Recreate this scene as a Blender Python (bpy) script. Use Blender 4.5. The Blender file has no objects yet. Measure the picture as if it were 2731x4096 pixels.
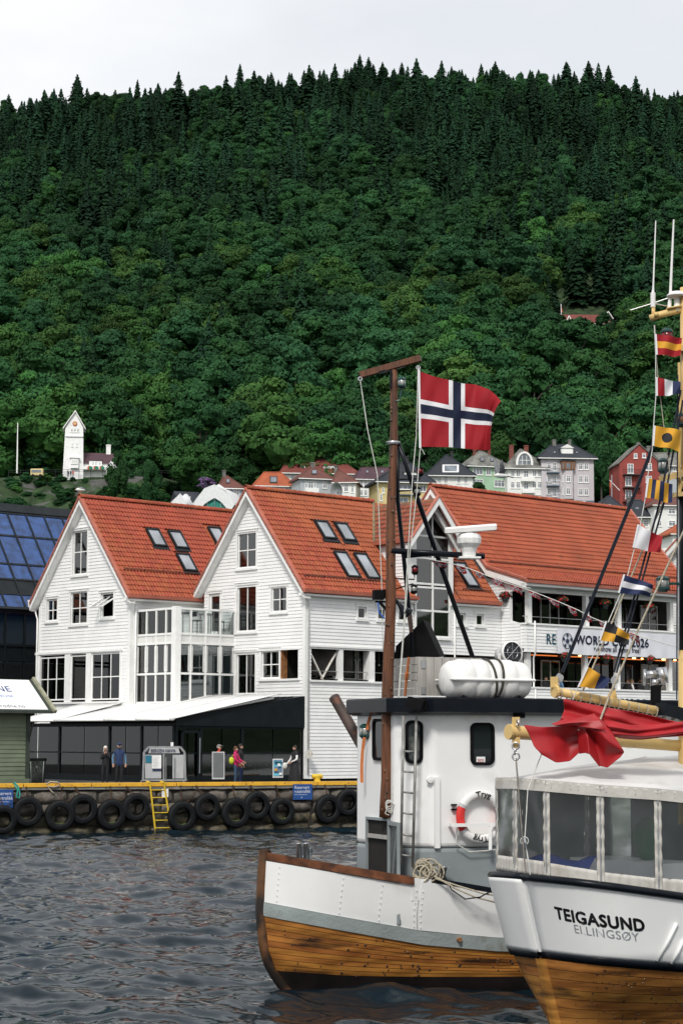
import bpy, math, random
import numpy as np
from mathutils import Vector as V, Matrix
random.seed(7); RNG = np.random.default_rng(7)
sc = bpy.context.scene
COL = sc.collection
R = math.radians
# ---------------------------------------------------------------- camera
FPX, TH, RO, CAMH = 70.0/24*2731, R(6.552), R(.165), 3.8
CAM = V((0, 0, CAMH))
_fw = V((0, math.cos(TH), math.sin(TH))); _up = V((0, -math.sin(TH), math.cos(TH))); _ri = V((1, 0, 0))
_r2 = _ri*math.cos(RO)+_up*math.sin(RO); _u2 = _up*math.cos(RO)-_ri*math.sin(RO)
cam = bpy.data.cameras.new('camera'); cam.sensor_fit = 'HORIZONTAL'; cam.sensor_width = 24; cam.lens = 70
cam.clip_start = .5; cam.clip_end = 6000
camo = bpy.data.objects.new('camera', cam); COL.objects.link(camo)
camo.matrix_world = Matrix(((_r2.x, _u2.x, -_fw.x, 0), (_r2.y, _u2.y, -_fw.y, 0), (_r2.z, _u2.z, -_fw.z, CAMH), (0, 0, 0, 1)))
sc.camera = camo
sc.render.engine = 'CYCLES'
sc.view_settings.view_transform = 'Standard'; sc.view_settings.look = 'None'; sc.view_settings.gamma = 1
sc.view_settings.exposure = 0.82
sc.cycles.max_bounces = 6; sc.cycles.transparent_max_bounces = 12; sc.cycles.use_denoising = True
sc.cycles.caustics_reflective = False; sc.cycles.caustics_refractive = False
# ---------------------------------------------------------------- sky and sun: bright overcast
SUNV = V((-.20, -.80, .85)).normalized()
w = bpy.data.worlds.new('World'); sc.world = w; w.use_nodes = True
nt = w.node_tree; N = nt.nodes; L = nt.links; N.clear()
out = N.new('ShaderNodeOutputWorld'); bg = N.new('ShaderNodeBackground'); bg2 = N.new('ShaderNodeBackground'); mx = N.new('ShaderNodeMixShader')
sky = N.new('ShaderNodeTexSky'); sky.sky_type = 'NISHITA'; sky.sun_disc = False
sky.sun_elevation = math.asin(SUNV.z); sky.sun_rotation = math.atan2(SUNV.x, SUNV.y)
bg.inputs[1].default_value = .1; L.new(sky.outputs[0], bg.inputs[0])
tc = N.new('ShaderNodeTexCoord'); mp = N.new('ShaderNodeMapping'); mp.inputs['Scale'].default_value = (1, 1, 2.6)
nz = N.new('ShaderNodeTexNoise'); nz.inputs['Scale'].default_value = 3.0; nz.inputs['Detail'].default_value = 7; nz.inputs['Roughness'].default_value = .5
cr = N.new('ShaderNodeValToRGB'); cr.color_ramp.elements[0].position = .35; cr.color_ramp.elements[0].color = (.76, .785, .82, 1)
cr.color_ramp.elements[1].position = .62; cr.color_ramp.elements[1].color = (.96, .962, .965, 1)
L.new(tc.outputs['Generated'], mp.inputs[0]); L.new(mp.outputs[0], nz.inputs[0]); L.new(nz.outputs[0], cr.inputs[0]); L.new(cr.outputs[0], bg2.inputs[0])
bg2.inputs[1].default_value = .61; mx.inputs[0].default_value = .94
L.new(bg.outputs[0], mx.inputs[1]); L.new(bg2.outputs[0], mx.inputs[2]); L.new(mx.outputs[0], out.inputs[0])
sun = bpy.data.lights.new('sun', 'SUN'); sun.energy = 1.5; sun.angle = R(11); sun.color = (1, .96, .9)
suno = bpy.data.objects.new('sun', sun); COL.objects.link(suno); suno.rotation_euler = SUNV.to_track_quat('Z', 'Y').to_euler()
# ---------------------------------------------------------------- pixel rays: where a point seen in the photograph stands in the place
def ray(px, py):
    x, y = px-1365.5, py-2048.0
    c, s = math.cos(RO), math.sin(RO)
    x, y = x*c+y*s, -x*s+y*c
    return _fw*FPX+_ri*x-_up*y
def at(px, py, Y): d = ray(px, py); return CAM+d*(Y/d.y)
def atz(px, py, z): d = ray(px, py); return CAM+d*((z-CAMH)/d.z)
def atp(px, py, P, n): d = ray(px, py); return CAM+d*((P-CAM).dot(n)/d.dot(n))
def proj(P):
    q = V(P)-CAM; d = q.dot(_fw)
    return (1365.5+FPX*q.dot(_r2)/d, 2048-FPX*q.dot(_u2)/d)
def lerp(a, b, t): return a+(b-a)*t
def interp(x, xs, ys): return float(np.interp(x, xs, ys))
# ---------------------------------------------------------------- objects
def T(o, label=None, cat=None, group=None, kind=None):
    if label: o['label'] = label
    if cat: o['category'] = cat
    if group: o['group'] = group
    if kind: o['kind'] = kind
    return o
def link(o, parent=None):
    COL.objects.link(o)
    if parent is not None:
        o.parent = parent
        o.matrix_parent_inverse = Matrix(parent['_w']).inverted() if '_w' in parent else Matrix()
    return o
EMPT = {}
def empty(name, loc, label, cat, group=None):
    o = bpy.data.objects.new(name, None); o.empty_display_size = .2
    COL.objects.link(o); o.location = V(loc); EMPT[o.name] = V(loc)
    return T(o, label, cat, group)
def adopt(o, parent):
    o.parent = parent
    if parent.name in EMPT: o.matrix_parent_inverse = Matrix.Translation(-EMPT[parent.name])
    return o
class MB:
    def __init__(s): s.v = []; s.f = []; s.m = []
    def add(s, vs, fs, m=0):
        n = len(s.v); s.v.extend([tuple(p) for p in vs]); s.f.extend([tuple(i+n for i in f) for f in fs]); s.m.extend([m]*len(fs)); return s
    def hexa(s, p, m=0):   # p: bottom 4 (ccw), top 4
        return s.add(p, [(3, 2, 1, 0), (4, 5, 6, 7), (0, 1, 5, 4), (1, 2, 6, 5), (2, 3, 7, 6), (3, 0, 4, 7)], m)
    def box(s, a, b, m=0):
        x0, y0, z0 = a; x1, y1, z1 = b
        return s.hexa([(x0, y0, z0), (x1, y0, z0), (x1, y1, z0), (x0, y1, z0), (x0, y0, z1), (x1, y0, z1), (x1, y1, z1), (x0, y1, z1)], m)
    def obox(s, c, ax, ay, az, m=0):  # centre and half axes
        c, ax, ay, az = V(c), V(ax), V(ay), V(az)
        return s.hexa([c-ax-ay-az, c+ax-ay-az, c+ax+ay-az, c-ax+ay-az, c-ax-ay+az, c+ax-ay+az, c+ax+ay+az, c-ax+ay+az], m)
    def bar(s, a, b, w, h=None, up=(0, 0, 1), m=0):
        a, b = V(a), V(b); d = (b-a); h = h or w
        x = d.normalized(); u = V(up)
        if abs(x.dot(u)) > .98: u = V((0, 1, 0))
        y = u.cross(x).normalized(); z = x.cross(y)
        return s.obox((a+b)/2, d/2, y*w/2, z*h/2, m)
    def prism(s, poly, vec, m=0):
        vec = V(vec); n = len(poly); a = [V(p) for p in poly]; b = [p+vec for p in a]
        return s.add(a+b, [tuple(range(n-1, -1, -1)), tuple(range(n, 2*n))]+[(i, (i+1) % n, n+(i+1) % n, n+i) for i in range(n)], m)
    def tube(s, pts, r, n=8, m=0, cap=True):
        pts = [V(p) for p in pts]; k = len(pts)
        rs = r if isinstance(r, (list, tuple)) else [r]*k
        u = None; vs = []
        for i, p in enumerate(pts):
            d = (pts[min(i+1, k-1)]-pts[max(i-1, 0)])
            d = d.normalized() if d.length > 1e-9 else V((0, 0, 1))
            if u is None: u = d.orthogonal().normalized()
            else:
                u = u-d*u.dot(d); u = u.normalized() if u.length > 1e-6 else d.orthogonal().normalized()
            w_ = d.cross(u)
            for j in range(n):
                a = 2*math.pi*j/n; vs.append(p+(u*math.cos(a)+w_*math.sin(a))*rs[i])
        fs = [(i*n+j, i*n+(j+1) % n, (i+1)*n+(j+1) % n, (i+1)*n+j) for i in range(k-1) for j in range(n)]
        if cap: fs += [tuple(range(n-1, -1, -1)), tuple(range((k-1)*n, k*n))]
        return s.add(vs, fs, m)
    def lathe(s, prof, o, axis, n=16, m=0, cap=True, a0=0, a1=None):
        o, axis = V(o), V(axis).normalized(); u = axis.orthogonal().normalized(); w_ = axis.cross(u)
        if abs(axis.z) < .9:
            u = (V((0, 0, 1))-axis*axis.z).normalized(); w_ = axis.cross(u)
        vs = []
        for r, h in prof:
            for j in range(n):
                a = 2*math.pi*j/n; vs.append(o+axis*h+(u*math.cos(a)+w_*math.sin(a))*r)
        k = len(prof)
        fs = [(i*n+j, i*n+(j+1) % n, (i+1)*n+(j+1) % n, (i+1)*n+j) for i in range(k-1) for j in range(n)]
        if cap: fs += [tuple(range(n-1, -1, -1)), tuple(range((k-1)*n, k*n))]
        return s.add(vs, fs, m)
    def torus(s, c, ax, Rr, r, n=24, k=10, m=0, a0=0, a1=2*math.pi, rz=None):
        c, ax = V(c), V(ax).normalized(); u = (V((0, 0, 1))-ax*ax.z).normalized() if abs(ax.z) < .95 else V((1, 0, 0)); w_ = ax.cross(u)
        closed = abs(a1-a0-2*math.pi) < 1e-6; nn = n if closed else n+1; vs = []
        rz = rz or r
        for i in range(nn):
            a = a0+(a1-a0)*i/n; d = u*math.cos(a)+w_*math.sin(a)
            for j in range(k):
                b = 2*math.pi*j/k; vs.append(c+d*(Rr+r*math.cos(b))+ax*rz*math.sin(b))
        fs = [((i % nn)*k+j, (i % nn)*k+(j+1) % k, ((i+1) % nn)*k+(j+1) % k, ((i+1) % nn)*k+j) for i in range(n) for j in range(k)]
        return s.add(vs, fs, m)
    def surf(s, g, m=0, mf=None):      # g: rows of points
        r, c = len(g), len(g[0]); n0 = len(s.v)
        s.v.extend([tuple(p) for row in g for p in row])
        for i in range(r-1):
            for j in range(c-1):
                s.f.append((n0+i*c+j, n0+i*c+j+1, n0+(i+1)*c+j+1, n0+(i+1)*c+j)); s.m.append(mf(i, j) if mf else m)
        return s
    def ball(s, c, r, n=10, k=7, m=0):
        rx, ry, rz = r if isinstance(r, (tuple, list)) else (r, r, r); c = V(c); vs = []
        for i in range(k+1):
            a = math.pi*i/k
            for j in range(n):
                b = 2*math.pi*j/n; vs.append(c+V((rx*math.sin(a)*math.cos(b), ry*math.sin(a)*math.sin(b), rz*math.cos(a))))
        return s.add(vs, [(i*n+j, (i+1)*n+j, (i+1)*n+(j+1) % n, i*n+(j+1) % n) for i in range(k) for j in range(n)], m)
    def mesh(s, name, mats, smooth=False):
        me = bpy.data.meshes.new(name); me.from_pydata(s.v, [], s.f)
        for x in (mats if isinstance(mats, (list, tuple)) else [mats]): me.materials.append(MT[x])
        if any(s.m): me.polygons.foreach_set('material_index', s.m)
        if smooth: me.polygons.foreach_set('use_smooth', [True]*len(s.f))
        me.update(); return me
    def build(s, name, mats, parent=None, smooth=False, kind=None):
        o = bpy.data.objects.new(name, s.mesh(name, mats, smooth)); COL.objects.link(o)
        if parent is not None: adopt(o, parent)
        if kind: o['kind'] = kind
        return o
def thing(mb, name, mats, label, cat, group=None, smooth=False): return T(mb.build(name, mats, None, smooth), label, cat, group)
def solid(o, t, off=0):
    m = o.modifiers.new('solid', 'SOLIDIFY'); m.thickness = t; m.offset = off; return o
def bevel(o, w_, n=2):
    m = o.modifiers.new('bevel', 'BEVEL'); m.width = w_; m.segments = n; m.limit_method = 'ANGLE'; return o
def text_mesh(s, size, bold=0, sx=1, align='LEFT'):
    c = bpy.data.curves.new('t', 'FONT'); c.body = s; c.size = size; c.align_x = align; c.resolution_u = 3; c.space_character = 1.06
    o = bpy.data.objects.new('t', c); COL.objects.link(o)
    dg = bpy.context.evaluated_depsgraph_get(); me = bpy.data.meshes.new_from_object(o.evaluated_get(dg))
    vs = [(p.co.x*sx, p.co.y) for p in me.vertices]; fs = [tuple(p.vertices) for p in me.polygons]
    bpy.data.objects.remove(o); bpy.data.curves.remove(c); bpy.data.meshes.remove(me)
    if bold:        # a heavier stroke: the same outline struck again a hair to each side
        n = len(vs); v0, f0 = vs, fs; vs = []; fs = []
        for k, (dx, dy) in enumerate(((0, 0), (bold, 0), (-bold, 0), (0, bold), (0, -bold), (bold*.7, bold*.7), (-bold*.7, -bold*.7))): vs += [(x+dx, y+dy) for x, y in v0]; fs += [tuple(i+k*n for i in f) for f in f0]
    return vs, fs
def lettering(s, size, mat_, parent, f, name='lettering', bold=0, sx=1, align='LEFT'):
    vs, fs = text_mesh(s, size, bold, sx, align)      # f maps flat (x, y) to the surface
    return MB().add([f(x, y) for x, y in vs], fs).build(name, mat_, parent)
# ---------------------------------------------------------------- materials
MT = {}
def mat(name, col, rough=.6, var=.12, scale=3., bump=0., bscale=25., metal=0., spec=.4, col2=None, rnd=0., stretch=None, lo=.35, hi=.65, coat=0, detail=5, col3=None, s3=.6, c3=(.55, .7)):
    m = bpy.data.materials.new(name); m.use_nodes = True; MT[name] = m
    nt = m.node_tree; N = nt.nodes; L = nt.links; b = N['Principled BSDF']
    b.inputs['Roughness'].default_value = rough; b.inputs['Metallic'].default_value = metal; b.inputs['Specular IOR Level'].default_value = spec
    if coat: b.inputs['Coat Weight'].default_value = coat; b.inputs['Coat Roughness'].default_value = .15
    tc = N.new('ShaderNodeTexCoord'); src = tc.outputs['Object']
    if stretch:
        mp = N.new('ShaderNodeMapping'); mp.inputs['Scale'].default_value = stretch; L.new(src, mp.inputs[0]); src = mp.outputs[0]
    c1 = [c*(1-var) for c in col]; c2 = col2 or [min(1, c*(1+var)) for c in col]
    nz = N.new('ShaderNodeTexNoise'); nz.inputs['Scale'].default_value = scale; nz.inputs['Detail'].default_value = detail; L.new(src, nz.inputs[0])
    cr = N.new('ShaderNodeValToRGB'); e = cr.color_ramp.elements
    e[0].position = lo; e[1].position = hi; e[0].color = (*c1, 1); e[1].color = (*c2, 1); L.new(nz.outputs[0], cr.inputs[0]); o = cr.outputs[0]
    if col3:
        n3 = N.new('ShaderNodeTexNoise'); n3.inputs['Scale'].default_value = s3; n3.inputs['Detail'].default_value = 6; L.new(src, n3.inputs[0])
        r3 = N.new('ShaderNodeMapRange'); r3.inputs['From Min'].default_value = c3[0]; r3.inputs['From Max'].default_value = c3[1]; L.new(n3.outputs[0], r3.inputs[0])
        mx = N.new('ShaderNodeMix'); mx.data_type = 'RGBA'; L.new(r3.outputs[0], mx.inputs[0]); L.new(o, mx.inputs[6]); mx.inputs[7].default_value = (*col3, 1); o = mx.outputs[2]
    if rnd:
        oi = N.new('ShaderNodeObjectInfo'); mr = N.new('ShaderNodeMapRange'); mr.inputs['To Min'].default_value = 1-rnd; mr.inputs['To Max'].default_value = 1+rnd
        L.new(oi.outputs['Random'], mr.inputs[0]); hs = N.new('ShaderNodeHueSaturation'); L.new(mr.outputs[0], hs.inputs['Value']); L.new(o, hs.inputs['Color'])
        m2 = N.new('ShaderNodeMath'); m2.operation = 'MULTIPLY_ADD'; m2.inputs[1].default_value = rnd*.12; m2.inputs[2].default_value = .5-rnd*.06
        fr = N.new('ShaderNodeMath'); fr.operation = 'FRACT'; m7 = N.new('ShaderNodeMath'); m7.operation = 'MULTIPLY'; m7.inputs[1].default_value = 7.3
        L.new(oi.outputs['Random'], m7.inputs[0]); L.new(m7.outputs[0], fr.inputs[0]); L.new(fr.outputs[0], m2.inputs[0]); L.new(m2.outputs[0], hs.inputs['Hue']); o = hs.outputs[0]
    L.new(o, b.inputs['Base Color'])
    if bump:
        n2 = N.new('ShaderNodeTexNoise'); n2.inputs['Scale'].default_value = bscale; n2.inputs['Detail'].default_value = 6; L.new(src, n2.inputs[0])
        bp = N.new('ShaderNodeBump'); bp.inputs['Strength'].default_value = min(1, bump); bp.inputs['Distance'].default_value = .02*max(1, bump); L.new(n2.outputs[0], bp.inputs['Height']); L.new(bp.outputs[0], b.inputs['Normal'])
    return m
def glass(name, tint, gloss=.12, rough=.02, body=None, bodyfac=0.):
    m = bpy.data.materials.new(name); m.use_nodes = True; MT[name] = m
    nt = m.node_tree; N = nt.nodes; L = nt.links; N.remove(N['Principled BSDF']); out = N['Material Output']
    tr = N.new('ShaderNodeBsdfTransparent'); tr.inputs[0].default_value = (*tint, 1); gl = N.new('ShaderNodeBsdfGlossy'); gl.inputs['Roughness'].default_value = rough
    fr = N.new('ShaderNodeFresnel'); fr.inputs[0].default_value = 1.5; ad = N.new('ShaderNodeMath'); ad.operation = 'ADD'; ad.inputs[1].default_value = gloss; L.new(fr.outputs[0], ad.inputs[0])
    base = tr.outputs[0]
    if bodyfac:
        df = N.new('ShaderNodeBsdfDiffuse'); df.inputs[0].default_value = (*body, 1); mb = N.new('ShaderNodeMixShader'); mb.inputs[0].default_value = bodyfac
        tc = N.new('ShaderNodeTexCoord'); nz = N.new('ShaderNodeTexNoise'); nz.inputs['Scale'].default_value = 2.; nz.inputs['Detail'].default_value = 5; L.new(tc.outputs['Object'], nz.inputs[0])
        mr = N.new('ShaderNodeMapRange'); mr.inputs['From Min'].default_value = .3; mr.inputs['From Max'].default_value = .7; mr.inputs['To Min'].default_value = bodyfac*.5; mr.inputs['To Max'].default_value = min(1, bodyfac*1.5); L.new(nz.outputs[0], mr.inputs[0]); L.new(mr.outputs[0], mb.inputs[0])
        L.new(tr.outputs[0], mb.inputs[1]); L.new(df.outputs[0], mb.inputs[2]); base = mb.outputs[0]
    ms = N.new('ShaderNodeMixShader'); L.new(ad.outputs[0], ms.inputs[0]); L.new(base, ms.inputs[1]); L.new(gl.outputs[0], ms.inputs[2]); L.new(ms.outputs[0], out.inputs[0])
    return m
def emis(name, col, e):
    m = bpy.data.materials.new(name); m.use_nodes = True; MT[name] = m; b = m.node_tree.nodes['Principled BSDF']
    b.inputs['Base Color'].default_value = (*col, 1); b.inputs['Emission Color'].default_value = (*col, 1); b.inputs['Emission Strength'].default_value = e
mat('white_paint', (.84, .84, .83), .55, .035, 1.2, rnd=.02, col3=(.70, .69, .65), s3=.7, c3=(.6, .85))
mat('white_trim', (.84, .84, .82), .5, .04, 3)
mat('cream_wall', (.74, .73, .69), .7, .05, 2)
mat('roof_tile', (.355, .080, .036), .7, .14, .8, rnd=.12, col3=(.16, .055, .03), s3=1.6, c3=(.60, .78), bump=.3, bscale=30)
mat('old_tile', (.30, .075, .035), .75, .3, 2., rnd=.2, col3=(.10, .07, .04), s3=3., c3=(.5, .65), bump=.4)
mat('copper_trim', (.42, .13, .085), .5, .12, 2, col3=(.30, .10, .07), s3=3)
mat('dark_tin', (.015, .019, .022), .5, .2, 2, spec=.2)
mat('anthracite', (.008, .011, .013), .55, .2, 2, spec=.12)
mat('interior', (.026, .024, .022), .9, .5, .9, spec=.05)  # near-black room backing: indoor shade put into the colour
mat('curtain', (.5, .5, .46), .9, .2, 4, stretch=(6, 6, .2))
glass('window_glass', (.62, .68, .70), .10)
glass('blue_glass', (.10, .26, .75), .03, body=(.035, .115, .37), bodyfac=.55)
glass('clear_glass', (.85, .9, .9), .05)
glass('dark_glass', (.30, .32, .33), .03)
mat('concrete', (.20, .20, .19), .85, .2, 2, bump=.3)
mat('quay_stone', (.135, .118, .10), .85, .4, 2.2, rnd=.3, col3=(.05, .045, .035), s3=3.5, c3=(.5, .68), bump=1.2, bscale=9)
mat('wet_stone', (.07, .058, .036), .6, .5, 3, rnd=.25, col3=(.02, .022, .014), s3=4, c3=(.5, .62), bump=1.2, bscale=9)
mat('mortar', (.03, .027, .022), .95, .3, 5)
mat('yellow_paint', (.62, .33, .02), .55, .12, 3, col3=(.22, .10, .03), s3=6, c3=(.6, .72))
mat('yellow_clean', (.65, .45, .03), .5, .1, 3)
mat('rubber', (.009, .010, .011), .65, .3, 8, spec=.2, bump=.3, bscale=60)
mat('moss', (.05, .075, .015), .9, .5, 12, bump=.5)
mat('chain_steel', (.10, .08, .07), .5, .4, 20, metal=.6, col2=(.16, .08, .04))
mat('sign_blue', (.018, .075, .26), .4, .06, 3)
mat('paper_white', (.8, .8, .8), .6, .03, 3)
mat('black_print', (.012, .013, .016), .5, .1, 3)
mat('navy_print', (.02, .03, .075), .5, .1, 3)
mat('teal_print', (.02, .16, .24), .5, .1, 3)
mat('blue_print', (.03, .12, .45), .5, .1, 3)
mat('grey_metal', (.34, .35, .36), .4, .1, 4, metal=.5)
mat('steel', (.55, .55, .56), .28, .1, 6, metal=.9)
mat('asphalt', (.06, .06, .06), .9, .2, 4, bump=.3)
mat('skin', (.48, .27, .19), .55, .08, 8)
mat('leaf_green', (.019, .060, .024), .75, .25, .5, rnd=.26, spec=.10, col2=(.030, .080, .030))
mat('leaf_light', (.033, .086, .026), .75, .25, .5, rnd=.26, spec=.10, col2=(.052, .114, .034))
mat('spruce_green', (.013, .038, .020), .8, .3, .6, rnd=.25, spec=.1, col2=(.022, .055, .027))
mat('bark', (.07, .06, .05), .9, .3, 6, bump=.5)
mat('pale_bark', (.22, .21, .19), .9, .3, 6)
mat('skylight_glass', (.30, .33, .36), .08, .25, .8, spec=.8)
mat('rust_bar', (.12, .05, .035), .7, .3, 8)
mat('raw_wood', (.30, .13, .05), .8, .3, 6)
mat('worn_white', (.74, .72, .66), .6, .06, 4, col3=(.30, .13, .05), s3=5, c3=(.58, .66))
mat('moss_mortar', (.22, .17, .10), .9, .3, 8)
emis('heater_glow', (.9, .22, .05), .5); emis('lamp_glow', (1, .55, .18), 5)
mat('banner_cloth', (.74, .75, .80), .6, .04, 2)
mat('stained_white', (.72, .72, .69), .6, .05, 2, col3=(.40, .36, .30), s3=2.5, c3=(.6, .75), stretch=(1, 1, .25))
mat('art_blue', (.03, .10, .30), .6, .5, 3, col2=(.30, .10, .05))
mat('awning_white', (.80, .80, .78), .7, .04, 1.5, col3=(.55, .54, .5), s3=1.2, c3=(.62, .8))
mat('chair_wood', (.22, .15, .09), .7, .2, 5)
glass('teal_glass', (.30, .52, .62), .10)
mat('kiosk_green', (.17, .205, .135), .7, .08, 2, rnd=.04); mat('kiosk_trim', (.045, .055, .045), .7, .1, 3); mat('kiosk_verge', (.30, .30, .21), .8, .2, 5)
mat('hh_white', (.78, .78, .76), .7, .05, .4); mat('hh_cream', (.70, .70, .67), .7, .06, .4); mat('hh_grey', (.42, .45, .47), .7, .06, .4); mat('hh_blue', (.30, .37, .45), .7, .06, .4)
mat('hh_yellow', (.62, .50, .24), .7, .06, .4); mat('hh_green', (.34, .52, .36), .7, .06, .4); mat('hh_lilac', (.54, .51, .53), .8, .05, .4); mat('hh_red', (.28, .055, .045), .8, .12, .4); mat('hh_base', (.12, .17, .22), .8, .1, .4)
mat('rf_red', (.17, .045, .035), .8, .15, .5, bump=.6, bscale=3); mat('rf_brown', (.13, .05, .04), .8, .15, .5, bump=.6, bscale=3); mat('rf_orange', (.34, .085, .035), .8, .15, .5, bump=.6, bscale=3)
mat('rf_purple', (.07, .035, .045), .75, .15, .5, bump=.6, bscale=3); mat('rf_black', (.018, .022, .030), .6, .2, .5, bump=.6, bscale=3); mat('rf_slate', (.12, .12, .11), .85, .35, .5, col2=(.22, .22, .20), bump=.6, bscale=3)
mat('brick_red', (.18, .06, .045), .9, .2, 2); mat('hh_pane', (.16, .18, .21), .1, .3, .5, spec=.8); mat('iron', (.02, .022, .024), .6, .2, 3)
mat('tarp', (.72, .73, .74), .5, .06, 1.5, bump=.8, bscale=4); mat('net_teal', (.03, .22, .18), .8, .3, 2)
mat('varnished', (.20, .09, .04), .5, .2, 3)
mat('crest_red', (.55, .10, .04), .6, .2, 3)
mat('wreath_green', (.03, .2, .12), .7, .2, 3)
mat('lilac_bloom', (.26, .13, .34), .8, .3, 2)
mat('hull_wood', (.33, .122, .026), .42, .35, 1.6, stretch=(1.0, 1.0, 6), col2=(.50, .205, .044), rnd=.14, col3=(.05, .024, .012), s3=.9, c3=(.58, .72), coat=.15, spec=.4)
mat('stem_wood', (.10, .045, .018), .45, .5, 3, col3=(.02, .015, .012), s3=2.5, c3=(.45, .6), coat=.2)
mat('rail_wood', (.13, .045, .018), .4, .5, 5, col3=(.03, .018, .012), s3=3, c3=(.5, .65), coat=.25)
mat('mast_wood', (.125, .046, .020), .6, .35, 5, stretch=(6, 6, .5), col3=(.06, .028, .018), s3=1.8, c3=(.52, .66), bump=.25, bscale=8)
mat('boat_white', (.84, .84, .83), .42, .03, 1.5, col3=(.68, .66, .62), s3=1.5, c3=(.62, .8), spec=.5)
mat('boat_grey', (.24, .27, .28), .5, .08, 2, bump=.15, bscale=40); mat('strake_grey', (.30, .34, .335), .6, .1, 2, col3=(.18, .17, .14), s3=3, c3=(.6, .72), bump=.4, bscale=20)
mat('antifoul', (.018, .012, .011), .55, .4, 3); mat('gloss_black', (.006, .008, .012), .3, .2, 4, spec=.16); mat('matt_black', (.006, .006, .007), .7, .2, 4, spec=.08)
mat('weathered_board', (.36, .345, .32), .85, .15, 3, stretch=(4, 4, .6), bump=.2); mat('raft_white', (.80, .79, .77), .4, .04, 3, col3=(.62, .58, .52), s3=4, c3=(.62, .75))
mat('rust_pipe', (.055, .035, .028), .6, .4, 4, col3=(.14, .05, .025), s3=5); mat('lamp_green', (.01, .05, .045), .3, .3, 5); mat('orange_web', (.55, .17, .05), .7, .1, 6); mat('buoy_red', (.62, .035, .03), .45, .08, 3); mat('reflective', (.45, .46, .47), .5, .05, 3)
mat('rope_beige', (.42, .37, .28), .9, .2, 30, bump=.6, bscale=80); mat('rope_white', (.6, .6, .56), .8, .1, 20); mat('flag_red', (.30, .004, .011), .75, .06, 3); mat('flag_white', (.74, .74, .76), .75, .03, 3); mat('flag_blue', (.003, .009, .036), .75, .06, 3)
mat('lamp_red', (.20, .01, .015), .2, .2, 4); glass('lens', (.8, .85, .85), .1)
mat('house_glass', (.012, .016, .018), .05, .3, 1.2, spec=.3); mat('house_glass_reflect', (.30, .31, .29), .06, .5, 2.5, spec=.6, col2=(.03, .035, .04), lo=.45, hi=.55)  # second pane: a pale reflection painted into the dark glass colour
mat('hatch_shade', (.012, .010, .009), .9, .3, 4); mat('bare_metal', (.09, .095, .10), .55, .35, 8, metal=.3)
mat('galv_pipe', (.27, .265, .25), .5, .25, 8, metal=.4)
mat('clear_lens', (.35, .36, .34), .15, .2, 4, spec=.8)
mat('strap_dark', (.05, .045, .035), .8, .3, 20)
mat('canvas', (.52, .50, .46), .8, .08, 2, col3=(.40, .37, .33), s3=3, c3=(.5, .7), bump=.35, bscale=14); mat('canvas_top', (.58, .575, .565), .75, .06, 1.2, col3=(.45, .43, .40), s3=1.5, c3=(.52, .7), bump=.2, bscale=6)
glass('vinyl', (.84, .86, .87), .04, .12, body=(.42, .44, .46), bodyfac=.07); mat('boom_cream', (.66, .46, .18), .45, .06, 3, col3=(.50, .34, .14), s3=5, c3=(.62, .75)); mat('sail_red', (.36, .010, .014), .5, .12, 3, spec=.45, col3=(.30, .012, .016), s3=2); mat('rope_navy', (.008, .012, .022), .8, .2, 20)
mat('flag_yellow', (.66, .33, .025), .75, .05, 3); mat('flag_black', (.014, .015, .018), .75, .1, 3); mat('flag_navy', (.012, .022, .075), .75, .08, 3); mat('name_ghost', (.62, .64, .68), .6, .03, 3); mat('teak', (.34, .135, .03), .42, .3, 1.6, stretch=(1, 1, 7), col2=(.50, .22, .05), rnd=.10, col3=(.10, .045, .015), s3=1.2, c3=(.56, .72), coat=.15)
mat('tarp_blue', (.012, .07, .48), .5, .15, 3); mat('bag_green', (.02, .12, .05), .7, .2, 3); mat('cabin_grey', (.26, .28, .29), .7, .1, 2)
mat('stay_wire', (.10, .09, .08), .5, .2, 10, metal=.5)
mat('rope_teal', (.03, .32, .27), .8, .15, 20)
mat('gate_grey', (.42, .43, .44), .5, .06, 3)
mat('slate_face', (.11, .12, .125), .7, .06, 3); mat('poster_sea', (.06, .30, .42), .5, .2, 2); mat('poster_dark', (.02, .08, .16), .5, .2, 4)
mat('petal_red', (.42, .02, .03), .7, .2, 6); mat('pot_grey', (.05, .055, .06), .7, .1, 4)
mat('bulb', (.25, .28, .25), .1, .2, 4, spec=.8); q = MB()
mat('gull_grey', (.16, .165, .18), .7, .1, 4); mat('gull_white', (.75, .75, .74), .7, .04, 4)
# ================================================================ ground, water, hill
LP = ([60, 104, 140, 300, 470, 488, 503, 507, 540, 565, 1130, 1200, 1400, 1700], [-4, 1.2, 2, 20, 46, 54, 69, 70.5, 73, 84, 362, 378, 360, 250])
RP = ([60, 104, 140, 300, 440, 470, 500, 540, 565, 1130, 1200, 1400, 1700], [-4, 1.2, 2, 20, 46, 55, 61, 72, 86, 384, 400, 380, 260])
def hill(X, Y):
    a = X/max(Y, 1); w_ = min(1, max(0, (a+.085)/.03)); wc = min(1, max(0, (a+.17)/.2))
    zl = interp(Y, *LP); zr = interp(Y, *RP)
    if Y > 560:
        zl = interp(Y, *LP); zr = interp(Y, *RP); w_ = wc
    z = zl*(1-w_)+zr*w_
    if Y > 300:
        if Y > 560: z *= 1-.032*max(0, min(1, (a-.06)/.1))*min(1, (Y-560)/500)
        k = min(1, (Y-300)/250)
        z += k*(3*math.sin(X*.031+1)*math.sin(Y*.022)+2*math.sin(X*.083+Y*.05))*(1 if Y > 545 else .15)
    return z
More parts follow.
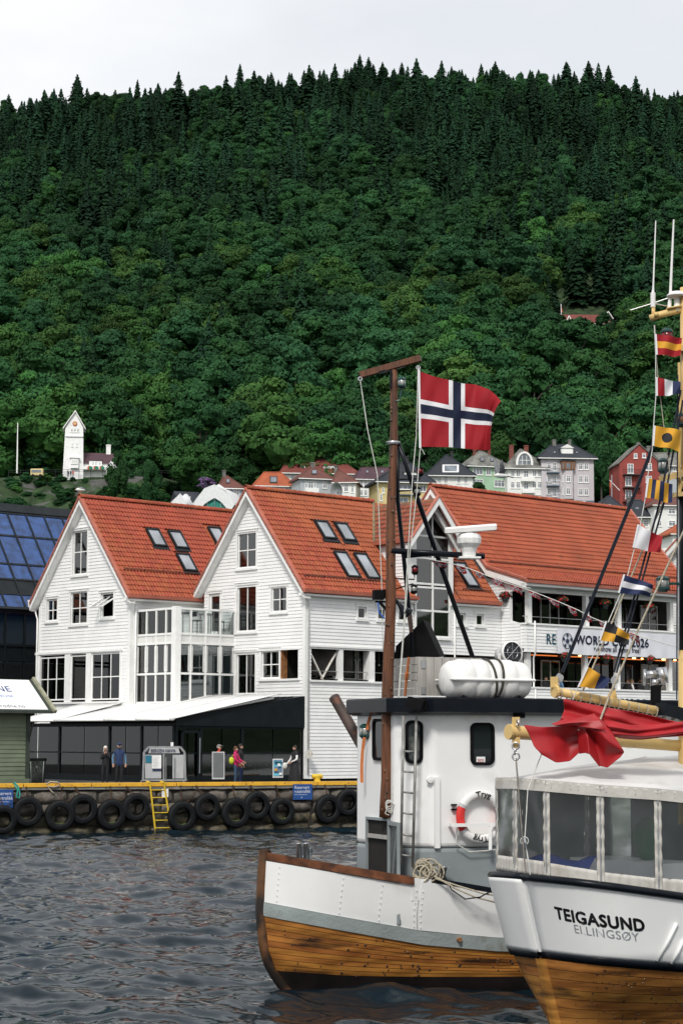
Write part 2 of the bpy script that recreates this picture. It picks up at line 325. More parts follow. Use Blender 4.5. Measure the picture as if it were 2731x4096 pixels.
def build_hill():
    ys = list(np.linspace(60, 460, 18))+list(np.linspace(464, 570, 54))+list(np.linspace(580, 1700, 70)); xs = np.linspace(-1, 1, 90)
    g = []
    for y in ys:
        row = []
        for x in xs:
            X = x*(max(90, y*.42)); z = hill(X, y)
            if 484 < y < 506 and X/y < -.05: z += random.uniform(-1.2, 1.2)
            row.append((X, y+(random.uniform(-.9, .9) if 484 < y < 506 else 0), z))
        g.append(row)
    MB().surf(g).build('hillside', 'hill_ground', kind='structure')
def hill_mat():
    mat('hill_ground', (.026, .050, .018), .95, .5, .35, bump=1, bscale=1.5)
    m = MT['hill_ground']; nt = m.node_tree; N = nt.nodes; L = nt.links; b = N['Principled BSDF']
    old = b.inputs['Base Color'].links[0].from_socket
    ge = N.new('ShaderNodeNewGeometry'); sp = N.new('ShaderNodeSeparateXYZ'); L.new(ge.outputs['True Normal'], sp.inputs[0])
    nz = N.new('ShaderNodeTexNoise'); nz.inputs['Scale'].default_value = .25; nz.inputs['Detail'].default_value = 6; tc = N.new('ShaderNodeTexCoord'); L.new(tc.outputs['Object'], nz.inputs[0])
    ad = N.new('ShaderNodeMath'); ad.operation = 'SUBTRACT'; L.new(nz.outputs[0], ad.inputs[0]); L.new(sp.outputs['Z'], ad.inputs[1])
    mr = N.new('ShaderNodeMapRange'); mr.inputs['From Min'].default_value = -.03; mr.inputs['From Max'].default_value = .08; L.new(ad.outputs[0], mr.inputs[0])
    mx = N.new('ShaderNodeMix'); mx.data_type = 'RGBA'; L.new(mr.outputs[0], mx.inputs[0]); L.new(old, mx.inputs[6]); mx.inputs[7].default_value = (.10, .10, .095, 1); L.new(mx.outputs[2], b.inputs['Base Color'])
hill_mat(); build_hill()
# the wooded shore across the harbour, behind the viewer: it is what windows on this side mirror
g = [[((330, 385, 440, 500)[k]*math.cos(R(a)), (330, 385, 440, 500)[k]*math.sin(R(a)), (1, 13, 28, 40)[k]*(1+.25*math.sin(a*.13+k)+.15*math.sin(a*.41+2*k))) for a in range(163, 378, 3)] for k in range(4)]
MB().surf(g).build('opposite_hillside', 'hill_ground', kind='structure')
def build_water():
    m = mat('sea_water', (.005, .013, .019), .03, .1, 1, spec=.30); b = m.node_tree.nodes['Principled BSDF']; b.inputs['IOR'].default_value = 1.33
    nt = m.node_tree; N = nt.nodes; L = nt.links; tc = N.new('ShaderNodeTexCoord'); mp = N.new('ShaderNodeMapping'); mp.inputs['Scale'].default_value = (1, 1.6, 1); L.new(tc.outputs['Object'], mp.inputs[0])
    n1 = N.new('ShaderNodeTexNoise'); n1.inputs['Scale'].default_value = 8; n1.inputs['Detail'].default_value = 4; L.new(mp.outputs[0], n1.inputs[0])
    bp = N.new('ShaderNodeBump'); bp.inputs['Strength'].default_value = .22; bp.inputs['Distance'].default_value = .02; L.new(n1.outputs[0], bp.inputs['Height']); L.new(bp.outputs[0], b.inputs['Normal'])
    nr, nc = 860, 500
    ys = 14*(115/14.)**np.linspace(0, 1, nr); u = np.linspace(-1, 1, nc)
    Y = np.repeat(ys[:, None], nc, 1); X = u[None, :]*(Y*.21+2.5)
    Z = np.zeros_like(X); r = np.random.default_rng(3)
    wd = R(250)
    for i in range(46):
        lam = .18*1.082**i*(.9+.2*r.random()); k = 2*math.pi/lam; a = wd+r.normal(0, .48)
        amp = .0100*lam*min(1, (1.3/lam)**.8); ph = r.random()*6.28
        s = np.sin(k*(X*math.cos(a)+Y*math.sin(a))+ph); fade = np.clip(lam/(Y*.0065)-.4, 0, 1)
        Z += amp*fade*(s+.35*(s*s-.5))
    P = np.stack([X, Y, Z], -1).reshape(-1, 3)
    i = np.arange(nr-1)[:, None]*nc+np.arange(nc-1)[None, :]; i = i.reshape(-1)
    Fc = np.stack([i, i+1, i+nc+1, i+nc], 1)
    me = bpy.data.meshes.new('water'); me.vertices.add(len(P)); me.vertices.foreach_set('co', P.astype(np.float32).reshape(-1))
    me.loops.add(Fc.size); me.loops.foreach_set('vertex_index', Fc.reshape(-1).astype(np.int32)); me.polygons.add(len(Fc))
    me.polygons.foreach_set('loop_start', np.arange(0, Fc.size, 4, dtype=np.int32)); me.polygons.foreach_set('use_smooth', np.ones(len(Fc), dtype=bool))
    me.materials.append(m); me.update(); me.validate(); o = bpy.data.objects.new('water', me); COL.objects.link(o); T(o, kind='structure')
    MB().add([(-3000, -1500, -.35), (3000, -1500, -.35), (3000, 62, -.35), (-3000, 62, -.35)], [(0, 1, 2, 3)]).build('open_water', 'sea_water', kind='structure')
build_water()
# ================================================================ quay
ZQ = 1.88
Q0 = atz(0, 3135, 2.03); Q1 = atz(1240, 3127, 2.03)
QD = V((Q1.x-Q0.x, Q1.y-Q0.y, 0)).normalized(); QN = V((QD.y, -QD.x, 0)); Q0 = V((Q0.x, Q0.y, 0))
def Q(u, o, z): p = Q0+QD*u+QN*o; return V((p.x, p.y, z))     # along the edge, towards the water, height
def qpx(px, py, o=0.):                                         # point of the quay face seen at a pixel -> (u, z)
    p = atp(px, py, Q(0, o, 0), QN); return (p-Q0).dot(QD), p.z
g = MB().prism([Q(-40, -.35, ZQ), Q(60, -.35, ZQ), Q(60, -60, ZQ), Q(-40, -60, ZQ)], (0, 0, -.3)); g.build('quay_pavement', 'asphalt', kind='structure')
qw = MB().prism([Q(-40, -.1, -1.5), Q(60, -.1, -1.5), Q(60, -.8, -1.5), Q(-40, -.8, -1.5)], (0, 0, 3.34)).build('quay_wall', 'mortar'); T(qw, 'old stone quay wall hung with tyres, rising from the dark harbour water', 'quay wall')
def stone_mesh(u0, u1, z0, z1, d):
    j = lambda s: random.uniform(-s, s); mb = MB(); g_ = []
    nu, nz_ = 4, 4
    for a in range(nz_+1):
        row = []
        for b in range(nu+1):
            e = (a in (0, nz_)) or (b in (0, nu)); o = -.13 if e else d+j(.022)
            cu = .12 if e and (a in (0, nz_)) and (b in (0, nu)) else 0
            u = lerp(u0, u1, b/nu)+(j(.02) if not e else 0); z = lerp(z0, z1, a/nz_)+(j(.02) if not e else 0)
            u += (.5-b/nu)*.12*(1-abs(a/nz_-.5)*-.3)*(0 if not e else .5)*cu*4
            row.append(Q(u, o if not e else -.12, z))
        g_.append(row)
    ring = []
    # face ring just inside the edge stands proud, so that joints are recessed
    mb.surf(g_); return mb
z = -.25; rows = [.50, .48, .46, .52, .40]
stones = []
for ri, h in enumerate(rows):
    u = -4+random.uniform(-.5, 0); z1 = min(z+h, 1.78)
    while u < 24:
        w_ = random.uniform(.6, 1.7); stones.append((u+.012, u+w_-.012, z+.012+random.uniform(-.01, .01), z1-.012, random.uniform(-.02, .07)+(.08 if ri == 0 else 0), ri)); u += w_
    z = z1
for s_ in stones: stone_mesh(*s_[:5]).build('stone', 'wet_stone' if s_[5] < 2 else 'quay_stone', qw, True)
cope = MB()
for k in range(24):
    u = -5+k*1.9; cope.hexa([Q(u, -.6, 1.80), Q(u+1.86, -.6, 1.80), Q(u+1.86, .03, 1.80), Q(u, .03, 1.80), Q(u, -.6, ZQ), Q(u+1.86, -.6, ZQ), Q(u+1.86, .03, ZQ), Q(u, .03, ZQ)])
    MB().hexa([Q(u, -.6, 1.76), Q(u+1.86, -.6, 1.76), Q(u+1.86, .02, 1.76), Q(u, .02, 1.76), Q(u, -.6, ZQ+.004), Q(u+1.86, -.6, ZQ+.004), Q(u+1.86, .02, ZQ+.004), Q(u, .02, ZQ+.004)]).build('coping_stone', 'concrete', qw)
# ================================================================ trees
def stand_tint(name):
    # whole stands of the wood differ in leaf colour
    m = MT[name]; nt = m.node_tree; N = nt.nodes; L = nt.links; b = N['Principled BSDF']; old = b.inputs['Base Color'].links[0].from_socket
    oi = N.new('ShaderNodeObjectInfo'); nz = N.new('ShaderNodeTexNoise'); nz.inputs['Scale'].default_value = .016; nz.inputs['Detail'].default_value = 3; L.new(oi.outputs['Location'], nz.inputs[0])
    mr = N.new('ShaderNodeMapRange'); mr.inputs['From Min'].default_value = .35; mr.inputs['From Max'].default_value = .65; mr.inputs['To Min'].default_value = .68; mr.inputs['To Max'].default_value = 1.35; L.new(nz.outputs[0], mr.inputs[0])
    hs = N.new('ShaderNodeHueSaturation'); hs.inputs['Saturation'].default_value = 1.08; L.new(mr.outputs[0], hs.inputs['Value']); L.new(old, hs.inputs['Color']); L.new(hs.outputs[0], b.inputs['Base Color'])
for nm in ('leaf_green', 'leaf_light', 'spruce_green'): stand_tint(nm)
def broad_crown(seed, H=13., W=11., leaves=2600, lift=.18):
    r = np.random.default_rng(seed); nl = 30
    cs = []
    for i in range(nl):
        z = r.random(); rad = math.sin(math.pi*min(1, (z*.86+.12)))**.7; a = r.random()*6.283; d = rad*(.35+.65*r.random()**.5)
        cs.append((d*W*.36*math.cos(a), d*W*.36*math.sin(a), H*(lift+(.92-lift)*z), W*(.15+.12*r.random())*(1.15-.45*z)))
    cs = np.array(cs); p = r.integers(0, nl, leaves)
    d = r.normal(size=(leaves, 3)); d[:, 2] = np.abs(d[:, 2])*.9+d[:, 2]*.35; d /= np.linalg.norm(d, axis=1)[:, None]
    rad = cs[p, 3]*(1-.3*r.random(leaves)**2); C = cs[p, :3]+d*rad[:, None]*np.array([1, 1, .8])
    n = d+r.normal(size=(leaves, 3))*.42; n /= np.linalg.norm(n, axis=1)[:, None]
    Pq, Fq = leaf_quads(r, C, n, .17, .38); core = MB()
    for c in cs: core.ball(c[:3], (c[3]*.68, c[3]*.68, c[3]*.52), 9, 6)
    cv = np.array(core.v)+r.normal(size=(len(core.v), 3))*.24
    return np.concatenate([Pq, cv]), [tuple(f) for f in Fq]+[tuple(i+len(Pq) for i in f) for f in core.f]
def leaf_quads(r, C, n, s0, s1):
    k = len(C); t = np.cross(n, r.normal(size=(k, 3))); t /= np.linalg.norm(t, axis=1)[:, None]; b = np.cross(n, t)
    s = (s0+(s1-s0)*r.random(k))[:, None]; e = .55+.35*r.random(k)[:, None]
    P = np.stack([C-t*s, C-b*s*e-n*s*.15, C+t*s, C+b*s*e-n*s*.15], 1).reshape(-1, 3)
    return P, np.arange(4*k).reshape(-1, 4)
def spruce_crown(seed, H=20., W=6., layers=24):
    r = np.random.default_rng(seed); vs = []; fs = []
    for i in range(layers):
        f = i/(layers-1); z = H*(.10+.88*f); L_ = W/2*(1-f)**.75*(.75+.45*r.random())+.22; nb = int(13-5*f)
        for b in range(nb):
            a = 6.283*(b+r.random()*.8)/nb+i*.7; l = L_*(.65+.5*r.random()); dr = l*(.30+.25*r.random()); wd = .34+l*.26
            dx, dy = math.cos(a), math.sin(a); px, py = -dy, dx; n0 = len(vs); z0 = z+r.normal()*.2
            pts = [(0, 0, z0)]; m = 3
            for q in range(1, m+1):
                t = q/m; ww = wd*(1.15-t)*(1 if q < m else .15); zz = z0-dr*t*t*.9+(.12*l*t if f > .6 else 0)
                pts += [(dx*l*t+px*ww, dy*l*t+py*ww, zz-.22*ww-r.random()*.18), (dx*l*t-px*ww, dy*l*t-py*ww, zz-.22*ww-r.random()*.18)]
                pts += [(dx*l*(t-.1), dy*l*(t-.1), zz+.06)]
            vs += pts
            fs += [(n0, n0+1, n0+3), (n0, n0+3, n0+2)]
            for q in range(m-1):
                A = n0+1+3*q; B = A+3
                fs += [(A, B, B+2, A+2), (A+2, B+2, B+1, A+1)]
            # hanging twigs
            for q in range(2):
                t = .45+.5*r.random(); cx, cy = dx*l*t, dy*l*t; zz = z0-dr*t*t; n1 = len(vs); s = .25+.3*r.random(); ww = wd*.8
                vs += [(cx+px*ww, cy+py*ww, zz), (cx-px*ww, cy-py*ww, zz), (cx+dx*.2, cy+dy*.2, zz-s-.25)]; fs.append((n1, n1+1, n1+2))
    n0 = len(vs); vs += [(0, 0, H*1.03), (.14, 0, H*.93), (-.07, .12, H*.93), (-.07, -.12, H*.93)]; fs += [(n0, n0+1, n0+2), (n0, n0+2, n0+3), (n0, n0+3, n0+1)]
    return vs, fs
def raw_mesh(name, vs, fs, m, smooth=False):
    me = bpy.data.meshes.new(name); me.from_pydata([tuple(map(float, v)) for v in vs], [], [tuple(map(int, f)) for f in fs]); me.materials.append(MT[m]); me.update(); return me
def trunk_mesh(name, h, r0, seed, m='bark', limbs=5):
    rr = random.Random(seed); mb = MB(); pts = [(rr.uniform(-.2, .2)*k/5, rr.uniform(-.2, .2)*k/5, h*k/5-.8) for k in range(6)]
    mb.tube(pts, [r0*(1-.15*k) for k in range(6)], 6)
    for i in range(limbs):
        a = 6.28*i/max(1, limbs)+rr.random(); z = h*(.45+.1*i); l = h*.28
        mb.tube([(0, 0, z-.8), (math.cos(a)*l*.5, math.sin(a)*l*.5, z+l*.25), (math.cos(a)*l, math.sin(a)*l, z+l*.6)], [r0*.5, r0*.35, r0*.15], 5)
    return mb.mesh(name, m)
CROWN = []   # (crown mesh, trunk mesh, height, width, conifer)
for i, (h, w_, n_, m_) in enumerate([(13, 11, 6000, 'leaf_green'), (15, 12, 6600, 'leaf_green'), (12, 12, 6000, 'leaf_green'), (16, 10, 6000, 'leaf_green'), (13, 12, 6200, 'leaf_light'), (11, 9, 5000, 'leaf_light')]):
    CROWN.append((raw_mesh('crown', *broad_crown(10+i, h, w_, n_), m_), trunk_mesh('trunk', h*.72, .32, i), h, w_, False))
for i, (h, w_, l_) in enumerate([(20, 8.4, 24), (23, 9, 26), (17, 8, 20), (25, 8.2, 28), (19, 6.5, 22)]):
    CROWN.append((raw_mesh('crown', *spruce_crown(30+i, h, w_, l_), 'spruce_green'), trunk_mesh('trunk', h*.95, .26, 50+i, 'bark', 0), h, w_, True))
NB = 6
def tree(kind, loc, sxy, sz, rz, label, group, name=None, cat='tree'):
    cm, tm, h, w_, con = CROWN[kind]
    e = empty(name or ('spruce_tree' if con else 'broadleaf_tree'), loc, label, cat, group)
    for nm, me in (('trunk', tm), ('crown', cm)):
        o = bpy.data.objects.new(nm, me); COL.objects.link(o); o.parent = e; o.scale = (sxy, sxy, sz); o.rotation_euler = (0, 0, rz)
    return e
def plant_forest():
    r = random.Random(5); cand = []; Y = 514.
    while Y < 1215:
        step = 8.3+(Y-566)*.0002
        X = -.195*Y-10
        while X < .195*Y+10:
            x, y = X+r.uniform(-.42, .42)*step, Y+r.uniform(-.42, .42)*step
            h = (y-530)/620
            if (x/y < -.072 and y < 538) or (abs(x/y-.1245) < .016 and 672 < y < 709): X += step; continue
            n = math.sin(x*.035+y*.011+2)+math.sin(x*.017-y*.027)+.6*math.sin(x*.09+y*.07)
            right = x/y > .03
            p = interp(h, [0, .12, .3, .5, .75, .95, 1.0], [.04, .08, .24, .58, .78, .78, .66])+.28*n*.5+(.16 if right and .3 < h < .85 else 0)
            con = r.random() < p
            kind = (NB+r.randrange(5)) if con else r.choice([0, 0, 1, 1, 2, 2, 3, 3, 4, 5] if h > .32 else [0, 1, 2, 3, 4, 5, 4])
            s = r.uniform(.8, 1.45)*(interp(h, [0, .35, .8], [1.35, 1.25, 1.0]) if not con else r.uniform(.7, 1.15))
            if not con and h < .12: s *= 1.12
            if h > .85: s *= (lerp(.35, 1.0, .5+.5*math.sin(x*.071+1)*math.sin(x*.026+.5))*r.uniform(.55, 1.2) if con else .7)
            if abs(x/y-.1245) < .020 and 612 < y < 673: s *= .42
            cand.append((x, y, kind, s*r.uniform(.85, 1.15)*(1.25 if con and h > .8 else 1), s*(.85 if con and h > .85 else 1), r.random()*6.28)); X += step
        Y += step*.9
    inv = [c for c in cand if abs(c[0]/c[1]) < .176]
    br = sorted([c for c in inv if c[2] < NB], key=lambda c: c[1])[:260]
    co = sorted([c for c in inv if c[2] >= NB], key=lambda c: c[1])
    crest = sorted([c for c in co if c[1] > 1080], key=lambda c: -(hill(c[0], c[1])+20*c[4])/c[1])[:90]
    chosen = set(map(id, br+co[:110]+crest))
    for c in cand:
        if id(c) not in chosen: continue
        x, y, k, sx, sz, rz = c; con = k >= NB
        if con: lab, grp = ('dark spruce standing along the ridge against the sky', 'spruces on the ridge') if y > 1080 else ('dark green spruce among the trees of the wooded hillside', 'spruces on the hillside')
        else: lab, grp = ('bright yellow-green broadleaf tree on the wooded hillside', 'light broadleaf trees on the hillside') if k >= 4 else ('rounded green broadleaf tree on the lower wooded hillside', 'broadleaf trees on the hillside')
        tree(k, (x, y, hill(x, y)-.6), sx, sz, rz, lab, grp)
    rest = [c for c in cand if id(c) not in chosen]
    me = bpy.data.meshes.new('forest'); me.from_pydata([(c[0], c[1], hill(c[0], c[1])-.6) for c in rest], [], [])
    for nm, ty, vals in (('kind_id', 'INT', [c[2] for c in rest]),):
        a = me.attributes.new(nm, ty, 'POINT'); a.data.foreach_set('value', vals)
    a = me.attributes.new('scl', 'FLOAT_VECTOR', 'POINT'); a.data.foreach_set('vector', [q for c in rest for q in (c[3], c[3], c[4])])
    a = me.attributes.new('rot', 'FLOAT_VECTOR', 'POINT'); a.data.foreach_set('vector', [q for c in rest for q in (0, 0, c[5])])
    o = bpy.data.objects.new('forest', me); COL.objects.link(o); T(o, 'dense dark mixed forest covering the upper hillside', 'forest', kind='stuff')
    firsts = {}
    for ob in COL.objects:
        if ob.name.startswith('crown') and ob.data not in [CROWN[k][0] for k in firsts]:
            for k in range(len(CROWN)):
                if ob.data == CROWN[k][0]: firsts[k] = ob
    ng = bpy.data.node_groups.new('forest', 'GeometryNodeTree'); ng.interface.new_socket('Geometry', in_out='INPUT', socket_type='NodeSocketGeometry'); ng.interface.new_socket('Geometry', in_out='OUTPUT', socket_type='NodeSocketGeometry')
    N = ng.nodes; L = ng.links; gi = N.new('NodeGroupInput'); go = N.new('NodeGroupOutput'); jn = N.new('GeometryNodeJoinGeometry')
    def attr(nm, dt):
        a = N.new('GeometryNodeInputNamedAttribute'); a.data_type = dt; a.inputs[0].default_value = nm; return a.outputs[0]
    ki, scl, rot = attr('kind_id', 'INT'), attr('scl', 'FLOAT_VECTOR'), attr('rot', 'FLOAT_VECTOR')
    for k, ob in firsts.items():
        oi = N.new('GeometryNodeObjectInfo'); oi.inputs['Object'].default_value = ob; oi.inputs['As Instance'].default_value = False; oi.transform_space = 'ORIGINAL'
        cp = N.new('FunctionNodeCompare'); cp.data_type = 'INT'; cp.operation = 'EQUAL'; L.new(ki, cp.inputs[2]); cp.inputs[3].default_value = k
        ip = N.new('GeometryNodeInstanceOnPoints'); L.new(gi.outputs[0], ip.inputs['Points']); L.new(cp.outputs[0], ip.inputs['Selection']); L.new(oi.outputs['Geometry'], ip.inputs['Instance'])
        er = N.new('FunctionNodeEulerToRotation'); L.new(rot, er.inputs[0]); L.new(er.outputs[0], ip.inputs['Rotation']); L.new(scl, ip.inputs['Scale']); L.new(ip.outputs[0], jn.inputs[0])
    L.new(jn.outputs[0], go.inputs[0])
    md = o.modifiers.new('trees', 'NODES'); md.node_group = ng
    print('TREES', len(cand), len(chosen))
plant_forest()
# ================================================================ the white wharf houses
PHI = R(48.47); GV = V((math.cos(PHI), -math.sin(PHI), 0)); SV = V((math.sin(PHI), math.cos(PHI), 0)); O2 = V((-1.798, 94.5, 0))
def P(v, t, z): p = O2+GV*v+SV*t; return V((p.x, p.y, z))
def vz(px, py, t): p = atp(px, py, P(0, t, 0), SV)-O2; return p.dot(GV), p.z
def tz(px, py, v): p = atp(px, py, P(v, 0, 0), GV)-O2; return p.dot(SV), p.z
def gpos(t): return lambda u, z, o: P(u, t-o, z)
def spos(v): return lambda u, z, o: P(v+o, u, z)
def bx(mb, pos, u0, u1, z0, z1, o0, o1, m=0):
    return mb.hexa([pos(u0, z0, o1), pos(u1, z0, o1), pos(u1, z0, o0), pos(u0, z0, o0), pos(u0, z1, o1), pos(u1, z1, o1), pos(u1, z1, o0), pos(u0, z1, o0)], m)
def gbox(x0, y0, x1, y1, t): return vz(x0, (y0+y1)/2, t)[0], vz(x1, (y0+y1)/2, t)[0], vz((x0+x1)/2, y1, t)[1], vz((x0+x1)/2, y0, t)[1]
def sbox(x0, y0, x1, y1, v): return tz(x0, (y0+y1)/2, v)[0], tz(x1, (y0+y1)/2, v)[0], tz((x0+x1)/2, y1, v)[1], tz((x0+x1)/2, y0, v)[1]
def boarding(parent, pos, z0, z1, prof, holes, bh=.167, m='white_paint', bname='board', wname='wall', each=True):
    wall = MB(); pieces = []; z = z0
    while z < z1-.02:
        za, zb = z, min(z+bh, z1); zm = (za+zb)/2; r = prof(zm)
        if r is None: z = zb; continue
        segs = [r]
        for (a, b, c, d) in holes:
            if c < zm < d:
                ns = []
                for (p, q) in segs:
                    if b <= p or a >= q: ns.append((p, q))
                    else:
                        if a > p: ns.append((p, a))
                        if b < q: ns.append((b, q))
                segs = ns
        for (p, q) in segs:
            if q-p < .03: continue
            e0, e1 = prof(za) or r, prof(zb) or r
            pa = e0[0] if p == r[0] else p; pb = e1[0] if p == r[0] else p; qa = e0[1] if q == r[1] else q; qb = e1[1] if q == r[1] else q
            wall.hexa([pos(pa, za, -.01), pos(qa, za, -.01), pos(qa, za, -.14), pos(pa, za, -.14), pos(pb, zb, -.01), pos(qb, zb, -.01), pos(qb, zb, -.14), pos(pb, zb, -.14)])
            j = random.uniform(0, .006)
            pieces.append([pos(pa, za-.012, .034+j), pos(qa, za-.012, .034+j), pos(qa, za-.012, 0), pos(pa, za-.012, 0), pos(pb, zb, .010), pos(qb, zb, .010), pos(qb, zb, 0), pos(pb, zb, 0)])
        z = zb
    w_ = wall.build(wname, m, parent)
    if each:
        for p in pieces: MB().hexa(p).build(bname, m, w_)
    else:
        mb = MB()
        for p in pieces: mb.hexa(p)
        mb.build('far_boards', m, w_, kind='stuff')
    return w_
def window(parent, pos, u0, u1, z0, z1, nx=2, nz=2, fr=.07, mu=.05, m='white_trim', g='window_glass', casing=True, name='window', back=.10, zs=None, curtain=0, pane='pane'):
    mb = MB(); o0, o1 = -back, -.02
    bx(mb, pos, u0, u0+fr, z0, z1, o0, o1); bx(mb, pos, u1-fr, u1, z0, z1, o0, o1); bx(mb, pos, u0+fr, u1-fr, z0, z0+fr, o0, o1); bx(mb, pos, u0+fr, u1-fr, z1-fr, z1, o0, o1)
    us = [lerp(u0+fr, u1-fr, i/nx) for i in range(nx+1)]; zz = zs or [lerp(z0+fr, z1-fr, i/nz) for i in range(nz+1)]
    for u in us[1:-1]: bx(mb, pos, u-mu/2, u+mu/2, z0+fr, z1-fr, o0+.01, o1-.003)
    for z in zz[1:-1]: bx(mb, pos, u0+fr, u1-fr, z-mu/2, z+mu/2, o0+.01, o1-.006)
    w_ = mb.build(name, m, parent)
    for i in range(nx):
        for j in range(len(zz)-1):
            q = MB(); bx(q, pos, us[i]+.012, us[i+1]-.012, zz[j]+.012, zz[j+1]-.012, o0+.035, o0+.045); q.build(pane, g, w_)
    if casing:
        c = MB(); cw = .11
        bx(c, pos, u0-cw, u0, z0-.02, z1+.02, -.02, .055); bx(c, pos, u1, u1+cw, z0-.02, z1+.02, -.02, .055)
        bx(c, pos, u0-cw-.04, u1+cw+.04, z1+.02, z1+.13, -.02, .075); bx(c, pos, u0-cw-.03, u1+cw+.03, z0-.12, z0-.02, -.02, .11)
        bx(c, pos, u0-cw-.07, u1+cw+.07, z1+.13, z1+.165, -.02, .11); c.build('casing', m, w_)
    if curtain:
        c = MB(); n = 9
        for (a, b) in ([(u0, lerp(u0, u1, .34)), (lerp(u0, u1, .66), u1)] if curtain == 1 else [(u0+.03, u1-.03)]):
            c.surf([[pos(lerp(a, b, k/n), z_, o0-.12-.03*(k % 2)) for k in range(n+1)] for z_ in (z0, z1)])
        c.build('curtain', 'curtain', w_)
    return w_
# ---- pantiles
def tile_verts():
    prof = [(0, .004), (.035, .046), (.08, .062), (.12, .038), (.155, .006), (.205, .0)]
    L_ = .41; vs = []; fs = []; n = len(prof)
    for y, dz in ((0, .050), (L_, 0.)):
        for x, z in prof: vs.append((x, y, z+dz))
    for x, z in prof: vs.append((x, 0, z+.050-.040))
    fs = [(i, i+1, n+i+1, n+i) for i in range(n-1)]+[(2*n+i, 2*n+i+1, i+1, i) for i in range(n-1)]
    return np.array(vs), fs
TV, TF = tile_verts()
def tile_mesh(m):
    me = bpy.data.meshes.new('tile'); me.from_pydata([tuple(v) for v in TV], [], TF); me.materials.append(MT[m]); me.update(); return me
TILEM = {m: tile_mesh(m) for m in ('roof_tile', 'old_tile')}
def tiling(roof, O, U, S, nu, ns, skip=None, m='roof_tile', single=300, du=.2, ds=.335):
    """U along the eave, S up the slope"""
    U, S = U.normalized(), S.normalized(); Nn = U.cross(S)
    if Nn.z < 0: O = O+U*(nu*du); U = -U; Nn = -Nn
    cand = []
    for j in range(ns):
        for i in range(nu):
            c = O+U*((i+.5)*du)+S*((j+.5)*ds)
            if skip and skip(c): continue
            px, py = proj(c); cand.append((0 if (-20 < px < 2751) else 1, (c-CAM).length, i, j))
    cand.sort(); vis = cand[:single]; rest = cand[single:]
    def M_(i, j):
        o = O+U*(i*du)+S*(j*ds)+Nn*(.012+random.uniform(0, .012))
        a = random.gauss(0, .012); u = (U+S*a).normalized(); s = (S-U*a).normalized()
        return Matrix(((u.x, s.x, Nn.x, o.x), (u.y, s.y, Nn.y, o.y), (u.z, s.z, Nn.z, o.z), (0, 0, 0, 1)))
    for _, _, i, j in vis:
        o = bpy.data.objects.new('tile', TILEM[m]); COL.objects.link(o); o.matrix_basis = M_(i, j); o.parent = roof
    if rest:
        vs = []; fs = []; n = len(TV)
        for k, (_, _, i, j) in enumerate(rest):
            A = np.array(M_(i, j)); vs.append(TV@A[:3, :3].T+A[:3, 3]); fs += [tuple(q+k*n for q in f) for f in TF]
        me = bpy.data.meshes.new('tile_field'); me.from_pydata([tuple(v) for v in np.concatenate(vs)], [], fs); me.materials.append(MT[m]); me.update()
        o = bpy.data.objects.new('tile_field', me); COL.objects.link(o); o.parent = roof; o['kind'] = 'stuff'
def slopes(parent, prof, t0, t1, m='roof_tile', th=.16, name='roof'):
    """roof body: prof = [(v,z)...] along the top surface, from right eave over the ridge to left eave"""
    mb = MB(); n = len(prof)
    for k in range(n-1):
        (va, za), (vb, zb) = prof[k], prof[k+1]
        mb.prism([P(va, t0, za), P(va, t1, za), P(vb, t1, zb), P(vb, t0, zb)], (0, 0, -th))
    return mb.build(name, m, parent)
def bargeboards(parent, prof, t, h=.36, w_=.10, verge=True, m='white_trim'):
    for k in range(len(prof)-1):
        (va, za), (vb, zb) = prof[k], prof[k+1]
        MB().prism([P(va, t-w_, za), P(vb, t-w_, zb), P(vb, t-w_, zb-h), P(va, t-w_, za-h)], SV*w_).build('bargeboard', m, parent)
        MB().prism([P(va, t, za-h+.02), P(vb, t, zb-h+.02), P(vb, t, zb-h-.03), P(va, t, za-h-.03)], SV*.36).build('soffit', m, parent)
        if verge: MB().prism([P(va, t-w_-.03, za+.10), P(vb, t-w_-.03, zb+.10), P(vb, t-w_-.03, zb-.03), P(va, t-w_-.03, za-.03)], SV*.20).build('verge_flashing', 'copper_trim', parent)
def skylight(roof, O, U, S, u0, u1, s0, s1):
    U, S = U.normalized(), S.normalized(); Nn = U.cross(S); Nn = Nn if Nn.z > 0 else -Nn
    q = lambda u, s, n: O+U*u+S*s+Nn*n
    def b(mb, a, c, d, e, n0, n1): mb.hexa([q(a, d, n0), q(c, d, n0), q(c, e, n0), q(a, e, n0), q(a, d, n1), q(c, d, n1), q(c, e, n1), q(a, e, n1)])
    mb = MB(); f = .09; b(mb, u0, u1, s0, s0+f, -.02, .14); b(mb, u0, u1, s1-f, s1, -.02, .16); b(mb, u0, u0+f, s0+f, s1-f, -.02, .14); b(mb, u1-f, u1, s0+f, s1-f, -.02, .14)
    b(mb, u0-.12, u1+.12, s0-.22, s0-.005, .03, .075)
    w_ = mb.build('skylight', 'dark_tin', roof); p = MB(); b(p, u0+f, u1-f, s0+f, s1-f, .09, .10); p.build('pane', 'skylight_glass', w_)
def ridge_tiles(roof, a, b, m='roof_tile'):
    a, b = V(a), V(b); n = int((b-a).length/.38); d = (b-a)/n; side = V((d.y, -d.x, 0)).normalized()
    for k in range(n):
        p = a+d*k; g_ = []
        for q, r_ in ((p-d*.04, .15), (p+d*1.0, .125)): g_.append([q+side*r_*math.cos(x)+V((0, 0, r_*math.sin(x)+.02)) for x in np.linspace(-.2, math.pi+.2, 8)])
        solid(MB().surf(g_).build('ridge_tile', m, roof), .02)
def slope_uv(px, py, O, U, S):
    Nn = U.cross(S); p = atp(px, py, O, Nn)-O; return p.dot(U.normalized()), p.dot(S.normalized())
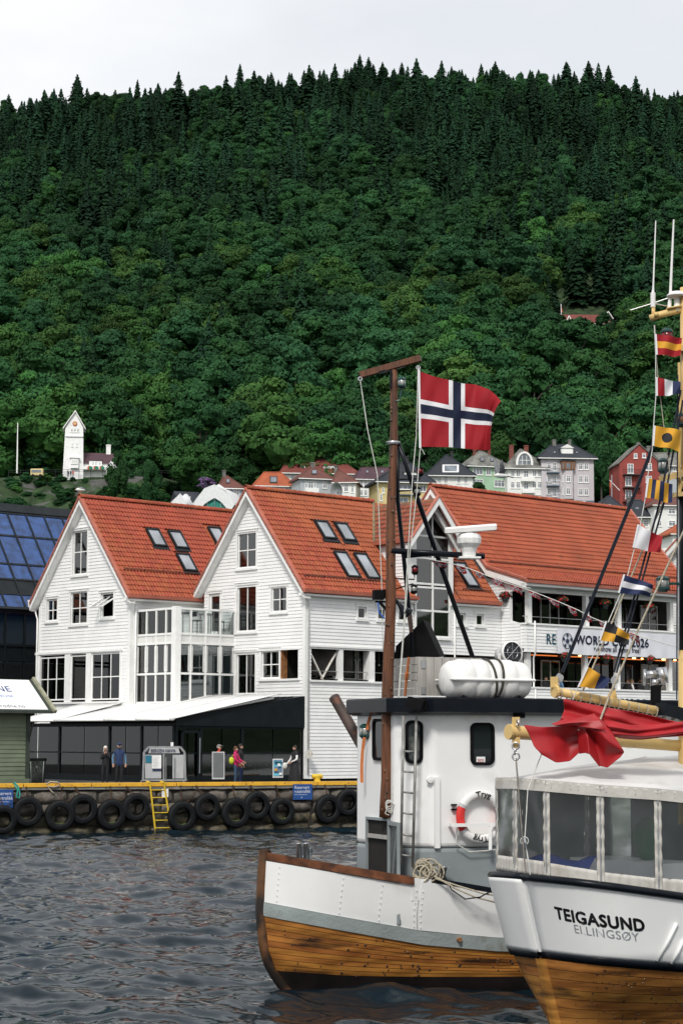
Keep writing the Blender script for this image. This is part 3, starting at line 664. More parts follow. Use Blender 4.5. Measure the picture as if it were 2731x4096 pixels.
def light_boxes(O, U, S, px):   # skylight corners (bottom-left, top-right in the photograph) -> u, s
    r = []
    for (x0, y0, x1, y1) in px:
        a = slope_uv(x0, y0, O, U, S); b = slope_uv(x1, y1, O, U, S); r.append((min(a[0], b[0]), max(a[0], b[0]), min(a[1], b[1]), max(a[1], b[1])))
    return r
def in_boxes(boxes, O, U, S):
    def f(c):
        d = c-O; u, s = d.dot(U), d.dot(S); return any(a-.12 < u < b+.12 and e-.2 < s < g_+.15 for a, b, e, g_ in boxes)
    return f
def interior_box(parent, v0, v1, t0, t1, z0, z1, zf):
    mb = MB()
    mb.add([P(v0, t1, z0), P(v1, t1, z0), P(v1, t1, z1), P(v0, t1, z1), P(v0, t0, z0), P(v0, t0, z1), P(v1, t0, z0), P(v1, t0, z1)], [(0, 1, 2, 3), (4, 0, 3, 5), (6, 1, 2, 7)])
    for z in zf: mb.add([P(v0, t0, z), P(v1, t0, z), P(v1, t1, z), P(v0, t1, z)], [(0, 1, 2, 3)])
    return mb.build('interior', 'interior', parent)
ZE, ZR, HW = 10.62, 16.19, 4.45
def top(v, v0, hw=HW): return ZE+.30+(ZR-ZE-.30)*(v0-v)/hw           # roof top surface above a right-hand slope with its eave at v0
def gable_prof(v0, hwl, inset, z0):
    k = (ZR-ZE-.30)/HW; vr = v0-HW
    def f(z):
        lo = v0-HW-hwl+inset; hi = v0-inset; zz = ZR-.22-z
        if zz <= .05: return None
        a = zz/k; return (max(lo, vr-a), min(hi, vr+a))
    return f
def rope_line(mb, pts, r=.02, n=6): return mb.tube(pts, r, n)
def downspout(parent, pts, r=.045): MB().tube(pts, r, 8).build('downspout', 'white_trim', parent, True)
def gutter(parent, v, t0, t1, z, m='copper_trim', sgn=1):
    MB().prism([P(v-.02*sgn, t0, z+.10), P(v+.14*sgn, t0, z+.10), P(v+.12*sgn, t0, z-.06), P(v-.02*sgn, t0, z-.06)], SV*(t1-t0)).build('gutter', m, parent)
    MB().prism([P(v-.36*sgn, t0, z-.07), P(v-.0*sgn, t0, z-.07), P(v-.0*sgn, t0, z-.20), P(v-.36*sgn, t0, z-.20)], SV*(t1-t0)).build('eave_board', 'white_trim', parent)
def snow_guard(roof, O, U, S, s, u0, u1):
    Nn = U.cross(S); Nn = Nn if Nn.z > 0 else -Nn; mb = MB(); q = lambda u, h: O+U*u+S*s+Nn*h
    mb.tube([q(u0, .17), q(u1, .17)], .018, 6); mb.tube([q(u0, .10), q(u1, .10)], .018, 6); u = u0+.2
    while u < u1: mb.bar(q(u, .02), q(u, .2), .03); u += 1.1
    mb.build('snow_guard', 'rust_bar', roof)
# ---------------- left house
H1 = empty('wharf_house', P(-13, 0, ZQ), 'white clapboard gable house with an open tilted window, beside the blue glass roof', 'house', 'white wharf houses')
v1, t1 = -8.64, -4.03; TG1 = t1+.45; VS1 = v1-.35
big1 = [gbox(153, 2629, 261, 2803, TG1), gbox(282, 2621, 346, 2800, TG1), gbox(365, 2612, 481, 2800, TG1)]
w1 = [gbox(293, 2124, 351, 2299, TG1), gbox(284, 2368, 351, 2497, TG1), gbox(189, 2398, 231, 2485, TG1), gbox(405, 2372, 456, 2471, TG1)]
pad = lambda b, c=.0: (b[0]-c, b[1]+c, b[2]-c, b[3]+c)
grp1 = (big1[0][0]-.12, big1[2][1]+.12, big1[0][2]-.1, big1[0][3]+.14)
boarding(H1, gpos(TG1), 2.0, ZR, gable_prof(v1, HW, .35, 0), [pad(b) for b in w1]+[grp1], bname='board')
window(H1, gpos(TG1), *w1[0], zs=[w1[0][2]+.07, lerp(w1[0][2], w1[0][3], .52), w1[0][3]-.07], curtain=1)
window(H1, gpos(TG1), *w1[1], curtain=1); window(H1, gpos(TG1), *w1[2])
def open_window():
    u0, u1, z0, z1 = w1[3]; pos = gpos(TG1); w_ = window(H1, pos, u0, u1, z0, z1, 1, 1, name='window', g='clear_glass')
    for c in list(w_.children):
        if c.name.startswith('pane'): bpy.data.objects.remove(c)
    s = MB(); L_ = z1-z0; sash = lambda u, k: P(u, TG1-.04-.75*k*L_*.9, z1-.25*L_-.42*k*L_)
    def st(a, b, wd=.06): s.bar(a, b, wd, .05, up=(0, -.4, 1))
    for u in (u0+.03, (u0+u1)/2, u1-.03): st(sash(u, -.32), sash(u, .78))
    for k in (-.32, .25, .78): st(sash(u0, k), sash(u1, k))
    s.build('open_sash', 'white_trim', w_); g_ = MB(); g_.add([sash(u0, -.32), sash(u1, -.32), sash(u1, .78), sash(u0, .78)], [(0, 1, 2, 3)]); g_.build('sash_pane', 'clear_glass', w_)
open_window()
for b, nx in zip(big1, (3, 1, 3)):
    window(H1, gpos(TG1), *b, nx=nx, nz=1 if nx == 1 else 2, zs=None if nx == 1 else [b[2]+.07, lerp(b[2], b[3], .49), b[3]-.07], casing=False, g='dark_glass')
c = MB(); pos = gpos(TG1)
for a, b in ((grp1[0], big1[0][0]), (big1[0][1], big1[1][0]), (big1[1][1], big1[2][0]), (big1[2][1], grp1[1])): bx(c, pos, a, b, grp1[2], grp1[3], -.1, .06)
bx(c, pos, grp1[0]-.1, grp1[1]+.1, grp1[3], grp1[3]+.12, -.05, .1); bx(c, pos, grp1[0]-.1, grp1[1]+.1, grp1[2]-.1, grp1[2], -.05, .13); c.build('window_surround', 'white_trim', H1)
s1h = boarding(H1, spos(VS1), 2.0, ZE+.2, lambda z: (TG1, 14), [])
c = MB(); bx(c, gpos(TG1), VS1-.16, VS1+.04, 2, ZE+.15, -.2, .06); c.build('corner_board', 'white_trim', H1)
c = MB(); vl = v1-2*HW+.35; bx(c, gpos(TG1), vl-.04, vl+.16, 2, ZE+.15, -.2, .06); c.build('corner_board', 'white_trim', H1)
MB().hexa([P(vl, TG1, 2), P(vl, 14, 2), P(vl+.1, 14, 2), P(vl+.1, TG1, 2), P(vl, TG1, ZE), P(vl, 14, ZE), P(vl+.1, 14, ZE), P(vl+.1, TG1, ZE)]).build('back_wall', 'white_paint', H1)
pr1 = [(v1, top(v1, v1)), (v1-HW, ZR), (v1-2*HW, top(v1, v1))]
rf1 = slopes(H1, pr1, t1, 14.0); bargeboards(H1, pr1, t1+.1)
A1 = P(v1, t1+.15, top(v1, v1)); U1 = SV.copy(); S1 = (P(v1-HW, 0, ZR)-P(v1, 0, top(v1, v1))); SL = S1.length; S1.normalize()
lb = light_boxes(A1, U1, S1, [(615, 2187, 650, 2136), (703, 2195, 742, 2143), (737, 2287, 785, 2235), (862, 2178, 900, 2150)])
lb = [(a, a+.85, s, s+1.25) for (a, b, s, e) in lb]
NR = int((SL-.12)/.335)
tiling(rf1, A1, U1, S1, 80, NR, in_boxes(lb, A1, U1, S1), single=300)
for b in lb: skylight(rf1, A1, U1, S1, *b)
ridge_tiles(rf1, P(v1-HW, t1, ZR+.03), P(v1-HW, 11, ZR+.03)); gutter(H1, v1, t1, 1.2, top(v1, v1)-.05); snow_guard(rf1, A1, U1, S1, 1.75, .3, 5)
downspout(H1, [P(VS1+.08, TG1+.25, 10.5), P(VS1+.08, TG1+.25, 2.2)]); downspout(H1, [P(vl-.35, t1+.3, 10.95), P(vl-.30, t1+.35, 10.5), P(vl-.1, TG1-.1, 10.1), P(vl-.1, TG1-.1, 2.2)])
MB().hexa([P(vl-.6, t1+.1, 10.75), P(vl-.15, t1+.1, 10.75), P(vl-.15, t1+1.2, 10.75), P(vl-.6, t1+1.2, 10.75), P(vl-.7, t1+.1, 11.15), P(vl-.15, t1+.1, 11.15), P(vl-.15, t1+1.2, 11.15), P(vl-.7, t1+1.2, 11.15)]).build('gutter_end', 'white_trim', H1)
interior_box(H1, vl+.2, VS1-.2, TG1+.2, TG1+2.6, 2, 10.7, (5.2, 8.6, 10.7)); interior_box(H1, v1-HW-1.3, v1-HW+1.3, TG1+.2, TG1+2, 10.8, 14.3, (10.9,))
# ---------------- middle house with the glazed cross gable
H2 = empty('wharf_house', P(-4, 3, ZQ), 'white clapboard gable house with tall glazed cross gable, behind the wooden mast', 'house', 'white wharf houses')
TG2, VS2, T3 = .45, -.35, 13.5; hl = 4.15
top2 = gbox(952, 2130, 1026, 2272, TG2); mid2 = gbox(950, 2342, 1026, 2527, TG2); rt2 = gbox(1087, 2348, 1148, 2448, TG2); dr2 = gbox(838, 2376, 882, 2535, TG2)
lo2 = gbox(947, 2613, 1022, 2778, TG2); lw2 = gbox(1047, 2603, 1118, 2715, TG2); op2 = gbox(1122, 2600, 1195, 2715, TG2)
boarding(H2, gpos(TG2), 2.0, ZR, gable_prof(0, hl, .35, 0), [top2, mid2, rt2, dr2, lo2, lw2, (op2[0]-.02, op2[1], op2[2], op2[3])])
window(H2, gpos(TG2), *top2); window(H2, gpos(TG2), *mid2, nx=2, nz=1); window(H2, gpos(TG2), *rt2, curtain=2)
d_ = window(H2, gpos(TG2), *dr2, nx=1, nz=1, name='balcony_door', fr=.12); window(H2, gpos(TG2), *lo2, nx=2, nz=1, curtain=1); window(H2, gpos(TG2), *lw2, curtain=2)
c = MB(); bx(c, gpos(TG2), op2[0]-.1, op2[1]+.12, op2[2]-.1, op2[2], -.3, .1); bx(c, gpos(TG2), op2[1], op2[1]+.1, op2[2], op2[3], -.3, .055); bx(c, gpos(TG2), lo2[0]-.1, op2[1]+.12, op2[3]+.0, op2[3]+.1, -.1, .09); c.build('window_surround', 'white_trim', H2)
c = MB(); bx(c, gpos(TG2), op2[0]-.02, op2[0]+.1, op2[2], op2[3], -.35, .02); c.build('bare_post', 'raw_wood', H2)
sh = [sbox(1430, 2429, 1463, 2476, VS2), sbox(1510, 2433, 1543, 2480, VS2), sbox(1592, 2440, 1624, 2484, VS2), sbox(1827, 2454, 1859, 2500, VS2), sbox(1903, 2458, 1932, 2503, VS2)]
op = [sbox(1243, 2593, 1358, 2722, VS2), sbox(1370, 2597, 1480, 2723, VS2), sbox(1496, 2601, 1610, 2726, VS2)]
dg_ = sbox(1657, 2060, 1792, 2547, VS2)
ozt, ozb = max(o[3] for o in op), min(o[2] for o in op)
ot = (op[0][0], op[2][1]+1.5, ozb, ozt)
boarding(H2, spos(VS2), 2.0, ZE+.2, lambda z: (TG2, T3+.3), sh+[ot, (dg_[0]-.08, dg_[1]+.08, dg_[2]-.08, 20), (ot[1]+1.3, T3, ozb, ozt)])
for b in sh[:3]: window(H2, spos(VS2), *b, nx=1, nz=1, g='dark_glass')
for b in sh[3:]: window(H2, spos(VS2), *b, nx=1, nz=1, curtain=2)
c = MB(); pos = spos(VS2)
bx(c, pos, ot[0]-.1, ot[1]+.1, ozt, ozt+.09, -.1, .09); bx(c, pos, ot[0]-.1, ot[1]+.1, ozb-.09, ozb, -.3, .12); c.build('window_surround', 'white_trim', H2)
for a, b in ((op[0][1], op[1][0]), (op[1][1], op[2][0]), (op[2][1], op[2][1]+.5)):
    q = MB(); bx(q, pos, a-.05, b+.02, ozb, ozt, -.45, .03); q.build('post', 'white_trim', H2)
for a, b, k in ((op[0][0]+.05, lerp(op[0][0], op[0][1], .5), 0), (op[0][1]-.1, lerp(op[0][0], op[0][1], .42), 0)):
    q = MB(); q.bar(pos(a, lerp(ozb, ozt, .86), -.16-.1*k), pos(b, ozb, -.16-.1*k), .11, .06); q.build('brace', 'worn_white', H2)
q = MB(); [q.tube([pos(a, lerp(ozb, ozt, .28), -.12), pos(b, lerp(ozb, ozt, .28), -.12)], .02, 6) for a, b, _, _ in op]; q.build('rail', 'steel', H2)
c = MB(); bx(c, gpos(TG2), VS2-.16, VS2+.04, 2, ZE+.15, -.2, .06); c.build('corner_board', 'white_trim', H2)
MB().hexa([P(-4.45-hl+.35, TG2, 2), P(-4.45-hl+.35, 28, 2), P(-4.45-hl+.45, 28, 2), P(-4.45-hl+.45, TG2, 2), P(-4.45-hl+.35, TG2, ZE), P(-4.45-hl+.35, 28, ZE), P(-4.45-hl+.45, 28, ZE), P(-4.45-hl+.45, TG2, ZE)]).build('back_wall', 'white_paint', H2)
pr2 = [(0, top(0, 0)), (-HW, ZR), (-HW-hl, ZR-(ZR-ZE-.30)*hl/HW)]
DT0, DT1 = 6.66, 10.5; DTC = 8.55; DZ = 13.75; DAP = 16.0; DV = .42     # the cross gable: eave extent along the wall, centre, eave and apex heights
vin = lambda z: -(z-top(0, 0))/((ZR-top(0, 0))/HW)
rf2 = MB(); k0 = top(0, 0)
rf2.prism([P(0, 0, k0), P(0, dg_[0]-.15, k0), P(-HW, dg_[0]-.15, ZR), P(-HW, 0, ZR)], (0, 0, -.16)); rf2.prism([P(0, dg_[1]+.15, k0), P(0, T3, k0), P(-HW, T3, ZR), P(-HW, dg_[1]+.15, ZR)], (0, 0, -.16))
rf2.prism([P(-2.2, dg_[0]-.15, top(-2.2, 0)), P(-2.2, dg_[1]+.15, top(-2.2, 0)), P(-HW, dg_[1]+.15, ZR), P(-HW, dg_[0]-.15, ZR)], (0, 0, -.16))
rf2.prism([P(-HW, 0, ZR), P(-HW, T3, ZR), P(-HW-hl, T3, pr2[2][1]), P(-HW-hl, 0, pr2[2][1])], (0, 0, -.16)); rf2 = rf2.build('roof', 'roof_tile', H2)
bargeboards(H2, pr2, .1)
A2 = P(0, .15, k0); U2 = SV.copy(); S2 = P(-HW, 0, ZR)-P(0, 0, k0); S2.normalize()
lb2 = light_boxes(A2, U2, S2, [(1295, 2157, 1340, 2092), (1375, 2165, 1420, 2102), (1390, 2312, 1430, 2227), (1470, 2318, 1510, 2238), (1870, 2350, 1850, 2270)])
lb2 = [(a, a+.85, s, s+1.25) for (a, b, s, e) in lb2[:2]]+[(a, a+.85, s, s+1.75) for (a, b, s, e) in lb2[2:]]
def skip2(c):
    d = c-O2; v, t = d.dot(GV), d.dot(SV)
    if in_boxes(lb2, A2, U2, S2)(c): return True
    if DT0+.25 < t < DT1-.3 and v > -2.5: return True
    zd = DAP-(DAP-DZ)*abs(t-DTC)/(DTC-DT0)
    return DT0 < t < DT1 and c.z < zd-.02
tiling(rf2, A2, U2, S2, 66, NR, skip2, single=300)
for b in lb2: skylight(rf2, A2, U2, S2, *b)
ridge_tiles(rf2, P(-HW, .0, ZR+.03), P(-HW, DTC, ZR+.03))
gutter(H2, 0, 0, dg_[0]-.1, k0-.05); gutter(H2, 0, dg_[1]+.1, T3, k0-.05); snow_guard(rf2, A2, U2, S2, .9, .3, 6.2); snow_guard(rf2, A2, U2, S2, .75, 10.9, 13)
downspout(H2, [P(-.05, .35, 10.75), P(VS2+.08, TG2+.12, 10.45), P(VS2+.08, TG2+.12, 2.2)])
downspout(H2, [P(VS2+.10, dg_[1]+.35, 10.4), P(VS2+.10, dg_[1]+.35, 7.2), P(VS2+.10, dg_[1]+.5, 6.9), P(VS2+.10, dg_[1]+.5, 2.2)])
# cross gable
CG = H2
def dz(t): return DAP-(DAP-DZ)*abs(t-DTC)/(DTC-DT0)
for sgn, ta in ((-1, DT0), (1, DTC*2-DT0)):
    r_ = MB().prism([P(DV, ta, DZ), P(DV, DTC, DAP), P(-HW-.1, DTC, DAP), P(vin(DZ), ta, DZ)], (0, 0, -.14)).build('cross_roof', 'old_tile', H2)
    if sgn < 0:
        Ud = -GV; Sd = (P(0, DTC, DAP)-P(0, DT0, DZ)).normalized(); Od = P(DV-.05, DT0, DZ)
        def skd(c):
            d = c-O2; v = d.dot(GV); return c.z < top(v, 0)-.05
        # laid from the verge back to the valley
        tiling(r_, Od, Ud, Sd, 25, int((P(0, DTC, DAP)-P(0, DT0, DZ)).length/.335), skd, m='old_tile', single=150)
    MB().prism([P(DV-.02, ta, DZ+.06), P(DV-.02, DTC, DAP+.06), P(DV-.02, DTC, DAP-.34), P(DV-.02, ta, DZ-.34)], GV*.09).build('bargeboard', 'white_trim', H2)
    MB().prism([P(DV-.12, ta, DZ+.12), P(DV-.12, DTC, DAP+.12), P(DV-.12, DTC, DAP+.05), P(DV-.12, ta, DZ+.05)], GV*.22).build('verge_flashing', 'copper_trim', H2)
    MB().prism([P(DV-.4, ta, DZ-.05), P(DV-.4, DTC, DAP-.05), P(DV-.4, DTC, DAP-.6), P(DV-.4, ta, DZ-.6)], GV*.10).build('inner_bargeboard', 'white_trim', H2)
MB().prism([P(DV, DT0-.02, DZ+.05), P(DV, DT0-.14, DZ+.05), P(DV, DT0-.12, DZ-.1), P(DV, DT0-.02, DZ-.1)], -GV*2.8).build('gutter', 'copper_trim', H2)
MB().tube([P(vin(DZ)+.1, DT0, DZ+.06), P(-HW, DTC, ZR+.03)], .10, 6).build('valley_mortar', 'moss_mortar', H2, True)
boarding(H2, gpos(DT0+.22), 11.0, DZ, lambda z: (max(-2.9, vin(z)-.02), -.25), [], wname='cheek')
for a, b in ((DT0+.2, dg_[0]), (dg_[1], DTC*2-DT0-.2)):
    q = MB(); bx(q, spos(VS2), a, b, ZE, DZ+.15, -.1, .12); q.build('glazing_post', 'white_trim', H2)
def glazing():
    pos = spos(VS2+.05); zt = dz(dg_[0])-.62; u0, u1 = dg_[0], dg_[1]; um = (u0+u1)/2
    zz = [dg_[2]]+[tz(1725, y, VS2)[1] for y in (2445, 2352, 2338, 2236, 2147)]
    mb = MB()
    for u in (u0, um, u1): bx(mb, pos, u-.05, u+.05, zz[0], zz[-1]+.04, -.06, .06)
    for z_ in zz: bx(mb, pos, u0-.05, u1+.05, z_-.05, z_+.05, -.055, .055)
    zap = DAP-.75; mb.bar(pos(u0, zz[-1], 0), pos(um, zap, 0), .12, .1); mb.bar(pos(um, zap, 0), pos(u1, zz[-1], 0), .12, .1); bx(mb, pos, um-.04, um+.04, zz[-1], zap, -.05, .05)
    bx(mb, pos, u0-.12, u1+.12, zz[0]-.16, zz[0]-.05, -.05, .12)
    w_ = mb.build('glazed_front', 'white_trim', H2)
    for a, b in ((u0, um), (um, u1)):
        for k in range(len(zz)-1):
            if k == 2: continue
            q = MB(); bx(q, pos, a+.05, b-.05, zz[k]+.05, zz[k+1]-.05, -.015, 0.); q.build('pane', 'window_glass', w_)
    for a, b in ((u0, um), (um, u1)): MB().prism([pos(a, zz[-1], 0), pos(b, zz[-1], 0), pos(um, zap, 0)], GV*.012).build('pane', 'window_glass', w_)
glazing()
interior_box(H2, -8, -.55, TG2+.2, TG2+3.2, 6.9, 10.7, (8.8, 10.7)); interior_box(H2, -HW-1.3, -HW+1.3, TG2+.2, TG2+2, 10.8, 14.3, (10.9,)); MB().add([P(-2.2, TG2, 2), P(-2.2, T3, 2), P(-2.2, T3, 12.5), P(-2.2, TG2, 12.5)], [(0, 1, 2, 3)]).build('inner_wall', 'interior', H2)
MB().add([P(-.4, TG2+.2, 6.75), P(-.4, T3, 6.75), P(-2.2, T3, 6.75), P(-2.2, TG2, 6.75), P(-.4, TG2+.2, 8.75), P(-.4, T3, 8.75), P(-2.2, T3, 8.75), P(-2.2, TG2, 8.75)], [(0, 1, 2, 3), (4, 5, 6, 7)]).build('floor_slab', 'interior', H2)
for u in (op[0][0]+1.0, op[1][0]+.4, op[1][0]+1.5, op[2][0]+.4):
    window(H2, spos(-2.0), u, u+.9, 6.8, 8.5, 1, 1, casing=False, name='terrace_door', m='worn_white', g='dark_glass')
# ---------------- right-hand house with the two balconies
H3 = empty('wharf_house', P(-3, 20, ZQ), 'long white house with red tiled roof and two storeys of balconies, carrying a football banner', 'house', 'white wharf houses')
ap3 = vz(1720, 1946, T3); kk3 = vz(1943, 2268, T3); ea3 = vz(2100, 2318, T3); T4 = tz(2512, 2040, ap3[0])[0]
pr3 = [ea3, kk3, ap3, (2*ap3[0]-kk3[0], kk3[1])]
rf3 = slopes(H3, pr3, T3, T4); bargeboards(H3, pr3, T3+.1, h=.42); bargeboards(H3, pr3, T4+.2)
boarding(H3, gpos(T3+.35), 2.0, 17.5, lambda z: (max(-8, ap3[0]-(ap3[1]-.25-z)*1.1), interp(z, [kk3[1]-.55, ap3[1]-.25], [kk3[0]-.35, ap3[0]])) if z > kk3[1]-.6 else (-5, 1.0 if z < 10 else (.35 if z < ea3[1]-.5 else interp(z, [ea3[1]-.5, kk3[1]-.5], [ea3[0]-.2, kk3[0]-.2]))), [], m='white_paint')
def tile3(a, b, off):
    A = P(a[0], T3+.15, a[1]); S = P(b[0], 0, b[1])-P(a[0], 0, a[1]); n = int(S.length/.335)+off
    tiling(rf3, A, SV.copy(), S.normalized(), int((T4-T3)/.2), n, single=150)
    return A, S.normalized()
A3, S3 = tile3(ea3, kk3, 0); A3b, S3b = tile3(kk3, ap3, 0)
ridge_tiles(rf3, P(ap3[0], T3, ap3[1]+.03), P(ap3[0], T4, ap3[1]+.03)); snow_guard(rf3, A3b, SV, S3b, .35, .2, T4-T3-.2); gutter(H3, ea3[0]+.05, T3, T4, ea3[1]-.1)
VB = 1.35; VI = -1.3
ptop = tz(2090, 2497, VB)[1]; pbot = tz(2095, 2606, VB)[1]; lbot = tz(2200, 2757, VB)[1]; ltop = pbot
boarding(H3, spos(VB), pbot, ptop, lambda z: (T3+.45, T4), []); boarding(H3, gpos(T3+.45), pbot, ptop, lambda z: (VI, VB), [], wname='parapet')
boarding(H3, spos(VB), 2.0, lbot, lambda z: (T3-.5, T4), [])
c = MB(); bx(c, spos(VB), T3+.40, T4, ptop, ptop+.09, -.2, .08); bx(c, gpos(T3+.45), VI, VB+.08, ptop, ptop+.09, -.2, .08); bx(c, spos(VB), T3+.40, T4, lbot, lbot+.09, -.2, .08); c.build('parapet_cap', 'white_trim', H3)
for x in (2120, 2349, 2478, 2686, 2860):
    t_ = tz(x, 2430, VB-.2)[0]; q = MB(); bx(q, spos(VB-.2), t_-.13, t_+.13, ptop+.09, ea3[1]-.2, -.26, 0.0); q.build('post', 'white_trim', H3)
    t_ = tz(x-4, 2680, VB-.2)[0]; q = MB(); bx(q, spos(VB-.2), t_-.13, t_+.13, lbot+.09, pbot, -.26, 0.0); q.build('post', 'white_trim', H3)
mb = MB(); mb.add([P(VI-.9, T3, 2), P(VI-.9, T4, 2), P(VI-.9, T4, 13), P(VI-.9, T3, 13)], [(0, 1, 2, 3)]); mb.build('inner_wall', 'interior', H3)
MB().prism([P(VI-.9, T3+.4, pbot+.05), P(VB-.16, T3+.4, pbot+.05), P(VB-.16, T4, pbot+.05), P(VI-.9, T4, pbot+.05)], (0, 0, .12)).build('floor_slab', 'interior', H3)
MB().prism([P(VI-.9, T3+.4, lbot-.9), P(VB-.16, T3+.4, lbot-.9), P(VB-.16, T4, lbot-.9), P(VI-.9, T4, lbot-.9)], (0, 0, .12)).build('floor_slab', 'interior', H3)
MB().prism([P(VI-.9, T3+.4, ea3[1]-.05), P(ea3[0]-.1, T3+.4, ea3[1]-.2), P(ea3[0]-.1, T4, ea3[1]-.2), P(VI-.9, T4, ea3[1]-.05)], (0, 0, .05)).build('balcony_ceiling', 'anthracite', H3)
q = MB(); bx(q, spos(VB-.2), T3+.45, T4, ea3[1]-.55, ea3[1]-.2, -.2, .02); q.build('beam', 'white_trim', H3)
t_ = T3+1
while t_ < T4-1:
    for z0, z1 in ((pbot+.2, ea3[1]-.5), (lbot-.7, pbot-.2)): window(H3, spos(VI-.7), t_, t_+1.5, z0, z1, 2, 1, casing=False, name='balcony_door', m='cream_wall' if int(t_) % 3 == 0 else 'anthracite', g='dark_glass', mu=.1)
    t_ += 2.1
mb = MB()
for z_ in (ptop+.45, lbot+.45): mb.tube([P(VB-.3, T3+.5, z_), P(VB-.3, T4, z_)], .02, 6)
mb.build('hand_rail', 'steel', H3)
mb = MB(); mb.tube([P(VB-.5, T3+1, pbot-.13), P(VB-.5, T4, pbot-.13)], .03, 6); mb.build('heater_bar', 'heater_glow', H3)
for x in (2250, 2320, 2465, 2535, 2570, 2653, 2700):
    t_ = tz(x, 2632, VB-.6)[0]; MB().lathe([(.10, 0), (.09, -.06), (.03, -.1)], P(VB-.6, t_, pbot-.03), (0, 0, 1), 8).build('heat_lamp', 'lamp_glow', H3)
downspout(H3, [P(VB+.1, T3+1.0, ptop+.2), P(VB+.1, T3+1.0, pbot-.1), P(VB-.1, T3+1.1, pbot-.3), P(VB-.1, T3+1.1, lbot+.1), P(VB+.1, T3+1.0, lbot-.1), P(VB+.1, T3+1.0, 2.2)])
# banner with print
bn = [tz(2228, 2572, VB+.1)[0], tz(2715, 2600, VB+.1)[0]]; bz = (tz(2230, 2613, VB+.1)[1]-.02, tz(2232, 2514, VB+.1)[1]); BW = bn[1]-bn[0]
mb = MB(); nn = 60
wav = lambda k, j: .02*math.sin(k*.9)+.015*math.sin(k*2.1+j)
mb.surf([[P(VB+.11+wav(k, j), bn[0]+BW*k/nn, bz[0]+(bz[1]-bz[0])*j/8+.02*math.sin(k*.35)) for k in range(nn+1)] for j in range(9)])
ban = thing(mb, 'banner', 'banner_cloth', 'white printed football banner tied along the upper balcony parapet', 'banner', smooth=True)
bt = lambda t0, z0, o=.145: (lambda x, y: P(VB+o, t0+x, z0+y))
lettering('WORLD CUP 2026', .66, 'navy_print', ban, bt(tz(2300, 2540, VB+.1)[0], bz[0]+(bz[1]-bz[0])*.42), bold=.02, sx=1.05)
lettering('we show all games free!', .42, 'navy_print', ban, bt(tz(2372, 2590, VB+.1)[0], bz[0]+.22), bold=.008, sx=.88)
def football(c, r):
    o = P(VB+.13, 0, 0); mb = MB(); pt = lambda x, y, d=0: P(VB+.145+d, c[0]+x, c[1]+y); n = 24
    mb.add([pt(r*math.cos(6.283*i/n), r*math.sin(6.283*i/n)) for i in range(n)]+[pt(r*.9*math.cos(6.283*i/n), r*.9*math.sin(6.283*i/n)) for i in range(n)], [(i, (i+1) % n, n+(i+1) % n, n+i) for i in range(n)])
    def pent(x, y, s, a): mb.add([pt(x+s*math.cos(a+6.283*i/5), y+s*math.sin(a+6.283*i/5)) for i in range(5)], [(0, 1, 2, 3, 4)])
    pent(0, 0, r*.34, 1.57)
    for i in range(5):
        a = 1.57+6.283*i/5; pent(.74*r*math.cos(a), .74*r*math.sin(a), r*.24, a+3.14)
        mb.bar(pt(.3*r*math.cos(a), .3*r*math.sin(a)), pt(.55*r*math.cos(a), .55*r*math.sin(a)), .02, .004, up=GV)
    mb.build('football_print', 'navy_print', ban)
football((tz(2267, 2560, VB+.1)[0], (bz[0]+bz[1])/2+.02), .42)
lettering('RE', .75, 'teal_print', H3, bt(tz(2183, 2555, VB+.05)[0], tz(2200, 2577, VB)[1], .06), name='sign_lettering', bold=.01, sx=.9)
lettering('PROFESSORA', .80, 'teal_print', H3, bt(tz(2374, 2815, VB)[0], tz(2500, 2826, VB)[1]-.15, .06), name='sign_lettering', bold=.01, sx=1.0)
# ---------------- further house behind
H4 = empty('wharf_house', P(-3, 40, ZQ), 'farther red tiled roof showing past the long house at the photograph edge', 'house', 'white wharf houses')
pr4 = [(ea3[0]+1, 11.6), (ap3[0]+.5, 16.0), (ap3[0]-5, 11.6)]
slopes(H4, pr4, T4+4, T4+34); bargeboards(H4, pr4, T4+4)
boarding(H4, gpos(T4+4.4), 2, 15.6, lambda z: (-8, interp(z, [11.6, 16], [1.5, -4.5])), [], each=False); boarding(H4, spos(1.8), 2, 11.4, lambda z: (T4+4.4, T4+30), [], each=False)
# ================================================================ glazed corner bay and its roof terrace
BY = empty('glazed_bay', P(-7, -2, 5.6), 'white framed glass corner bay with a railed terrace on top between two gables', 'conservatory')
VB0, VC, TB = VS1, -5.77, -3.2
zb0, zb1, zb2, zb3, zb4 = 5.62, 7.02, 8.48, 8.95, 10.18
def bay_face(pos, u0, u1, n, first):
    mb = MB(); us = [lerp(u0, u1, i/n) for i in range(n+1)]
    for u in us: bx(mb, pos, u-.045, u+.045, zb0, zb4 if True else zb3, -.08, .02)
    for z_ in (zb0, zb1, zb2+.02, zb3, zb4): bx(mb, pos, u0, u1, z_-.05, z_+.05, -.09, .03)
    for a, b in zip(us[:-1], us[1:]): bx(mb, pos, a+.09, a+.13, zb1+.1, zb2-.1, -.06, .0); bx(mb, pos, b-.13, b-.09, zb1+.1, zb2-.1, -.06, 0.)
    fr = mb.build('frame', 'white_trim', BY)
    for a, b in zip(us[:-1], us[1:]):
        for z0, z1, g_, nm in ((zb0, zb1, 'window_glass', 'pane'), (zb1, zb2, 'window_glass', 'pane'), (zb3, zb4, 'clear_glass', 'railing_pane')):
            q = MB(); bx(q, pos, a+.05, b-.05, z0+.06, z1-.06, -.045, -.035); q.build(nm, g_, fr)
        q = MB(); bx(q, pos, a+.05, b-.05, zb2+.07, zb3-.05, -.05, -.01); q.build('panel', 'stained_white', fr)
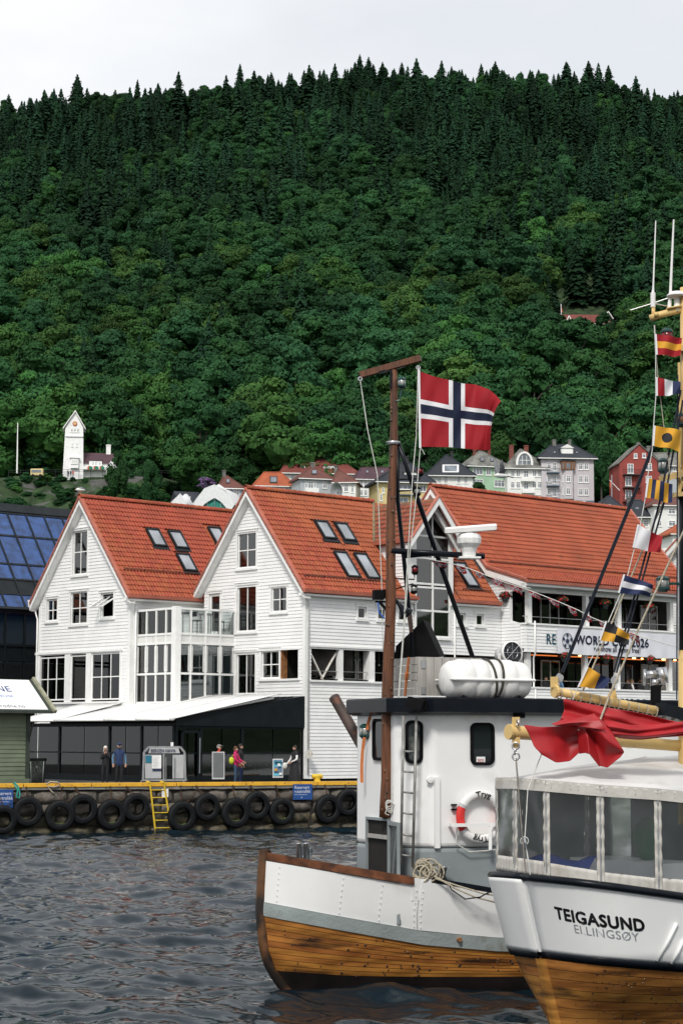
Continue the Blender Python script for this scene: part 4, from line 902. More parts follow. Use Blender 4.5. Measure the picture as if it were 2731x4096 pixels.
bay_face(gpos(TB), VB0, VC, 4, 0); bay_face(spos(VC), TB, TG2, 4, 1)
q = MB(); q.box((-.17, -.17, 0), (.17, .17, zb4-zb0+.14)); c_ = P(VC-.02, TB+.02, 0)
MB().hexa([P(VC-.28, TB-.06, zb0-.4), P(VC+.06, TB-.06, zb0-.4), P(VC+.06, TB+.28, zb0-.4), P(VC-.28, TB+.28, zb0-.4), P(VC-.28, TB-.06, zb4+.1), P(VC+.06, TB-.06, zb4+.1), P(VC+.06, TB+.28, zb4+.1), P(VC-.28, TB+.28, zb4+.1)]).build('corner_post', 'white_trim', BY)
MB().prism([P(VB0, TB+.1, zb3-.12), P(VC-.1, TB+.1, zb3-.12), P(VC-.1, TG2-.04, zb3-.12), P(VB0, TG2-.04, zb3-.12)], (0, 0, .1)).build('terrace_deck', 'cream_wall', BY)
MB().prism([P(VB0, TB+.1, zb0-.4), P(VC-.1, TB+.1, zb0-.4), P(VC-.1, TG2-.04, zb0-.4), P(VB0, TG2-.04, zb0-.4)], (0, 0, .4)).build('bay_floor', 'stained_white', BY)
# swirling coloured artwork seen behind the glass
art = MB()
for k in range(5): art.tube([P(-7.9+.3*math.sin(i*.5+k), -1.8+.12*k, 5.7+i*.21) for i in range(13)], .07, 6)
thing(art, 'tangled_sculpture', 'art_blue', 'tangled blue and red sculpture inside the glass corner bay', 'sculpture', smooth=True)
def table(loc, label, h=1.05, n=2):
    e = empty('bar_table', loc, label, 'table', 'tables on the roof terrace'); l = V(loc)
    MB().obox(l+V((0, 0, h)), GV*.38, SV*.38, (0, 0, .03)).build('table_top', 'anthracite', e)
    for a, b in ((-1, -1), (1, -1), (1, 1), (-1, 1)): MB().bar(l+GV*.32*a+SV*.32*b, l+GV*.32*a+SV*.32*b+V((0, 0, h)), .05).build('leg', 'anthracite', e)
def stool(loc, label, h=.72):
    e = empty('bar_stool', loc, label, 'stool', 'stools on the roof terrace'); l = V(loc)
    MB().obox(l+V((0, 0, h)), GV*.19, SV*.19, (0, 0, .025)).build('seat', 'anthracite', e)
    for a, b in ((-1, -1), (1, -1), (1, 1), (-1, 1)): MB().bar(l+GV*.17*a+SV*.17*b, l+GV*.16*a+SV*.16*b+V((0, 0, h)), .035).build('leg', 'anthracite', e)
    MB().obox(l+V((0, 0, h+.3))-SV*.18, GV*.18, SV*.015, (0, 0, .12)).build('backrest', 'anthracite', e)
for i, (v, t) in enumerate(((-8.4, -2.5), (-6.5, -2.3), (-6.35, -.7))): table(P(v, t, zb3), ('dark bar table at the left end of the roof terrace', 'dark bar table behind the corner post of the roof terrace', 'dark bar table near the balcony door on the roof terrace')[i])
for i, (v, t) in enumerate(((-7.7, -2.5), (-7.2, -2.6), (-6.3, -1.5), (-6.4, -.05))): stool(P(v, t, zb3), ('dark bar stool beside the left terrace table', 'dark bar stool second from the left terrace table', 'dark bar stool between the two right terrace tables', 'dark bar stool at the right end of the roof terrace')[i])
# ================================================================ restaurant veranda
VR = empty('restaurant_veranda', P(-6, -5, ZQ), 'dark framed glass restaurant veranda with white awnings and black sloping fascia', 'veranda')
TV_, VV = -7.2, -.4; VL = -14.5; zf = 4.58; zk = 3.2; zp = 2.2; zs0, zs1 = 4.45, 5.9
def ver_face(pos, us, z1, n_in=1):
    mb = MB()
    for u in us: bx(mb, pos, u-.06, u+.06, ZQ, z1, -.12, 0)
    for z_, h in ((ZQ+.15, .3), (zk, .06), (z1-.08, .16)): bx(mb, pos, us[0], us[-1], z_-h/2, z_+h/2, -.11, .01)
    fr = mb.build('frame', 'anthracite', VR)
    for a, b in zip(us[:-1], us[1:]):
        for z0, z1_ in ((zp-.17, zk), (zk, z1-.15)):
            m_ = (a+b)/2
            for p_, q_ in ((a, m_), (m_, b)):
                q = MB(); bx(q, pos, p_+.03, q_-.03, z0+.03, z1_-.01, -.065, -.055); q.build('pane', 'dark_glass', fr)
    return fr
ver_face(gpos(TV_), [vz(x, 3000, TV_)[0] for x in (60, 235, 435, 563, 695)]+[VV], zf); ver_face(spos(VV), [TV_]+[tz(x, 3000, VV)[0] for x in (805, 970)]+[TG2-.05], zf-.1)
MB().prism([P(VV, TV_, zs0), P(VV, TG2, zs0-.05), P(VV, TG2, zs1), P(VV, TV_, zf+.22)], GV*.08).build('side_fascia', 'anthracite', VR)
rz = lambda t: lerp(zf+.2, zs1, (t-TV_)/(TG2-TV_))
rb = MB().prism([P(VL, TV_+.1, rz(TV_)), P(VV-.02, TV_+.1, rz(TV_)), P(VV-.02, TG2, rz(TG2)), P(VL, TG2, rz(TG2))], (0, 0, -.1)).build('roof', 'dark_tin', VR)
sm = MB(); v = VL+.3
while v < VV: sm.bar(P(v, -4.4, rz(-4.4)+.03), P(v, TG2-.5, rz(TG2-.5)+.03), .03, .06); v += .5
sm.build('standing_seams', 'dark_tin', rb)
ax = [vz(x, 2880, TV_-.2)[0] for x in (70, 235, 435, 563, 700)]
for a, b in zip(ax[:-1], ax[1:]):
    te = -3.75 if b < -6 else -1.2
    g_ = [[P(lerp(a+.03, b-.03, i/6), lerp(TV_-.35, te, j/5), lerp(zf+.16, rz(te)+.32, j/5)-.05*math.sin(math.pi*i/6)*(.3+.7*math.sin(math.pi*j/5))) for i in range(7)] for j in range(6)]
    solid(MB().surf(g_).build('awning', 'awning_white', VR, True), .03)
    MB().tube([P(a+.03, TV_-.36, zf+.13), P(b-.03, TV_-.36, zf+.13)], .05, 8).build('awning_bar', 'white_trim', VR, True)
    MB().lathe([(.09, -.09), (.11, 0), (.09, .09)], P(b, TV_-.36, zf+.17), GV, 10).build('awning_bracket', 'white_trim', VR, True)
MB().tube([P(VV+.02, TV_-.1, zf+.25), P(VV+.02, -1.5, rz(-1.5)+.16)], .06, 8).build('awning_bar', 'white_trim', VR, True)
MB().add([P(VL, TV_+2.6, ZQ), P(-2.8, TV_+2.6, ZQ), P(-2.8, TV_+2.6, 4.9), P(VL, TV_+2.6, 4.9), P(-2.8, TG2, ZQ), P(-2.8, TG2, 4.9)], [(0, 1, 2, 3), (1, 4, 5, 2)]).build('inner_wall', 'interior', VR)
for u, c in ((-12.6, 'neon_red'),): MB().bar(P(u, TV_+1, 4.2), P(u+.5, TV_+1, 4.2), .05).build('neon_strip', 'neon_red', VR) if c in MT else (emis(c, (.9, .08, .03), 2), MB().bar(P(u, TV_+1, 4.2), P(u+.5, TV_+1, 4.2), .05).build('neon_strip', c, VR))
d0 = tz(718, 3000, VV)[0]; d1 = tz(800, 3000, VV)[0]
q = MB(); bx(q, spos(VV+.03), d0+.05, d0+.17, ZQ+.05, zf-.35, -.02, .04); bx(q, spos(VV+.03), d1-.17, d1-.05, ZQ+.05, zf-.35, -.02, .04); bx(q, spos(VV+.03), d0+.05, d1-.05, zf-.47, zf-.35, -.02, .04); q.build('door', 'anthracite', VR)
MB().tube([P(VV+.14, d1-.12, 2.3), P(VV+.14, d1-.12, 3.9)], .025, 8).build('door_handle', 'steel', VR)
# wooden chairs, seen dimly through the glass
for k, (v, t) in enumerate(((-10.8, -6.2), (-9.3, -5.9), (-3.6, -6.2), (-1.6, -4.6), (-1.5, -3.4), (-1.6, -1.8))):
    e = empty('dining_chair', P(v, t, ZQ), ('pale dining chair behind the first veranda window from the green kiosk', 'pale dining chair behind the second veranda window from the kiosk', 'pale dining chair behind the harbour gate sign', 'pale dining chair behind the grey board sign', 'pale dining chair behind the pink jacket', 'pale dining chair behind the fjord poster')[k], 'chair', 'restaurant chairs'); l = P(v, t, ZQ)
    MB().obox(l+V((0, 0, .46)), (.22, 0, 0), (0, .22, 0), (0, 0, .03)).build('seat', 'chair_wood', e); MB().obox(l+V((0, .2, .72)), (.22, 0, 0), (0, .02, 0), (0, 0, .22)).build('backrest', 'chair_wood', e)
    for a, b in ((-1, -1), (1, -1), (1, 1), (-1, 1)): MB().bar(l+V((.19*a, .19*b, 0)), l+V((.19*a, .19*b, .46)), .04).build('leg', 'chair_wood', e)
# ================================================================ glass roofed building on the left
GB = empty('glass_building', P(-22, 0, ZQ), 'dark steel building with sloping blue glass roof left of the gable', 'building')
ga, gb = (-20.0, 10.85), (-24.4, 16.9); gt0, gt1 = -10., 14.
gp = lambda k, t, n=0.: P(lerp(ga[0], gb[0], k)+n*.77, t, lerp(ga[1], gb[1], k)+n*.63)
ks = [0, .13, .27, .42, .70, .93, 1.0]; cols = [gt0+1.22*i for i in range(21)]
def gquad(k0, k1, t0, t1, n0, n1): return [gp(k0, t0, n0), gp(k0, t1, n0), gp(k1, t1, n0), gp(k1, t0, n0), gp(k0, t0, n1), gp(k0, t1, n1), gp(k1, t1, n1), gp(k1, t0, n1)]
fr = MB()
for t_ in cols: fr.hexa(gquad(0, 1, t_-.05, t_+.05, -.05, .06))
for k in ks: fr.hexa(gquad(k-.008, k+.008, gt0, gt1, -.04, .05))
fr.hexa(gquad(.94, 1.02, gt0, gt1, -.05, .10)); fr.hexa(gquad(-.02, .0, gt0, gt1, -.15, .10)); fr = fr.build('roof_frame', 'dark_tin', GB)
for i in range(len(cols)-1):
    if cols[i] < -7.5 or cols[i] > 7: continue
    for j in range(5):
        q = MB().hexa(gquad(ks[j]+.008, ks[j+1]-.008, cols[i]+.05, cols[i+1]-.05, -.01, .01)); q.build('roof_panel' if j == 1 else 'roof_pane', 'dark_tin' if j == 1 else 'blue_glass', fr)
    if i % 2 == 0: MB().bar(gp(.45, cols[i]+.2, -1.2), gp(.92, cols[i]+.9, -.6), .16).build('roof_truss', 'dark_tin', GB)
# red tiled roof that shows through the glass
q = MB().prism([P(-22.5, gt0, 11.2), P(-22.5, gt1, 11.2), P(-26, gt1, 15.4), P(-26, gt0, 15.4)], (0, 0, -.2)).build('inner_roof', 'roof_tile', GB)
tiling(q, P(-22.5, -7, 11.25), SV.copy(), (P(-26, 0, 15.4)-P(-22.5, 0, 11.2)).normalized(), 60, 15, single=0)
gpos2 = spos(-20.05); mb = MB(); zl = [(8.9, 10.65), (7.9, 8.8), (1.9, 7.8)]
for t_ in cols: bx(mb, gpos2, t_-.05, t_+.05, 1.9, 10.8, -.1, .02)
for z_ in (10.75, 8.85, 8.05, 7.85): bx(mb, gpos2, gt0, gt1, z_-.06, z_+.06, -.1, .03)
fr2 = mb.build('facade_frame', 'anthracite', GB)
for a, b in zip(cols[:-1], cols[1:]):
    if a < -8 or a > 2: continue
    for z0, z1, m_ in ((8.95, 10.65, 'teal_glass'), (7.95, 8.8, 'anthracite'), (2, 7.78, 'dark_glass')):
        q = MB(); bx(q, gpos2, a+.05, b-.05, z0, z1, -.06, -.04); q.build('facade_panel' if m_ == 'anthracite' else 'facade_pane', m_, fr2)
boarding(GB, spos(-22.4), 1.9, 11, lambda z: (gt0, gt1), [], each=False)
MB().hexa([P(-30, gt0, 16.0), P(-24.3, gt0, 16.0), P(-24.3, gt1, 16.0), P(-30, gt1, 16.0), P(-30, gt0, 16.3), P(-24.3, gt0, 16.3), P(-24.3, gt1, 16.3), P(-30, gt1, 16.3)]).build('flat_roof', 'dark_tin', GB)
# ================================================================ green kiosk
KD = SV.copy(); KN = V((KD.y, -KD.x, 0)); KO = at(110, 3100, 89.0); KO = V((KO.x, KO.y, 0))
K = lambda u, o, z: V((KO.x, KO.y, z))+KD*u+KN*o
kpos = lambda u, z, o: K(u, o, z); kz = lambda y: at(100, y, 89.0).z; kscale = 89/FPX
KI = empty('kiosk', K(-2, -1, ZQ), 'green clapboard kiosk with white sign roof at the quay edge', 'kiosk')
boarding(KI, kpos, ZQ, kz(2850), lambda z: (-3.5, -.1), [], bh=.19, m='kiosk_green')
q = MB(); bx(q, kpos, -.14, .06, ZQ, kz(2850), -.2, .06); q.build('corner_board', 'kiosk_trim', KI); q = MB(); bx(q, kpos, -3.5, .05, ZQ-.02, ZQ+.2, -.1, .07); q.build('base_board', 'kiosk_green', KI)
MB().hexa([K(0, 0, ZQ), K(0, -2.4, ZQ), K(-.1, -2.4, ZQ), K(-.1, 0, ZQ), K(0, 0, kz(2850)), K(0, -2.4, kz(2850)), K(-.1, -2.4, kz(2850)), K(-.1, 0, kz(2850))]).build('side_wall', 'kiosk_green', KI)
ke0 = (.95, kz(2845)); ke1 = (.35, kz(2716)); 
rp = lambda u, k, n=0.: K(u, lerp(.65, -1.1, k)+n*.55, lerp(ke0[1], ke1[1], k)+n*.8)
MB().hexa([rp(-5, 0, -.08), rp(.86, 0, -.08), rp(.86, 1, -.08), rp(-5, 1, -.08), rp(-5, 0), rp(.86, 0), rp(.86, 1), rp(-5, 1)]).build('roof', 'kiosk_trim', KI)
MB().hexa([rp(-5, .03, .01), rp(.62, .03, .01), rp(.62, .97, .01), rp(-5, .97, .01), rp(-5, .03, .03), rp(.62, .03, .03), rp(.62, .97, .03), rp(-5, .97, .03)]).build('sign_board', 'paper_white', KI)
MB().bar(rp(.90, -.05, .05), rp(.90, 1.02, .05), .14, .16).build('verge_board', 'kiosk_verge', KI)
MB().bar(rp(-5, -.03, -.02), rp(.8, -.03, -.02), .12, .1).build('gutter', 'kiosk_trim', KI)
kl = lambda u0, k0: (lambda x, y: rp(u0+x, k0+y/2.15, .035))
lettering('LINE', .52, 'blue_print', KI, kl(-.72-1.20, .58), align='LEFT', sx=1.15, bold=.004); lettering('CRUISE', .21, 'blue_print', KI, kl(-1.62, .40), sx=1.2); lettering('rodne.no', .30, 'navy_print', KI, kl(-1.78, .08), sx=1.1)
MB().bar(K(-.0, .35, kz(2895)), K(0, .05, kz(2965)), .06).build('bracket', 'kiosk_trim', KI)
# ================================================================ houses on the hillside
c1 = lambda x, y: (.638*x, 1500+.638*y)
c2 = lambda x, y: (950+.606*x, 1700+.606*y)
c3 = lambda x, y: (1700+.6575*x, 1650+.6575*y)
c5 = lambda x, y: (2150+.2551*x, 1730+.2551*y)
cF = lambda x, y: (x, y)
class HH:
    """a house on the hill: front wall in the plane through a pixel point at distance Y, turned by yaw"""
    def __init__(s, name, label, conv, Y, x0, x1, yt, yb, wall, D=8., yaw=10, base=4., group='hillside houses'):
        s.c = conv; a = R(yaw); s.U = V((math.cos(a), math.sin(a), 0)); s.N = V((math.sin(a), -math.cos(a), 0))
        p = at(*conv(x0, yb), Y); s.O = V((p.x, p.y, 0)); s.D = D
        s.u0, s.u1 = s.u(x0, (yt+yb)/2), s.u(x1, (yt+yb)/2); s.z1 = s.z((x0+x1)/2, yt); s.z0 = s.z((x0+x1)/2, yb)-base
        s.e = empty(name, s.P((s.u0+s.u1)/2, s.z0, -D/2), label, 'house', group); s.wm = wall
    def P(s, u, z, o=0.): q = s.O+s.U*u+s.N*o; return V((q.x, q.y, z))
    def hit(s, x, y, o=0.): p = atp(*s.c(x, y), s.O+s.N*o, s.N); return (p-s.O).dot(s.U), p.z
    def u(s, x, y, o=0.): return s.hit(x, y, o)[0]
    def z(s, x, y, o=0.): return s.hit(x, y, o)[1]
    def box(s, mb, u0, u1, z0, z1, o0, o1, m=0): return bx(mb, s.P, u0, u1, z0, z1, o0, o1, m)
    def walls(s, apex=None):
        mb = MB()
        if apex is None: s.box(mb, s.u0, s.u1, s.z0, s.z1, -s.D, 0)
        else:
            poly = [s.P(s.u0, s.z0), s.P(s.u1, s.z0), s.P(s.u1, s.z1), s.P(*apex), s.P(s.u0, s.z1)]; mb.prism(poly, -s.N*s.D)
        mb.build('wall', s.wm, s.e); return s
    def hip(s, xa, ya, xb, yb, m, ov=.6, gable=False):
        a = s.hit(xa, ya, -s.D/2); b = s.hit(xb, yb, -s.D/2); z = s.z1; u0, u1 = s.u0-ov, s.u1+ov
        if gable: a = (u0, a[1]); b = (u1, b[1])
        E = [s.P(u0, z, ov), s.P(u1, z, ov), s.P(u1, z, -s.D-ov), s.P(u0, z, -s.D-ov)]; A = s.P(a[0], a[1], -s.D/2); B = s.P(max(b[0], a[0]+.05), b[1], -s.D/2); d = V((0, 0, -.3))
        mb = MB(); mb.add(E+[A, B]+[e+d for e in E], [(0, 1, 5, 4), (1, 2, 5), (2, 3, 4, 5), (3, 0, 4), (0, 6, 7, 1), (1, 7, 8, 2), (2, 8, 9, 3), (3, 9, 6, 0), (6, 9, 8, 7)])
        s.roof = mb.build('roof', m, s.e); s.rA, s.rB = a, b
        if not gable:
            cap = MB(); [cap.tube([p, q], .16, 5) for p, q in ((E[0], A), (E[1], B), (A, B), (E[3], A))]; cap.build('roof_ridge', m, s.e)
        t = MB(); s.box(t, s.u0-ov-.05, s.u1+ov+.05, z-.32, z-.12, ov, ov+.14); t.build('gutter', 'white_trim', s.e); return s
    def gable(s, x, y, m, ov=.4):
        a = s.hit(x, y); s.walls(a); mb = MB(); r = (s.z1-a[1])
        for u, uo in ((s.u0, s.u0-ov), (s.u1, s.u1+ov)):
            zo = s.z1+(s.z1-a[1])/abs(a[0]-u)*ov
            mb.prism([s.P(uo, zo, .25), s.P(a[0], a[1]+.12, .25), s.P(a[0], a[1]+.42, .25), s.P(uo, zo+.3, .25)], -s.N*(s.D+.5))
        s.roof = mb.build('roof', m, s.e); return s
    def win(s, x0, y0, x1, y1, nx=2, nz=2, o=0., m='white_trim', name='window', ff=.12):
        u0, u1 = s.u(x0, (y0+y1)/2, o), s.u(x1, (y0+y1)/2, o); z0, z1 = s.z((x0+x1)/2, y1, o), s.z((x0+x1)/2, y0, o); mb = MB()
        s.box(mb, u0, u0+ff, z0, z1, o, o+.09); s.box(mb, u1-ff, u1, z0, z1, o, o+.09); s.box(mb, u0+ff, u1-ff, z0, z0+ff, o, o+.1); s.box(mb, u0+ff, u1-ff, z1-ff, z1, o, o+.1)
        for i in range(1, nx): u = lerp(u0, u1, i/nx); s.box(mb, u-.05, u+.05, z0+ff, z1-ff, o, o+.08)
        if nz == 2: z = lerp(z0, z1, .66); s.box(mb, u0+ff, u1-ff, z-.045, z+.045, o, o+.075)
        s.box(mb, u0-.12, u1+.12, z0-.14, z0, o, o+.16); f = mb.build(name, m, s.e)
        p = MB(); s.box(p, u0+ff, u1-ff, z0+ff, z1-ff, o+.02, o+.035); p.build('pane', 'hh_pane', f); return s
    def chim(s, x0, y0, x1, y1, m='brick_red', o=None):
        o = -s.D*.45 if o is None else o; u0, u1 = s.u(x0, y0, o), s.u(x1, y0, o); mb = MB(); zt, zb = s.z(x0, y0, o), s.z(x0, y1, o)-1.2
        s.box(mb, u0, u1, zb, zt-.3, o-.6, o+.2); s.box(mb, u0-.1, u1+.1, zt-.3, zt-.1, o-.7, o+.3); s.box(mb, u0+.1, u1-.1, zt-.1, zt, o-.5, o+.1); mb.build('chimney', m, s.e); return s
    def balc(s, x0, y0, x1, y1, d=1.2, m='iron', slab='hh_base', solid_=False):
        u0, u1 = s.u(x0, y1), s.u(x1, y1); zt, zb = s.z(x0, y0, d), s.z(x0, y1, d); mb = MB(); s.box(mb, u0, u1, zb-.18, zb, 0, d); b = mb.build('balcony', slab, s.e); r = MB()
        if solid_: s.box(r, u0, u1, zb, zt, d-.08, d); s.box(r, u0, u0+.08, zb, zt, 0, d-.08); s.box(r, u1-.08, u1, zb, zt, 0, d-.08)
        else:
            s.box(r, u0, u1, zt-.06, zt, d-.06, d); n = int((u1-u0)/.28)
            for i in range(n+1): u = lerp(u0, u1, i/n); s.box(r, u-.02, u+.02, zb, zt, d-.05, d-.01)
            for u in (u0, u1): s.box(r, u-.03, u+.03, zt-.06, zt, 0, d)
        r.build('railing', m, b); return s
    def slight(s, x0, y0, x1, y1, o=None, m='hh_pane', fm='iron'):   # roof window lying on the front roof slope
        za = s.z1; zr = s.rA[1]; n = V((0, 0, 0)); d0 = s.P(s.u0, za, .6); up = (s.P(s.u0, zr, -s.D/2)-d0); nr = s.U.cross(up).normalized(); nr = nr if nr.z > 0 else -nr
        q = [atp(*s.c(*p), d0, nr) for p in ((x0, y1), (x1, y1), (x1, y0), (x0, y0))]; f = MB().hexa(q+[p+nr*.16 for p in q]).build('roof_window', fm, s.e)
        c = sum(q, V())/4; q = [c+(p-c)*.78 for p in q]; MB().hexa([p+nr*.15 for p in q]+[p+nr*.2 for p in q]).build('pane', m, f); return s
    def dormer(s, x0, y0, x1, y1, wm, rm, out=1.0, flat=True, nx=1):
        o = -1.2; u0, u1 = s.u(x0, y1, o), s.u(x1, y1, o); z0, z1 = s.z(x0, y1, o)-.3, s.z(x0, y0, o); mb = MB(); s.box(mb, u0, u1, z0, z1, -s.D*.5, o); dm = mb.build('dormer', wm, s.e)
        r = MB(); um = (u0+u1)/2; h = (u1-u0)*(.06 if flat else .28)
        r.prism([s.P(u0-.25, z1, o+.3), s.P(u1+.25, z1, o+.3), s.P(um, z1+h+.1, o+.3)], -s.N*s.D*.5); r.build('dormer_roof', rm, dm)
        ff = .2; f = MB(); s.box(f, u0+.25, u1-.25, z0+.5, z1-.2, o, o+.06); f = f.build('dormer_window', 'white_trim', dm)
        return s
h = HH('hill_house', 'small pale blue house with brown hip roof and roof window beside the scaffold tent', c1, 470, 1380, 1516, 708, 800, 'hh_blue').walls().hip(1405, 630, 1420, 630, 'rf_brown').chim(1395, 595, 1415, 640, 'rf_slate')
h.win(1412, 716, 1440, 757).win(1464, 714, 1500, 765).slight(1418, 655, 1440, 680)
h = HH('hill_house', 'dark roofed house between the two white scaffold covers', c1, 466, 1130, 1260, 800, 850, 'hh_grey', yaw=20).walls().hip(1130, 730, 1260, 735, 'rf_black', gable=True)
def tent(label, pts, ridge_y, open_=None, Y=462):
    """scaffold cover: gabled sheet over tubes"""
    e = None; q = [at(*c1(x, y), Y) for x, y in pts]; e = empty('scaffold_cover', (sum(p.x for p in q)/len(q), Y, min(p.z for p in q)), label, 'scaffold cover', 'scaffold covers'); dpt = V((2.5, 9, 0))
    mb = MB(); n = len(q); mid = V((0, 0, 0))
    prof = q; g_ = [[lerp(p, p+dpt, j/6)+V((0, 0, -.35*math.sin(j*1.9)+.2*math.sin(i*2+j))) for i, p in enumerate(prof)] for j in range(7)]
    solid(mb.surf(g_).build('sheeting', 'tarp', e, True), .06)
    if open_ is None: MB().add(q, [tuple(range(n))]).build('end_sheet', 'tarp', e)
    else:
        o_ = [at(*c1(x, y), Y) for x, y in open_]; m_ = len(o_); f = MB(); f.add(q+o_, [(i, i+1, n+i+1, n+i) for i in range(n-1)]); f.build('end_sheet', 'tarp', e)
        t = MB(); b = [p+V((0, .6, 0)) for p in o_]; zb = min(p.z for p in b)
        t.add(b, [tuple(range(m_))]); t.build('netting', 'net_teal', e)
        s = MB(); [s.tube([p, V((p.x, p.y, zb-2))], .06, 5) for p in o_]; s.tube([o_[0], o_[-1]], .06, 5); s.tube([lerp(o_[0], o_[1], .5), lerp(o_[-1], o_[-2], .5)], .06, 5); s.build('scaffold_tubes', 'grey_metal', e)
tent('small white sheeted scaffold cover left of the dark roof', [(1070, 850), (1074, 800), (1130, 740), (1160, 790), (1166, 850)], 740)
tent('large white sheeted scaffold cover with green netting in its opening', [(1180, 852), (1230, 780), (1280, 710), (1345, 685), (1415, 730), (1450, 785), (1472, 812)], 685, [(1250, 856), (1275, 815), (1300, 795), (1345, 770), (1385, 795), (1415, 830), (1440, 862)])
h = HH('hill_house', 'white house with bright orange hip roof and double roof window', c2, 466, 120, 372, 400, 480, 'hh_cream').walls().hip(175, 312, 282, 312, 'rf_orange')
for x in (160, 194, 278, 312): h.win(x, 411, x+24, 446)
h.slight(212, 342, 262, 385)
h = HH('hill_house', 'large white house with two-part red roof, two dark chimneys and dormers', c2, 500, 300, 784, 318, 480, 'hh_white', 12, yaw=6).walls().hip(350, 196, 655, 218, 'rf_red', ov=.9).chim(400, 160, 420, 208, 'iron').chim(634, 188, 655, 220, 'iron')
h.dormer(415, 262, 446, 292, 'hh_white', 'rf_red').dormer(566, 266, 640, 304, 'hh_white', 'rf_red').win(350, 325, 374, 370).win(390, 325, 415, 350).slight(455, 210, 478, 226)
h = HH('hill_house', 'pale grey house with brown pyramid roof and small balcony with french doors', c2, 458, 415, 624, 352, 485, 'hh_grey', yaw=16).walls().hip(490, 272, 498, 272, 'rf_brown').chim(483, 245, 510, 275, 'rf_slate')
h.win(466, 372, 500, 422).win(445, 372, 460, 415, 1).win(505, 372, 518, 415, 1).win(563, 374, 588, 418).win(447, 455, 518, 478).win(563, 460, 588, 480).balc(440, 412, 528, 440, m='white_trim', slab='hh_white', solid_=True).slight(488, 300, 524, 327)
h = HH('hill_house', 'white house with brown pyramid roof right of the balcony house', c2, 456, 640, 780, 376, 505, 'hh_white', yaw=-8).walls().hip(662, 294, 668, 294, 'rf_brown').chim(640, 265, 660, 300, 'rf_slate')
h.win(703, 393, 731, 440).win(750, 397, 766, 445, 1).win(705, 478, 731, 500).win(752, 480, 766, 500, 1)
e = empty('satellite_dish', at(1349, 1975, 448), 'large grey satellite dish in front of the white pyramid-roofed house', 'satellite dish'); cc = at(*c2(658, 436), 450)
MB().lathe([(0.05, .6), (.8, .5), (1.5, .2), (2.05, -.3), (2.1, -.28), (1.5, .26), (.8, .56), (.05, .68)], cc, V((.75, .65, .1)), 24).build('reflector', 'grey_metal', e, True)
MB().tube([cc, cc+V((.3, .8, -.5)), cc+V((.3, .8, -4.5))], .12, 6).build('mast', 'grey_metal', e); MB().tube([cc+V((-.4, -.5, -1.6)), cc+V((-1.3, -1.2, 0))], .06, 5).build('feed_arm', 'grey_metal', e)
h = HH('hill_house', 'white house with purple-brown roof left of the wooden mast', c2, 478, 782, 960, 356, 520, 'hh_white', yaw=10).walls().hip(820, 280, 1000, 280, 'rf_purple')
for y in (368, 428):
    for x in (805, 835): h.win(x, y, x+21, y+38)
h.slight(848, 302, 862, 320).slight(945, 302, 962, 320)
h = HH('hill_house', 'yellow house with black hip roof behind the wooden mast', c2, 452, 930, 1280, 376, 525, 'hh_yellow', 10, yaw=12).walls().hip(1090, 242, 1130, 242, 'rf_black', ov=.9).chim(1110, 205, 1128, 245, 'iron')
h.win(1058, 390, 1150, 425, 3, 1).win(1200, 396, 1245, 440, 2, 1).win(1060, 478, 1125, 518, 2, 1).win(1170, 480, 1215, 515, 2, 1).win(955, 410, 968, 450, 1).win(940, 455, 955, 500, 1).balc(1056, 430, 1180, 455).dormer(1100, 310, 1210, 350, 'hh_white', 'rf_black')
h = HH('hill_house', 'white house with dark blue pyramid roof and white framed roof terrace', c3, 460, 20, 290, 382, 500, 'hh_white', 9, yaw=4).walls().hip(127, 258, 134, 258, 'rf_black', ov=.8).chim(155, 233, 170, 280, 'iron')
for x in (75, 114, 193, 235): h.win(x, 388, x+23, 430)
for x in (190, 235): h.win(x, 462, x+25, 486)
h.slight(105, 320, 204, 366, fm='white_trim')
h = HH('hill_house', 'mint green house with slate roof and two roof windows under the big flag', c3, 464, 268, 500, 326, 478, 'hh_green', 9, yaw=14).walls().hip(325, 236, 345, 236, 'rf_slate', ov=.7).chim(294, 225, 308, 260).chim(384, 220, 396, 260)
h.win(290, 336, 350, 378, 3).win(370, 340, 400, 381).win(420, 338, 482, 382, 3).win(292, 405, 352, 447, 3).win(420, 410, 482, 453, 3).slight(335, 275, 356, 300).slight(396, 277, 416, 300)
q = MB(); h.box(q, h.u(290, 490), h.u(500, 490), h.z0, h.z(400, 478)-.2, -.1, .06); q.build('plinth', 'hh_white', h.e); h.win(420, 482, 447, 508, o=.06).win(456, 482, 482, 508, o=.06)
h = HH('hill_house', 'white house with slate roof, arched dormer window and two brick chimneys', c3, 462, 500, 735, 338, 535, 'hh_white', 9, yaw=4).walls().hip(576, 224, 584, 224, 'rf_slate', ov=.8).chim(512, 196, 537, 262).chim(602, 198, 627, 245)
for y in (350, 420):
    for x in (520, 553, 652, 684): h.win(x, y, x+24, y+40)
h.win(598, 352, 628, 405, 2).win(598, 425, 628, 478, 2).balc(580, 390, 660, 412, m='white_trim', slab='hh_white', solid_=True).balc(585, 462, 660, 484, m='white_trim', slab='hh_white', solid_=True).win(655, 500, 705, 528, 3)
